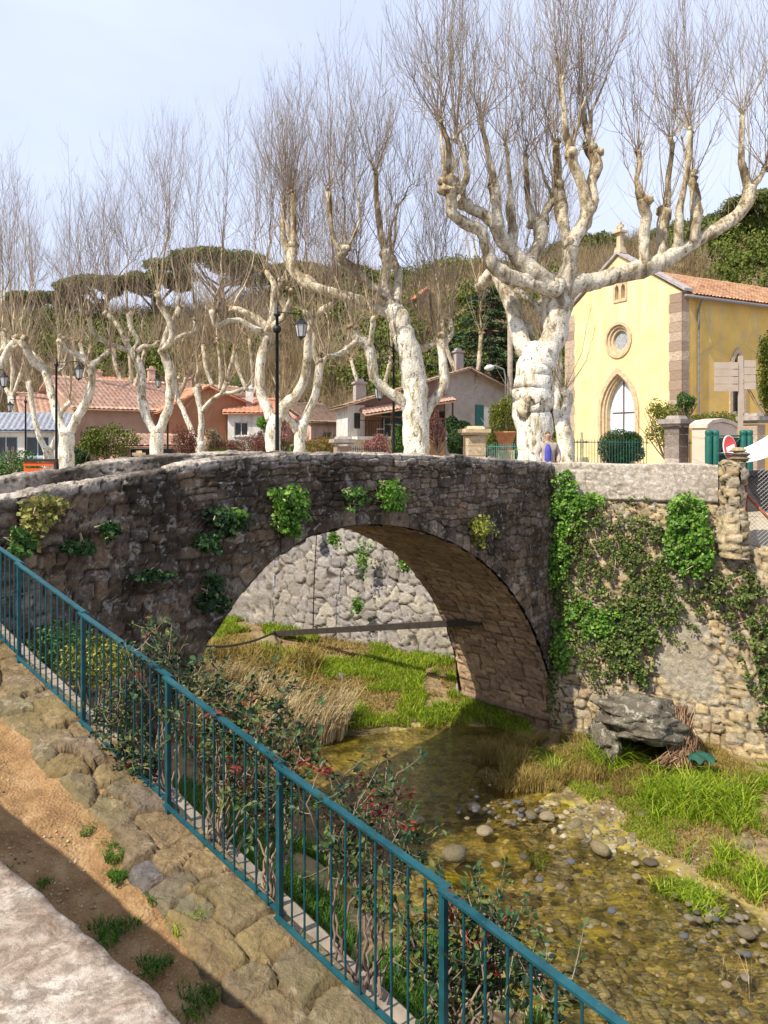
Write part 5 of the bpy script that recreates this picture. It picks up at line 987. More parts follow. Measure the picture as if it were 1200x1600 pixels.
mb = MB(); mb.box((at(1190, 760, 18.5)[0], 18.6, -1.25), (2.1, .9, 1.0)); mb.box((at(1190, 760, 18.5)[0], 18.55, -.68), (2.3, 1.1, .10)); mb.build('storage_box', m_flat('dark_grey_panel', (.07, .062, .06), .8, .4, 5, .5), None, False, 'dark grey covered box behind the wire fence under the white canvas', 'box', loc=(9.1, 18.6, -1.7))
# chain-link fence with rusty post
def rw(t, z, out=.0): return np.array([BP[0]+RD[0]*t+RN[0]*out, BP[1]+RD[1]*t+RN[1]*out, z])
e = empty('wire_fence', rw(4.0, -2.13, -.15), 'chain-link fence with a rusty red post on the low wall at the right edge', 'fence'); mb = MB(); z0, z1, t0, t1 = -2.12, -.52, 4.03, 8.2; S = []
for k in np.arange(t0-(z1-z0), t1, .088):
    for sg in (1, -1):
        ta, tb, za, zb = k, k+(z1-z0), z0, z1
        if ta < t0: za = z0+(t0-ta); ta = t0
        if tb > t1: zb = z0+(t1-k); tb = t1
        if zb <= za: continue
        a_, b_ = (za, zb) if sg == 1 else (z0+z1-za, z0+z1-zb)
        S.append([rw(ta, a_, -.15), rw(tb, b_, -.15)])
S = np.array(S); mb.tubes(S, np.full(S.shape[:2], .0035), 3); mb.build('wire_mesh', m_flat('galvanised_wire', (.34, .34, .34), .45, .2, 9, 0, .6), e)
rust = m_flat('rusty_red_steel', (.33, .10, .05), .8, .4, 12, .4); mb = MB(); mb.tube([rw(4.0, -2.2, -.15), rw(4.0, -.15+-.32, -.15)], .028, 8); mb.build('post', rust, e, True); mb = MB(); mb.tube([rw(4.0, -1.05, -.12), rw(4.3, -1.4, -.12), rw(5.2, -2.45, -.1)], .03, 8); mb.build('brace', rust, e, True); mb = MB()
for zz in (-.95, -1.52): mb.tube([rw(4.0, zz, -.15), rw(8, zz, -.15)], .004, 4)
mb.build('tension_wire', MT['zinc'], e)
for k, tq in enumerate((4.5, 4.75)): mb = MB(); mb.tube([rw(tq, -2.2, -.3), rw(tq-.05, -1.35, -.3)], .02, 6); mb.build('stake', m_flat('pale_stake', (.45, .42, .38), .8), None, True, ['left thin pale stake behind the wire fence', 'right thin pale stake behind the wire fence'][k], 'stake', loc=rw(tq, -2.2, -.3))
# three loose stones stacked on the pier
for k, (dx, z_, s) in enumerate([(0, -.30, .20), (.03, -.20, .17), (-.02, -.11, .15)]):
    c = np.array([*(BP+RD*(3.86+dx)+RN*.1), z_]); n = 14; th = np.linspace(0, 2*math.pi, 17)[:-1]; ph = np.linspace(-1.4, 1.4, 8); mb = MB()
    PR = [(max(.01, math.cos(p)**.6*s*(1+.12*math.sin(5*p+k))), math.sin(p)*.06) for p in ph]; mb.lathe(c, PR, 12, a=.3+.2*k); mb.build('loose_stone', MT['lit'], None, False, ['flat ochre stone lying on top of the broken pier, lowest', 'flat stone in the middle of the pile on the broken pier', 'topmost small stone on the broken pier beside the sign'][k], 'stone', loc=c)
# ---------------------------------------------------------------- beam and cables under the arch
p0, p1 = at(428, 990, 24.0), at(754, 971, 18.1); mb = MB(); d = unit(p1-p0); s = unit(np.cross(d, UP)); n = np.cross(s, d)
V = np.array([p+s*i*.08+n*j*.075 for p in (p0, p1) for j in (-1, 1) for i in (-1, 1)]); mb.add(V, [(0, 2, 3, 1), (4, 5, 7, 6), (0, 1, 5, 4), (2, 6, 7, 3), (0, 4, 6, 2), (1, 3, 7, 5)]); mb.build('beam', m_flat('dark_tarred_beam', (.035, .027, .022), .7, .4, 8, .4), None, False, 'long dark beam across the stream under the arch', 'beam', loc=(p0+p1)/2)
mb = MB(); mb.tube(catmull([at(430, 988, 24), at(400, 1000, 20), at(360, 1009, 16.5), at(318, 1011, 14.2)], 6), .03, 6); mb.build('cable', MT['black'], None, True, 'thin black cable sagging from the left end of the beam', 'cable', loc=at(360, 1009, 17))
mb = MB(); mb.tube([at(495, 828, 23.2), at(491, 905, 23.3), at(489, 983, 23.2)], .016, 5); mb.build('cable', MT['black'], None, True, 'thin upright cable in front of the grey wall under the arch', 'cable', loc=at(489, 983, 23.2))
# ---------------------------------------------------------------- the walker
def skin(name, V, Eg, R, mat, parent, lv=2):
    me = bpy.data.meshes.new(name); off = wloc(parent); me.from_pydata([tuple(Vector([float(q) for q in v])-off) for v in V], Eg, []); o = bpy.data.objects.new(name, me); COL.objects.link(o); o.parent = parent
    m = o.modifiers.new('s', 'SKIN'); 
    for i, r in enumerate(R): me.skin_vertices[0].data[i].radius = (r, r) if not isinstance(r, tuple) else r
    me.skin_vertices[0].data[0].use_root = True; s_ = o.modifiers.new('u', 'SUBSURF'); s_.levels = s_.render_levels = lv
    for p in me.polygons: p.use_smooth = True
    m.use_smooth_shade = True; me.materials.append(mat); return o
pb = np.array([4.19, 19.6, G]); pp = empty('person', pb, 'person in a beige jacket and violet-blue shirt walking behind the parapet beside the huge tree', 'person')
S_ = lambda x, y, z: pb+np.array([x, y, z]); skinm = m_flat('skin', (.42, .24, .16), .6, .1, 5, .05)
B = [S_(0, 0, .93), S_(0, 0, 1.12), S_(0, -.01, 1.30), S_(0, -.01, 1.42), S_(0, -.015, 1.50), S_(-.01, -.03, 1.60), S_(-.01, -.03, 1.70),
     S_(-.17, -.01, 1.40), S_(-.27, .02, 1.14), S_(-.22, -.14, .93), S_(.17, -.01, 1.40), S_(.27, .03, 1.14), S_(.24, -.10, .92),
     S_(-.09, 0, .88), S_(-.12, -.08, .49), S_(-.12, .0, .09), S_(-.12, -.14, .04), S_(.09, 0, .88), S_(.12, .06, .49), S_(.13, .20, .12), S_(.13, .08, .05)]
Eg = [(0, 1), (1, 2), (2, 3), (3, 4), (4, 5), (5, 6), (3, 7), (7, 8), (8, 9), (3, 10), (10, 11), (11, 12), (0, 13), (13, 14), (14, 15), (15, 16), (0, 17), (17, 18), (18, 19), (19, 20)]
R = [(.13, .10), (.12, .10), (.14, .11), (.09, .07), .052, (.072, .088), (.066, .08), .055, .042, .032, .055, .042, .032, .085, .062, .042, .04, .085, .062, .042, .04]
# fingers on both hands
for hi, sgn in ((9, -1), (12, 1)):
    h = B[hi]; k0 = len(B); B.append(h+np.array([0, -.03, -.07])); R.append((.035, .02)); Eg.append((hi, k0))
    for f_ in range(4): a_ = len(B); B += [B[k0]+np.array([(f_-1.5)*.018, -.005, -.045]), B[k0]+np.array([(f_-1.5)*.019, -.022, -.075+abs(f_-1.4)*.006])]; R += [.009, .008]; Eg += [(k0, a_), (a_, a_+1)]
    a_ = len(B); B += [h+np.array([-sgn*.03, -.05, -.05]), h+np.array([-sgn*.04, -.07, -.08])]; R += [.011, .009]; Eg += [(hi, a_), (a_, a_+1)]
skin('body', B, Eg, R, skinm, pp)
J = [S_(0, 0, .84), S_(0, 0, 1.0), S_(0, -.0, 1.20), S_(0, .0, 1.36), S_(0, 0, 1.44), S_(-.18, .0, 1.39), S_(-.285, .02, 1.14), S_(-.225, -.12, .96), S_(.18, .0, 1.39), S_(.285, .03, 1.14), S_(.245, -.08, .95)]
skin('jacket', J, [(0, 1), (1, 2), (2, 3), (3, 4), (3, 5), (5, 6), (6, 7), (3, 8), (8, 9), (9, 10)], [(.20, .125), (.19, .125), (.19, .125), (.15, .11), (.09, .09), .085, .068, .055, .085, .068, .055], m_flat('beige_jacket', (.36, .30, .26), .9, .25, 6, .3), pp)
shm = m_flat('violet_blue_shirt', (.07, .07, .36), .8, .15, 6); skin('shirt', [S_(-.03, -.10, .86), S_(-.03, -.11, 1.1), S_(-.03, -.11, 1.3), S_(-.02, -.06, 1.42)], [(0, 1), (1, 2), (2, 3)], [(.085, .07), (.095, .075), (.085, .07), (.05, .05)], shm, pp)
skin('trousers', [S_(0, 0, .93), S_(-.1, 0, .86), S_(-.12, -.08, .49), S_(-.12, .0, .11), S_(.1, 0, .86), S_(.12, .06, .49), S_(.13, .2, .14)], [(0, 1), (1, 2), (2, 3), (0, 4), (4, 5), (5, 6)], [(.14, .11), .098, .074, .062, .098, .074, .062], m_flat('dark_trousers', (.06, .05, .07), .9), pp)
skin('hair', [S_(-.01, .02, 1.60), S_(-.01, .0, 1.69), S_(-.01, -.03, 1.745)], [(0, 1), (1, 2)], [(.07, .06), (.082, .075), (.06, .06)], m_flat('brown_grey_hair', (.11, .075, .055), .9, .3, 20, .5), pp)
fm = m_flat('face_dark', (.05, .03, .025), .5)
for (dx, dz, r1, r2) in ((-.035, 1.645, .011, .007), (.022, 1.645, .011, .007), (-.008, 1.585, .022, .005)):
    mb = MB(); mb.lathe((0, 0, 0), [(0, -r2), (r1, 0), (0, r2)], 8); mb.V[0][:, :] += S_(dx, -.112, dz); mb.build('eye' if dz > 1.6 else 'mouth', fm, pp)
mb = MB(); q = S_(-.008, -.115, 1.615); mb.tube([q+UP*.03, q+[0, -.02, 0], q+[0, -.012, -.008]], [.008, .014, .01], 6); mb.build('nose', skinm, pp, True)
for sx in (-.08, .062): mb = MB(); q = S_(sx, -.03, 1.625); mb.tube([q+UP*.03, q-UP*.03], .013, 6); mb.build('ear', skinm, pp, True)
# ---------------------------------------------------------------- vegetation
def ell(n, c, r, shell=.55):
    d = unit(rng.normal(size=(n, 3))); q = (shell+(1-shell)*rng.random(n)**.6)[:, None]; return np.array(c)+d*q*np.array(r), d
def lumps(c, r, k, seed=0, amp=.35):
    R_ = np.random.default_rng(seed); out = [(np.array(c, float), np.array(r, float)*.72)]
    for _ in range(k):
        d = unit(R_.normal(size=3)*np.array([1, 1, .9])); out.append((np.array(c)+d*np.array(r)*R_.uniform(.45, .8), np.array(r)*R_.uniform(.22, .42)))
    return out
def shrub(name, label, cat, px, py, rx, ry, Y, mat, n=2500, size=.09, core=None, lump=10, seed=1, wide=.5, stems=True, shell=.6, group=None):
    c = at(px, py, Y); r = (rx/F*Y, rx/F*Y*.8, ry/F*Y); e = empty(name, (c[0], Y, max(G, c[2]-r[2]) if c[2]-r[2] < 6 else c[2]-r[2]), label, cat, group); mb = MB(); L_ = lumps(c, r, lump, seed)
    tot = sum(q[1][0]*q[1][2] for q in L_)
    for cc, rr in L_:
        P, d = ell(int(n*rr[0]*rr[2]/tot), cc, rr, shell); mb.leaves(P, size, d, d*.4+UP*.3, wide, 4, .8)
    mb.build('foliage', mat, e)
    if stems:
        mb = MB(); b = np.array([c[0], Y, e.location.z-.05]); k = 12; D = rdirs(k, .05, .7); P, R = shoots(np.repeat(b[None], k, 0), D, np.full(k, r[2]*1.6), np.full(k, .03), 6, .3, .05); mb.tubes(P, R, 5, a=.3); mb.build('stems', MT['twig'], e)
    return e
lf = {}
lf['box'] = m_leaf('box_leaves', [(.012, .035, .012), (.03, .075, .02), (.06, .12, .03)]); lf['topi'] = m_leaf('dome_bush_leaves', [(.02, .06, .015), (.05, .12, .025), (.11, .19, .04)]); lf['yg'] = m_leaf('yellow_green_leaves', [(.10, .14, .02), (.22, .26, .03), (.38, .36, .06)]); lf['mid'] = m_leaf('mid_green_leaves', [(.03, .08, .02), (.07, .16, .03), (.13, .22, .05)])
lf['ivy'] = m_leaf('ivy_leaves', [(.02, .045, .012), (.06, .11, .025), (.13, .18, .045), (.24, .28, .08)], .55, .15); lf['bright'] = m_leaf('bright_fresh_leaves', [(.03, .09, .012), (.09, .21, .02), (.16, .32, .04), (.26, .40, .07)], .4, .3, .35)
lf['dry'] = m_leaf('dry_ivy', [(.13, .10, .04), (.25, .19, .09), (.22, .24, .08)]); lf['red'] = m_leaf('reddish_twig_buds', [(.16, .045, .04), (.28, .10, .07), (.22, .13, .08)]); lf['pink'] = m_leaf('pink_buds', [(.35, .12, .13), (.5, .25, .22), (.3, .18, .12)])
lf['pine'] = m_leaf('pine_needles', [(.04, .065, .014), (.10, .13, .025), (.20, .21, .05)], trans=.1); lf['cedar'] = m_leaf('cedar_needles', [(.02, .05, .02), (.05, .10, .035), (.11, .17, .06)], trans=.1)
lf['scrub'] = m_leaf('bare_scrub', [(.16, .11, .06), (.30, .22, .12), (.42, .33, .19), (.26, .19, .14)], .9, .05, 0); lf['hillgreen'] = m_leaf('hill_evergreen', [(.05, .08, .015), (.12, .15, .03), (.22, .24, .06)], .8, .1, .1)
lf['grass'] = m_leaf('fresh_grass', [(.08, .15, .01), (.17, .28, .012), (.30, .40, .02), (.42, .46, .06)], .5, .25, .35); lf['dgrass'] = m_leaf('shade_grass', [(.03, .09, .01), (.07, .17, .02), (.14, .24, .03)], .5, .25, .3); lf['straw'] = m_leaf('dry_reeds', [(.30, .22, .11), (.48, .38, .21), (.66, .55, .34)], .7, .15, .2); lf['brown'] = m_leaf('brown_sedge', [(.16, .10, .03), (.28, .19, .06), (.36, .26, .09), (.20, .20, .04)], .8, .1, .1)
lf['rose'] = m_leaf('rose_leaves', [(.010, .028, .014), (.02, .055, .022), (.04, .085, .028), (.08, .12, .035), (.14, .15, .03)], .45, .25, .12); lf['roser'] = m_leaf('young_red_rose_leaves', [(.16, .02, .02), (.26, .05, .035), (.15, .06, .03)], .45, .2, .2); lf['yflower'] = m_leaf('yellow_shrub', [(.06, .10, .02), (.16, .19, .03), (.50, .42, .05)])
lf['yivy'] = m_leaf('variegated_ivy', [(.10, .13, .03), (.28, .28, .06), (.20, .12, .05)])
shrub('topiary_bush', 'dark green clipped dome bush below the church doorway', 'bush', 965, 700, 44, 43, 26.5, lf['topi'], 16000, .06, lump=5, seed=2, shell=.45)
shrub('shrub', 'airy yellow-green shrub at the church corner left of the grey pier', 'shrub', 1040, 662, 38, 55, 28, lf['yg'], 2600, .10, lump=14, seed=3, shell=.2)
shrub('shrub', 'denser green top of shrub beside the church drainpipe', 'shrub', 1070, 632, 22, 27, 29, lf['mid'], 1500, .10, lump=7, seed=4, shell=.3)
shrub('hedge', 'low straggling green hedge along the church side wall', 'hedge', 1125, 652, 60, 13, 27, lf['yg'], 1500, .09, lump=10, seed=5)
shrub('laurel', 'tall glossy laurel at the right edge beside the sign', 'shrub', 1205, 590, 32, 75, 25, lf['yg'], 4500, .13, lump=16, seed=6, shell=.3)
shrub('shrub', 'dark clipped evergreen behind the sandstone gate pier', 'shrub', 722, 690, 33, 46, 30, lf['box'], 9000, .10, lump=6, seed=7, shell=.8)
shrub('shrub', 'large yellow-green bush left of the huge tree', 'shrub', 786, 665, 32, 52, 31, lf['yg'], 4200, .11, lump=12, seed=8)
shrub('cypress', 'compact yellow-green cypress left of the leaning tree', 'cypress', 626, 692, 22, 40, 31, lf['mid'], 6000, .09, lump=2, seed=9, shell=.75)
bt = shrub('bushy_tree', 'small rounded olive-green tree left of the two-stemmed plane tree', 'tree', 168, 690, 48, 38, 38, lf['hillgreen'], 4200, .14, lump=14, seed=10, shell=.3)
shrub('hedge', 'dark green hedge at the left edge behind the orange barrier', 'hedge', 18, 735, 60, 34, 31, lf['mid'], 6000, .09, lump=14, seed=11)
for a in [('red-brown leafless shrub beside the two-stemmed plane tree', 285, 695, 26, 34, 37, 'red', 14), ('wide reddish shrub below the white-walled cottage', 385, 700, 50, 30, 38, 'red', 15), ('yellow-green low shrub in front of the reddish shrub', 345, 715, 30, 18, 37, 'yg', 16), ('pale grey-white twiggy shrub beside the slender plane tree', 335, 690, 20, 26, 39, 'scrub', 17), ('pinkish flowering shrub under the balcony', 595, 700, 38, 24, 36, 'pink', 18), ('bright green bush beside the white-walled cottage', 412, 660, 14, 15, 46, 'bright', 19), ('red-leaved shrub between the two trunks right of the leaning tree', 683, 675, 16, 36, 33, 'pink', 20), ('pale pink blossoming shrub behind the pale tree with hollow base', 460, 668, 28, 26, 44, 'pink', 21), ('brown shrub patch below the pinkish cottage', 500, 700, 34, 26, 38, 'brown', 22), ('dark bush between the trunk and the small garden post', 128, 715, 16, 20, 36, 'box', 23), ('green bush on the slope above the white-walled cottage', 372, 597, 20, 22, 60, 'mid', 24), ('brown-red bare thicket left of the pale tree', 410, 700, 20, 30, 41, 'red', 25)]:
    shrub('shrub', a[0], 'shrub', *a[1:6], lf[a[6]], 2600, .10, lump=11, seed=a[7], shell=.25)
# umbrella pines along the ridge, cedar, green hill trees
def pine(label, px, py, rx, ry, Y, base_y, seed):
    c = at(px, py, Y); r = np.array([rx, rx, ry])/F*Y; b = at(px, base_y, Y); e = empty('umbrella_pine', b, label, 'tree', 'umbrella pines on the ridge'); mb = MB(); R_ = np.random.default_rng(seed)
    for k in range(34):
        a_, q = R_.uniform(0, 6.283), math.sqrt(R_.random()); cc = c+np.array([math.cos(a_)*q*r[0], math.sin(a_)*q*r[0], r[2]*(1-q*q)*.8-r[2]*.3]); rr = np.array([r[0]*.26, r[0]*.26, r[2]*.34]); P, d = ell(420, cc, rr, .3); mb.leaves(P, .42, d+UP*.4, d, .32, 4, .8)
    mb.build('crown', lf['pine'], e); mb = MB(); mb.tube([b-UP*.5, b+(c-b)*.35+[.3, 0, 0], c-UP*r[2]*1.0], [.35, .26, .2], 7, a=.3)
    for k in range(9): a_ = R_.uniform(0, 6.283); q = R_.uniform(.3, .85); mb.tube([b+(c-b)*R_.uniform(.25, .7), c+np.array([math.cos(a_)*r[0]*q*.6, math.sin(a_)*r[0]*q*.6, -r[2]*.9]), c+np.array([math.cos(a_)*r[0]*q, math.sin(a_)*r[0]*q, -r[2]*.1])], [.13, .09, .05], 5, a=.15)
    mb.build('trunk', MT['twig'], e, True)
for k, a in enumerate([('leftmost umbrella pine low on the ridge', 78, 468, 60, 20, 80, 520), ('umbrella pine on the ridge above the thin V-shaped tree', 160, 448, 60, 20, 79, 520), ('umbrella pine on the ridge above the two-stemmed tree', 238, 440, 52, 20, 80, 510), ('tallest umbrella pine with sky showing under its crown', 345, 416, 98, 26, 78, 505), ('umbrella pine above the forked white tree', 470, 430, 55, 24, 79, 500), ('umbrella pine just left of the leaning tree', 552, 436, 52, 24, 80, 490), ('dark pine on the hilltop above the pink house', 690, 436, 45, 16, 92, 475), ('pine on the ridge left of the huge tree', 775, 428, 55, 22, 90, 470), ('pine above the church bell gable', 925, 392, 70, 34, 86, 455), ('big umbrella pine right above the church roof', 1085, 375, 90, 38, 84, 445), ('umbrella pine at the right edge of the ridge', 1205, 325, 85, 30, 80, 430)]): pine(*a, seed=30+k)
def cedar(label, px, ytop, ybot, rx, Y, seed, n=26):
    b = at(px, 715, Y); b[2] = hill_z(b[0], b[1]); t_ = at(px, ytop, Y); zb = at(px, ybot, Y)[2]; e = empty('cedar', b, label, 'tree'); mb = MB(); mt = MB(); R_ = np.random.default_rng(seed); mt.tube([b, (b+t_)/2, t_], [.4, .28, .05], 8, a=.1); rm = rx/F*Y
    for k in range(n*4):
        h = R_.random(); z = zb+(t_[2]-zb)*h; l = rm*(1-h**1.6*.72)*R_.uniform(.55, 1.1); a_ = R_.uniform(0, 6.283); d = np.array([math.cos(a_), math.sin(a_), -.05]); o = np.array([b[0], b[1], z]); mt.tube([o, o+d*l*.6, o+d*l+UP*.0], [.06, .04, .02], 4, a=.1)
        m = int(150*l/rm+25); s = R_.uniform(.25, 1.0, m)**.8; w = l*.34*(1.1-s*.5); side = np.array([-d[1], d[0], 0]); P = o+d*l*s[:, None]+side*(R_.normal(size=m)*w*.5)[:, None]+UP*(R_.normal(size=m)*.07)[:, None]; mb.leaves(P, .30, np.repeat(UP[None], m, 0)+d*.2, d, .4, 4, .45)
    mb.build('crown', lf['cedar'], e); mt.build('trunk', MT['twig'], e, True)
cedar('large dark green cedar with layered branches between the two big trees', 765, 450, 645, 92, 60, 3, 46); cedar('smaller dark cedar behind the balcony house chimney', 700, 520, 640, 50, 62, 4, 18)
# hillside woodland: one mass of bare scrub and evergreen clumps
mb = MB(); n = 5200; px = rng.uniform(-160, 1360, n); yy = 50+36*rng.random(n)**.8; x = (px-600)/F*yy; z = hill_z(x, yy); nz = fbm(x*.12, yy*.12, 9, 3)
green = (nz > .58) | (rng.random(n) < .06) | ((px > 620) & (nz > .50)) | ((px > 880) & (nz > .46)); P0 = np.stack([x, yy, z], 1)
G_ = P0[green]; mg = MB()
for c in G_: s = rng.uniform(.7, 1.7); P, d = ell(70, c+UP*s*.5, (s, s, s*.75), .4); mg.leaves(P, .38, d, d+UP*.5, .45, 4, .8)
mg.build('evergreen_scrub', lf['hillgreen'], None, False, 'dark green evergreen clumps scattered over the hillside', 'woodland', kind='stuff')
B_ = P0[~green]; m = 19; C = np.repeat(B_, m, 0); D = rdirs(len(C), .0, .85); C = C+rng.normal(size=C.shape)*[.35, .35, 0]; P, R = shoots(C, D, rng.uniform(.9, 2.6, len(C)), rng.uniform(.016, .035, len(C)), 3, .4, .05); mb.tubes(P, R, 3, a=np.clip(np.repeat(fbm(B_[:, 0]*.25, B_[:, 1]*.25, 88, 3)*1.6-.3+.25*rng.normal(size=len(B_)), m)+.1*rng.normal(size=len(C)), 0, 1)); mb.build('bare_woodland', lf['scrub'], None, False, 'brown leafless scrub woodland covering the hillside', 'woodland', kind='stuff')
# ivy and plants on the walls
def on_right(px, py, out): 
    r = (np.asarray(px)-600)/F; t = (BP[0]-r*BP[1])/(r*RD[1]-RD[0]); Y = BP[1]+RD[1]*t; z = (HZ-np.asarray(py))/F*Y; o = out+.08*np.maximum(-1.25-z, 0); return np.stack([BP[0]+RD[0]*t+RN[0]*o, BP[1]+RD[1]*t+RN[1]*o, z], -1)
def on_bridge(px, py, out):
    t = t_of(np.asarray(px, float)); o = out+.03*5*.3+outf(t); Y = BP[1]+BU[1]*t; z = (HZ-np.asarray(py))/F*Y; return ptw(t, o, z)
def wall_plant(name, label, cat, place, nrm, blobs, mat, size, n, dens=.5, out=(.04, .22), seed=1, stems=True, droop=-.5, group=None, shape=4, mat2=None):
    P = []; ns = []
    for (cx, cy, rx, ry) in blobs:
        k = int(n*rx*ry/sum(b[2]*b[3] for b in blobs)); a_ = rng.random(k*2)*6.283; q = rng.random(k*2)**.62*1.2; x = cx+np.cos(a_)*q*rx; y = cy+np.sin(a_)*q*ry; keep = fbm(x*.09, y*.09, seed, 4)+.30*(1-q)-.04 > dens; x, y = x[keep][:k], y[keep][:k]; o = out[0]+(out[1]-out[0])*rng.random(len(x))*(.4+1.0*fbm(x*.1, y*.1, seed+4, 2)); P.append(place(x, y, o))
    P = np.concatenate(P); c = P.mean(0); e = empty(name, c, label, cat, group); mb = MB(); N_ = np.repeat(np.array([nrm]), len(P), 0)+UP*.35; k2 = rng.random(len(P)) < (.0 if mat2 is None else .35)
    mb.leaves(P[~k2], size, N_[~k2], UP*droop+np.zeros((int((~k2).sum()), 3)), .8, shape, .75); mb.build('leaves', mat, e)
    if mat2 is not None: mb = MB(); mb.leaves(P[k2]-np.array(nrm)*.02, size*.9, N_[k2], UP*droop+np.zeros((int(k2.sum()), 3)), .6, shape, .8); mb.build('dry_leaves', mat2, e)
    if stems:
        mb = MB(); k = 26; i1 = rng.integers(0, len(P), k); S = []
        for i_ in i1: d = P[np.argsort(np.linalg.norm(P-P[i_], axis=1))[len(P)//14]]; a_ = P[i_]-np.array(nrm)*.08; b_ = d-np.array(nrm)*.08; S.append([a_, (a_+b_)/2+rng.normal(size=3)*.05, b_])
        S = np.array(S); mb.tubes(S, np.full(S.shape[:2], .010), 4, a=.7); mb.build('stems', MT['twig'], e)
    return e
RN3 = (*RN, 0.0); BN3 = (*BN, 0.0)
wall_plant('ivy', 'mat of small-leaved ivy over the upper river wall under its parapet', 'ivy', on_right, RN3, [(905, 860, 50, 70), (980, 850, 80, 65), (1040, 900, 60, 60), (900, 930, 40, 50), (960, 1000, 60, 60), (1050, 960, 45, 40), (1000, 930, 60, 50)], lf['ivy'], .06, 15000, .56, seed=3, mat2=lf['dry'])
wall_plant('ivy', 'bright green plant tumbling from the parapet where bridge and river wall meet', 'ivy', on_right, RN3, [(885, 770, 18, 32), (892, 800, 26, 30), (915, 785, 30, 14), (880, 850, 16, 40), (872, 890, 12, 30)], lf['bright'], .07, 3200, .44, (.06, .34), seed=5)
wall_plant('ivy', 'bright leafy bush high on the river wall beside the broken pier', 'bush', on_right, RN3, [(1075, 805, 28, 30), (1078, 850, 34, 38), (1090, 875, 24, 20), (1062, 830, 16, 30)], lf['bright'], .075, 4200, .40, (.08, .5), seed=6)
wall_plant('ivy', 'long bright ivy tongue hanging low where bridge and river wall meet', 'ivy', on_right, RN3, [(882, 985, 16, 22), (884, 1015, 16, 28), (930, 965, 40, 26), (905, 955, 20, 20)], lf['bright'], .07, 2600, .46, (.05, .25), seed=7)
wall_plant('ivy', 'bright ivy tongue hanging in the middle of the river wall', 'ivy', on_right, RN3, [(985, 965, 30, 30), (978, 1010, 22, 30), (1010, 985, 22, 24), (1000, 1045, 22, 26)], lf['ivy'], .075, 2600, .50, (.05, .25), seed=8)
wall_plant('ivy', 'ivy trailing over the low wall at the right edge below the wire fence', 'ivy', on_right, RN3, [(1165, 930, 45, 45), (1185, 1000, 34, 60), (1200, 1070, 24, 50), (1120, 915, 25, 20)], lf['ivy'], .07, 5200, .56, (.1, .35), seed=9, mat2=lf['dry'])
wall_plant('ivy', 'thin trailing ivy along the upright edge of the bridge', 'ivy', on_right, RN3, [(875, 930, 12, 60), (870, 1060, 8, 60), (865, 870, 10, 60)], lf['ivy'], .06, 1100, .42, (.03, .15), seed=10)
for a in [('largest bright green plant growing from the bridge face', [(438, 780, 26, 20), (442, 805, 24, 22), (440, 828, 14, 14)], 'bright', 900, 11), ('small green plant between the two larger ones on the bridge face', [(542, 778, 15, 18)], 'mid', 260, 12), ('round bright green plant at the crown of the arch', [(600, 770, 22, 18), (600, 790, 16, 14)], 'bright', 650, 13), ('small plant with dry stems right of the arch crown', [(741, 822, 15, 15), (738, 838, 8, 14)], 'yg', 260, 14), ('dark ivy patch on the bridge left of the big green plant', [(340, 815, 30, 20), (312, 848, 18, 14), (318, 925, 20, 28)], 'box', 1000, 15), ('little bright plant above the dark ivy patch', [(351, 803, 12, 9)], 'bright', 150, 16), ('dark ferny tuft in the bridge wall left of the corner', [(145, 828, 15, 14)], 'box', 260, 17), ('dark trailing plant low on the bridge wing', [(215, 895, 34, 8), (100, 850, 28, 9)], 'box', 380, 18), ('dark green plant at the left edge of the bridge wing', [(8, 842, 14, 20)], 'mid', 350, 19)]:
    wall_plant('wall_plant', a[0], 'plant', on_bridge, BN3, a[1], lf[a[2]], .07, int(a[3]*1.5), .46, (.04, .34), seed=a[4], droop=.2)
wall_plant('climber', 'yellow-green variegated climber on the left end of the bridge wall', 'climber', on_bridge, BN3, [(45, 785, 30, 12), (35, 805, 22, 20), (28, 830, 10, 20), (62, 790, 16, 12)], lf['yivy'], .065, 620, .42, (.04, .4), seed=20)
for a in [('green weed growing from the grey wall near the top of the arch', 567, 868, 10, 20), ('small weed low on the grey wall seen through the arch', 558, 945, 8, 10), ('weed on the grey wall beside the upright cable', 522, 842, 8, 10), ('weed on the right part of the grey wall', 634, 880, 9, 10)]:
    P = at(a[1], a[2], 23.0)+np.array([0, -.1, 0]); P = P+rng.normal(size=(240, 3))*np.array([a[3]/F*22, .06, a[4]/F*22])*.6; mb = MB(); mb.leaves(P, .09, np.array([0, -1, .4])+np.zeros((240, 3)), None, .6, 4, .8); mb.build('wall_weed', lf['bright'], None, False, a[0], 'plant', loc=P.mean(0))
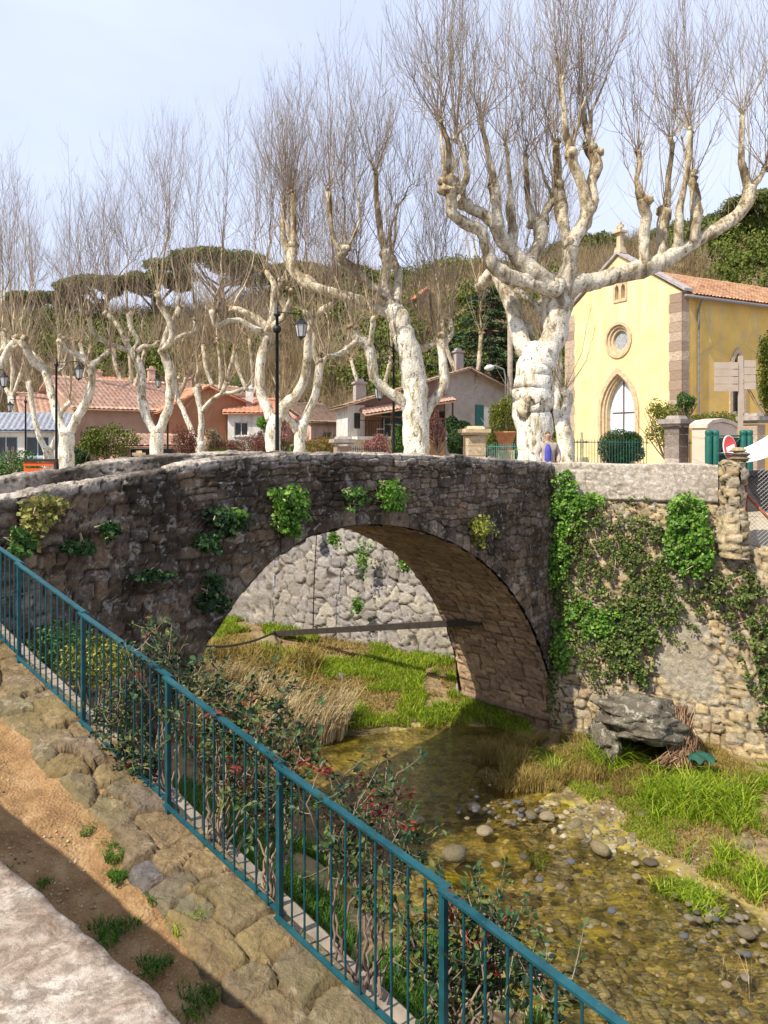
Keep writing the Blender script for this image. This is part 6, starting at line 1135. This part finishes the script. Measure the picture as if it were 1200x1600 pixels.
# ---------------------------------------------------------------- rose bushes on the railing
fd = unit(np.array([-1.0075, 1, 0])); fo = unit(np.array([1, 1.0075, 0]))   # fo: towards the river
def rose(label, Yb, targets, nst=5, leafn=26, seed=1, off=.16):
    R_ = np.random.default_rng(seed); base = np.array([fx(Yb), Yb, fbot(Yb)-.14])+fo*off; e = empty('rose_bush', base, label, 'rose bush', 'rose bushes along the railing'); ms = MB(); ml = MB(); mr = MB()
    for (px, py, sp, dY) in targets:
        Yt = 4759/(px+609)+dY
        for k in range(nst):
            tg = at(px+R_.normal()*sp*.6, py+R_.normal()*sp*.5, Yt+R_.normal()*.08); b = base+fd*R_.normal()*.10; mid = (b+tg)/2+R_.normal(size=3)*.08+fo*.05
            Q = catmull([b, (b+mid)/2+R_.normal(size=3)*.05, mid, (mid+tg)/2+R_.normal(size=3)*.05, tg], 5); Q[1:] += R_.normal(size=Q[1:].shape)*.008
            ms.tube(Q, np.linspace(.0095, .003, len(Q)), 6, a=.35 if R_.random() < .4 else .0)
            for i_ in range(len(Q)//2, len(Q)):
                for rep in range(1 if i_ < len(Q)*.6 else 2):
                    if R_.random() < .52: continue
                    d = unit(R_.normal(size=3)+UP*.3); l = R_.uniform(.08, .26); s = np.linspace(0, 1, 5)[:, None]; T = Q[i_]+d*s*l+UP*s*s*.05; ms.tube(T, [.003, .0028, .0025, .002, .001], 4, a=.2, cap=False)
                    red = (i_ > len(Q)*.75 and R_.random() < .16); tgt = mr if red else ml
                    for q in range(1, 5):
                        c = T[q]; w = unit(np.cross(d, R_.normal(size=3))); g = []
                        for sg in (-1, 1): g.append(c+w*sg*.024)
                        g.append(c+d*.024); tgt.leaves(np.array(g), .040 if not red else .034, UP*.8+R_.normal(size=3)*.7+np.zeros((3, 3)), d*.5+np.array([w*-1, w, d*1.5]), .62, 6, .35)
    ms.build('stems', MT['twig'], e, True); ml.build('leaves', lf['rose'], e)
    if mr.V: mr.build('young_leaves', lf['roser'], e)
rose('rose bush with red shoots at the upper end, below the bridge corner', 5.75, [(240, 1000, 34, .2), (200, 1060, 36, .2), (170, 1110, 34, .15), (215, 1170, 34, .12), (270, 1040, 30, .2)], 4, seed=1)
rose('rose bush spreading over the rail in front of the dry reeds', 5.2, [(330, 1060, 34, .25), (400, 1060, 32, .35), (300, 1110, 36, .2), (370, 1120, 34, .2), (430, 1090, 22, .4)], 3, seed=2)
rose('rose bush with arching stems at the tallest post in the middle', 4.75, [(430, 1170, 26, .2), (470, 1165, 30, .3), (400, 1190, 30, .15), (380, 1220, 34, .12)], 3, seed=3)
rose('rose bush with long open stems over the middle of the stream', 4.2, [(545, 1210, 30, .3), (590, 1235, 26, .35), (530, 1250, 34, .2), (620, 1230, 22, .4), (560, 1290, 34, .2), (625, 1280, 18, .35)], 2, seed=4)
rose('low rose bush near the bottom post at the lower right', 3.75, [(640, 1450, 36, .1), (690, 1420, 30, .15), (750, 1440, 34, .15), (790, 1500, 40, .1), (690, 1540, 44, .1), (870, 1540, 36, .12)], 3, seed=5)
# ---------------------------------------------------------------- grasses
def scatter(n, x0, x1, y0, y1, cond, sc=.8, th=.45, seed=5):
    x = rng.uniform(x0, x1, n); y = rng.uniform(y0, y1, n); k = cond(x, y) & (fbm(x*sc, y*sc, seed, 3) > th); x, y = x[k], y[k]; return np.stack([x, y, bed(x, y)-.01], 1)
def grass(name, label, mat, P, h, w=.008, lean=.35, cat='grass'):
    mb = MB(); mb.blades(P, h, w, lean); return mb.build(name, mat, None, False, label, cat, kind='stuff')
rb = lambda x, y: (sdist(x, y) > .15) & (x > 2.6) & (y < 16.9-(x-4)*.45) & (x+y > 13)
grass('grass', 'fresh green grass on the right bank of the stream', lf['grass'], scatter(120000, 3, 9.5, 8.5, 16.6, rb, 1.1, .47, 5), .10, .007, .6)
grass('grass', 'taller bright grass clumps on the right bank', lf['grass'], scatter(16000, 4.6, 9, 11, 15.4, rb, 1.4, .62, 6), .30, .010, .6)
grass('grass', 'short dry brown grass between the green on the right bank', lf['brown'], scatter(60000, 3, 9.5, 8.5, 16.6, rb, 1.3, .40, 15), .09, .007, .7)
grass('sedge', 'brown and ochre sedge at the foot of the bridge and right bank', lf['brown'], scatter(60000, 1.9, 7, 13.6, 17.6, lambda x, y: (sdist(x, y) > -.35) & (y < 17.2-(x-4)*.40) & (y > 14.2+(x-3)*.0), 1.5, .44, 7), .20, .007, .45)
grass('sedge', 'brown reeds standing in the water beside the bridge pier', lf['brown'], scatter(9000, 2.0, 4.3, 14.8, 17.2, lambda x, y: (x+y*0 > 1.6+(17.2-y)*.1), 2.2, .52, 17), .36, .006, .3)
fbk = lambda x, y: (sdist(x, y) > .05) & (y > 17.4) & (y < 25-x*.45) & (x < 3.4)
grass('grass', 'green grass on the bank beyond the arch', lf['grass'], scatter(90000, -6, 3.4, 17.5, 26, fbk, .7, .44, 8), .19, .011, .5)
grass('litter', 'brown dead leaves and grass on the bank beyond the arch', lf['brown'], scatter(50000, -6, 3.4, 17.5, 26, fbk, .9, .44, 9), .10, .012, .9)
lb = lambda x, y: (((x+y-3.93)/1.414 > .75) & ((x+y-3.93)/1.414 < 5.2) & (y-x < 16) & (sdist(x, y) > 0))
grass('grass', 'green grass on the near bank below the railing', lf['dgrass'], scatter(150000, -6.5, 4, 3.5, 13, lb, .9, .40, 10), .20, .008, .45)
rd_ = lambda x, y: (x < -.7-(18.4-y)*.25) & (x > -5.6) & ((x+y-3.93)/1.414 > 5.0) & (y < 19.6) & (y > 14.2)
P = scatter(22000, -6, 0, 14, 19.5, lambda x, y: rd_(x, y) & (sdist(x, y) > -.3), 1.3, .43, 11); mb = MB(); mb.blades(P, .80, .012, .30, None, np.array([.9, -.1, 0])); mb.build('reeds', lf['straw'], None, False, 'pale dry reeds leaning on the left bank under the arch', 'reeds', kind='stuff')
P = scatter(9000, -6, -1.8, 17.4, 21.5, lambda x, y: sdist(x, y) > .2, 1.0, .42, 13); mb = MB(); mb.blades(P, .7, .012, .4); mb.build('reeds', lf['brown'], None, False, 'ochre and green reeds behind the dry reeds', 'reeds', kind='stuff')
def path_pt(px, py):
    r = np.array([(px-600)/F, 1, (HZ-py)/F]); A_ = np.array([[E[0], Nn[0], -r[0]], [E[1], Nn[1], -r[1]], [.178, 0, -r[2]]]); t, s, k = np.linalg.solve(A_, np.array([-F0[0], -F0[1], 2.90])); return PT(np.array(t), np.array(s), np.array(zpath(t)-.03))
def tuft(name, label, c, rad_, n, h, mat, w=.004, lean=.6, cat='grass tuft', group=None):
    a_ = rng.random(n)*6.283; q = rad_*np.sqrt(rng.random(n))*(1+.5*np.sin(a_*3)); P = c+np.stack([np.cos(a_)*q, np.sin(a_)*q, 0*q], 1); mb = MB(); mb.blades(P, h, w, lean); return mb.build(name, mat, None, False, label, cat, group, loc=c)
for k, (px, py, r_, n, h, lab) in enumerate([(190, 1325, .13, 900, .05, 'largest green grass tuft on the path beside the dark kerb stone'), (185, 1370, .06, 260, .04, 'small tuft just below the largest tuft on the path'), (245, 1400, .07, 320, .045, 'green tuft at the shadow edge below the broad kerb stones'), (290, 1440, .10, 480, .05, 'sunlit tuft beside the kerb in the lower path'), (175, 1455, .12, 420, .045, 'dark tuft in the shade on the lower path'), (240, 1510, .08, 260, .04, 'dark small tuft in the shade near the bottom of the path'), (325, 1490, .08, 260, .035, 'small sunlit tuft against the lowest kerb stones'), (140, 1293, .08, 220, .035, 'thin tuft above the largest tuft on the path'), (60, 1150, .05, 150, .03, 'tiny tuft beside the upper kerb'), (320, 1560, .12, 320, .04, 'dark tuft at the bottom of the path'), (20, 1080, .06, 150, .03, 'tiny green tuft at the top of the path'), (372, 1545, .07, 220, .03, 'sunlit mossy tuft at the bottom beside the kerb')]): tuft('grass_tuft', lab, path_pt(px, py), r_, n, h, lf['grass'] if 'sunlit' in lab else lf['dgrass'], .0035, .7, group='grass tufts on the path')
for k in range(26):
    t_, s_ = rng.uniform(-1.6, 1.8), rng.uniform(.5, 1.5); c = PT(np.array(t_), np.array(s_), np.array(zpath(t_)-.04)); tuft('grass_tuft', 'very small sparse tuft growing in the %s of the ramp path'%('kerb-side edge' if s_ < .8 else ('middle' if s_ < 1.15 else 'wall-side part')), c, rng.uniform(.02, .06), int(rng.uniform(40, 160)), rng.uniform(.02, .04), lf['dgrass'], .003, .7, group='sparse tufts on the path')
def bank_pt(px, py):
    r = np.array([(px-600)/F, 1, (HZ-py)/F]); Ys = np.arange(7.5, 26, .02); zz = bed(r[0]*Ys, Ys); k = np.argmax(r[2]*Ys < zz); Y = Ys[k]; return np.array([r[0]*Y, Y, zz[k]-.02])
for px, py, r_, n, h, lab in [(945, 1205, .35, 330, .55, 'bright long-leaved clump left of the hollow boulder'), (870, 1215, .18, 120, .38, 'small long-leaved clump at the water edge'), (1075, 1262, .55, 420, .5, 'wide arching long-leaved clump on the right bank'), (1140, 1262, .45, 300, .45, 'long-leaved clump on the right bank towards the edge'), (1085, 1405, .45, 900, .16, 'low green islet of grass at the right water edge'), (840, 1345, .22, 120, .12, 'sparse green weed in the shallow water'), (1150, 1550, .3, 14, .5, 'few dry stalks in the water near the lower right'), (1040, 1215, .3, 160, .35, 'green clump in front of the boulder')]: tuft('leafy_clump', lab, bank_pt(px, py), r_, n, h, lf['straw'] if 'dry' in lab else lf['grass'], .005 if 'dry' in lab else .012, .2 if 'dry' in lab else .7, 'plant clump')
# yellow shrub behind the railing
for px, py, Y, lab, m_ in [(150, 1035, 8.6, 'yellow-flowering shrub seen through the railing on the left', 'yflower'), (95, 1010, 9.0, 'green shrub seen through the upper railing', 'mid')]:
    c = at(px, py, Y); P, d = ell(1300, c, (.45, .35, .3), .2); P2 = P[:0]; e = empty('shrub', c-UP*.5, lab, 'shrub'); mb = MB(); mb.leaves(P, .05, d, None, .5, 4, .9); mb.build('foliage', lf[m_], e); mb = MB(); b = c-UP*.9; k = 16; D = rdirs(k, .05, .6); Pq, Rq = shoots(np.repeat(b[None], k, 0), D, np.full(k, 1.0), np.full(k, .01), 6, .3); mb.tubes(Pq, Rq, 4, a=.5); mb.build('stems', MT['twig'], e)
# ---------------------------------------------------------------- stones, boulder, driftwood
rocks = []
for k in range(7):
    bm = bmesh.new(); bmesh.ops.create_icosphere(bm, subdivisions=3, radius=1); R_ = np.random.default_rng(90+k); off = R_.random(3)*9; sx = R_.uniform(.75, 1.15, 3)*[1, .85, .5]; co = np.array([v.co for v in bm.verts]); n_ = fbm(co[:, 0]*1.1+off[0]+co[:, 2]*.7, co[:, 1]*1.1+off[1], k, 3)-.5; q = co*(1+.55*n_)[:, None]*sx
    q[:, 2] = np.maximum(q[:, 2], -.35)
    for v, p in zip(bm.verts, q): v.co = p
    me = bpy.data.meshes.new('rock'); bm.to_mesh(me); bm.free(); at_ = me.attributes.new('st', 'FLOAT_COLOR', 'POINT'); r_ = k/6; at_.data.foreach_set('color', np.tile([r_, 1, .5, 1], len(me.vertices)).astype(np.float32))
    for p in me.polygons: p.use_smooth = True
    me.materials.append(MT['rock']); rocks.append(me)
def stone(px, py, r, lab, m=0, group=None, z=None, P=None, cat='stone'):
    p = bank_pt(px, py) if P is None else P
    if P is None and z is None: p = at(px, py, (-(WATER+.02))*F/(py-HZ)) if p[2] < WATER else p
    o = bpy.data.objects.new('river_stone', rocks[m]); COL.objects.link(o); o.location = Vector([float(q) for q in p])+Vector((0, 0, r*.12)); o.scale = (r, r, r*1.0); o.rotation_euler = (0, 0, random.uniform(0, 6.3)); return tag(o, lab, cat, group)
TONE = ['dark brown', 'brownish', 'olive brown', 'ochre', 'sandy', 'pale grey', 'slate grey']
def slab(px, r, m, lo, hi, w):
    k = (px-lo)/(hi-lo); return ('%s %s '%('tiny' if r < w*.4 else ('small' if r < w*.7 else 'larger'), TONE[m])), (' towards its left end', ' in its left half', ' near its middle', ' in its right half', ' towards its right end')[int(min(4, max(0, k*5)))]
for px, py, r, m, lab in [(938, 1328, .20, 2, 'large flat cream stone at the grassy water edge'), (972, 1315, .13, 2, 'whitish stone just right of the large flat cream stone'), (757, 1300, .16, 3, 'dark blue-grey stone standing in the shallow water'), (653, 1282, .13, 3, 'grey stone nearest the rose shoots in the stream'), (855, 1277, .16, 3, 'grey stone in the middle of the gravel bar'), (1016, 1348, .13, 0, 'small grey stone at the edge of the grass'), (1170, 1320, .15, 2, 'white stone in the grass near the right edge'), (1006, 1276, .16, 1, 'pale stone in the grass behind the flat cream stone'), (1180, 1382, .12, 1, 'pale stone beside the lower right grass'), (710, 1337, .24, 1, 'wide sunken ochre stone in the stream'), (900, 1290, .15, 2, 'yellowish stone at the right end of the gravel bar'), (830, 1275, .13, 1, 'ochre stone left of the grey one on the gravel bar'), (740, 1262, .13, 5, 'pale stone at the far left of the gravel bar'), (990, 1308, .12, 2, 'cream stone in the grass by the water'), (950, 1585, .12, 1, 'pale stone at the bottom edge of the stream'), (1165, 1460, .14, 1, 'pale stone on the pebbly shore at right'), (1120, 1425, .10, 2, 'small stone right of the green islet'), (533, 1058, .22, 5, 'pale grey stone on the bank beyond the arch'), (608, 1055, .16, 1, 'smaller stone on the bank right of the pale grey one'), (1190, 1180, .20, 0, 'round grey stone at the foot of the low wall'), (1165, 1305, .10, 3, 'little dark stone in the right grass'), (420, 1005, .45, 3, 'grey boulder under the left end of the beam')]: stone(px, py, r, lab, m)
for k in range(85):
    px = rng.normal(835, 75); py = 1275+(px-835)*.10+rng.normal()*14; r = rng.uniform(.02, .075); m = int(rng.integers(0, 7)); a_, b_ = slab(px, r, m, 700, 970, .075); stone(px, py, r, a_+'rounded stone on the gravel bar'+b_, m, 'small stones of the gravel bar')
for k in range(44):
    px = rng.uniform(640, 1190); py = rng.uniform(1310, 1590); r = rng.uniform(.03, .09); m = int(rng.integers(0, 7)); a_, b_ = slab(px, r, m, 640, 1190, .09); stone(px, py, r, a_+'stone on the shallow stream bed'+b_+(', far part' if py < 1400 else (', middle part' if py < 1500 else ', near part')), m, 'stones on the stream bed')
for k in range(34):
    px = rng.uniform(1060, 1200); py = rng.uniform(1420, 1490)+(px-1130)*.2; r = rng.uniform(.03, .08); m = int(rng.integers(0, 7)); a_, b_ = slab(px, r, m, 1060, 1200, .08); stone(px, py, r, a_+'pebble of the right shore patch'+b_, m, 'pebbles of the right shore')
for k in range(26):
    px = rng.uniform(895, 960); py = rng.uniform(1140, 1180); r = rng.uniform(.07, .16); m = int(rng.integers(0, 4)); a_, b_ = slab(px, r, m, 895, 960, .16); t_ = stone(px, py, r, a_+'slab in the heap at the wall foot'+b_, m, 'slabs at the wall foot', P=on_right(np.array(px), np.array(py), .35))
# hollow boulder: a layered slab resting on side lumps over a dark void
bldm = m_stone('dark_schist', [(.05, .045, .035), (.13, .115, .085), (.26, .235, .18)], (.04, .035, .03), (.58, .54, .45), .55, (.04, .035, .025), .7, .9, 6)
bc = at(1006, 1146, 15.5); bo = empty('boulder', bc-UP*.6, 'big layered dark boulder with a black hollow at the foot of the river wall', 'boulder')
def rockmesh(c, r, seed, lay=.03, tilt=0, n=(70, 46)):
    U, V = np.meshgrid(np.linspace(0, 1, n[0]), np.linspace(0, 1, n[1]), indexing='ij'); th = U*2*math.pi; ph = (V-.5)*math.pi; ex, ey, ez = np.cos(th)*np.cos(ph), np.sin(th)*np.cos(ph), np.sin(ph)
    ex, ey, ez = [np.sign(q)*np.abs(q)**.8 for q in (ex, ey, ez)]; nz = fbm(ex*2.4+seed, ez*3.2+ey*2.0+seed, seed, 6)-.5; k = 1+.62*nz; zz = ez*r[2]*k; l = 1+lay*np.sign(np.sin((zz+ex*r[0]*tilt)*38+nz*7)); X, Y_, Z = ex*r[0]*k*l, ey*r[1]*k*l, zz+ex*r[0]*tilt; i = (np.arange(n[0]-1)[:, None]*n[1]+np.arange(n[1]-1)[None, :]).ravel()
    return MB().add(np.stack([c[0]+X, c[1]+Y_, c[2]+Z], -1).reshape(-1, 3), np.stack([i, i+n[1], i+n[1]+1, i+1], 1), a=np.stack([(.45+1.2*nz).ravel(), 1+0*nz.ravel(), nz.ravel()], 1))
rockmesh(bc+np.array([0, .02, .30]), (.86, .80, .38), 5, .012, -.08).build('slab', bldm, bo, True); rockmesh(bc+np.array([-.72, .15, -.12]), (.22, .6, .42), 6, .01, .2).build('flank', bldm, bo, True); rockmesh(bc+np.array([.68, .10, -.10]), (.26, .65, .56), 7, .01, -.2).build('flank', bldm, bo, True); rockmesh(bc+np.array([0, .95, -.3]), (.8, .3, .5), 8, .03).build('back', bldm, bo, True)
mb = MB(); S = []
for k in range(90): a_ = at(1068+rng.normal()*7, 1100+rng.random()*30, 15.1+rng.random()*.2); b_ = at(1068+rng.normal()*12, 1150+rng.random()*20, 14.9); d_ = at(1055+rng.normal()*22, 1190+rng.random()*12, 14.7); S.append(catmull([a_, b_, d_], 4))
S = np.array(S)+rng.normal(size=(90, 9, 3))*.02; mb.tubes(S, np.full(S.shape[:2], .011), 4, a=rng.random(90)); mb.build('driftwood', m_leaf('driftwood', [(.11, .06, .035), (.22, .13, .08), (.34, .22, .13)], .9, .1, 0), None, False, 'tangle of reddish driftwood twigs hanging right of the boulder', 'driftwood', loc=at(1068, 1190, 14.8))
c = at(1096, 1194, 14.6); U, V = np.meshgrid(np.linspace(-1, 1, 14), np.linspace(-1, 1, 10), indexing='ij'); P = np.stack([c[0]+U*.24, c[1]+V*.16, c[2]+.10*(1-U**2)*(1-V*V)+.05*np.sin(U*7+V*5)+.10], -1); i = (np.arange(13)[:, None]*10+np.arange(9)[None, :]).ravel(); mb = MB(); mb.add(P, np.stack([i, i+10, i+11, i+1], 1)); mb.build('tarpaulin', m_flat('dark_green_cloth', (.012, .07, .045), .7, .3), None, True, 'scrap of dark green cloth below the driftwood', 'cloth', loc=c)
# pebbles and cobbles too many to count
def pebbles(name, label, P, r, mat, flat=.5):
    t_ = (1+5**.5)/2; iv = unit(np.array([(-1, t_, 0), (1, t_, 0), (-1, -t_, 0), (1, -t_, 0), (0, -1, t_), (0, 1, t_), (0, -1, -t_), (0, 1, -t_), (t_, 0, -1), (t_, 0, 1), (-t_, 0, -1), (-t_, 0, 1)], float)); fi = np.array([(0, 11, 5), (0, 5, 1), (0, 1, 7), (0, 7, 10), (0, 10, 11), (1, 5, 9), (5, 11, 4), (11, 10, 2), (10, 7, 6), (7, 1, 8), (3, 9, 4), (3, 4, 2), (3, 2, 6), (3, 6, 8), (3, 8, 9), (4, 9, 5), (2, 4, 11), (6, 2, 10), (8, 6, 7), (9, 8, 1)])
    N = len(P); r = np.broadcast_to(r, (N,)); an = rng.random(N)*6.28; s = rng.uniform(.7, 1.3, (N, 1, 3))*np.array([1, .8, flat]); V = iv[None]*s*(1+.15*rng.normal(size=(N, 12, 1)))*r[:, None, None]; c_, s_ = np.cos(an)[:, None], np.sin(an)[:, None]
    V = np.stack([V[..., 0]*c_-V[..., 1]*s_, V[..., 0]*s_+V[..., 1]*c_, V[..., 2]], -1)+P[:, None, :]; A = np.repeat(np.stack([rng.random(N), np.ones(N), rng.random(N)], 1), 12, 0)
    MB().add(V.reshape(-1, 3), (np.arange(N)[:, None, None]*12+fi[None]).reshape(-1, 3), a=A).build(name, mat, None, True, label, 'stones', kind='stuff')
cb = m_stone('stream_cobbles', [(.10, .08, .04), (.22, .17, .07), (.34, .28, .16), (.16, .15, .13), (.42, .36, .25)], (.1, .08, .05), (.5, .45, .35), .1)
P = scatter(9000, -1.5, 8, 8.0, 16.8, lambda x, y: (sdist(x, y) > -1.5) & (sdist(x, y) < .8) & (x > .6), .9, .40, 23); P[:, 2] += .01; pebbles('pebbles', 'mixed pebbles along the water edge of the right bank', P, rng.uniform(.015, .06, len(P)), cb)
P = scatter(5000, -3, 8, 7.5, 17, lambda x, y: (sdist(x, y) < -.3), .6, .42, 24); pebbles('cobbles', 'cobbles lying under the shallow water', P, rng.uniform(.03, .14, len(P)), cb, .4)
P = scatter(1500, -5, 3.4, 17.6, 25, fbk, .9, .5, 25); pebbles('pebbles', 'small stones on the bank beyond the arch', P, rng.uniform(.02, .07, len(P)), cb)
n = 5200; t_, s_ = rng.uniform(-2, 8, n), rng.uniform(.5, 2.6, n)**1.0; z = zpath(t_)-.05+(fbm(t_*1.6, s_*1.6, 4, 4)-.5)*.12+.004; P = PT(t_, s_, 0); P[:, 2] = z
k = fbm(t_*2, s_*2, 41, 2) > .42; pebbles('gravel', 'loose gravel and clods on the ramp path', P[k], rng.uniform(.004, .014, int(k.sum())), m_stone('path_gravel', [(.25, .16, .09), (.42, .30, .18), (.55, .44, .30), (.20, .16, .13)], (.2, .14, .08), lam=.1), .7)
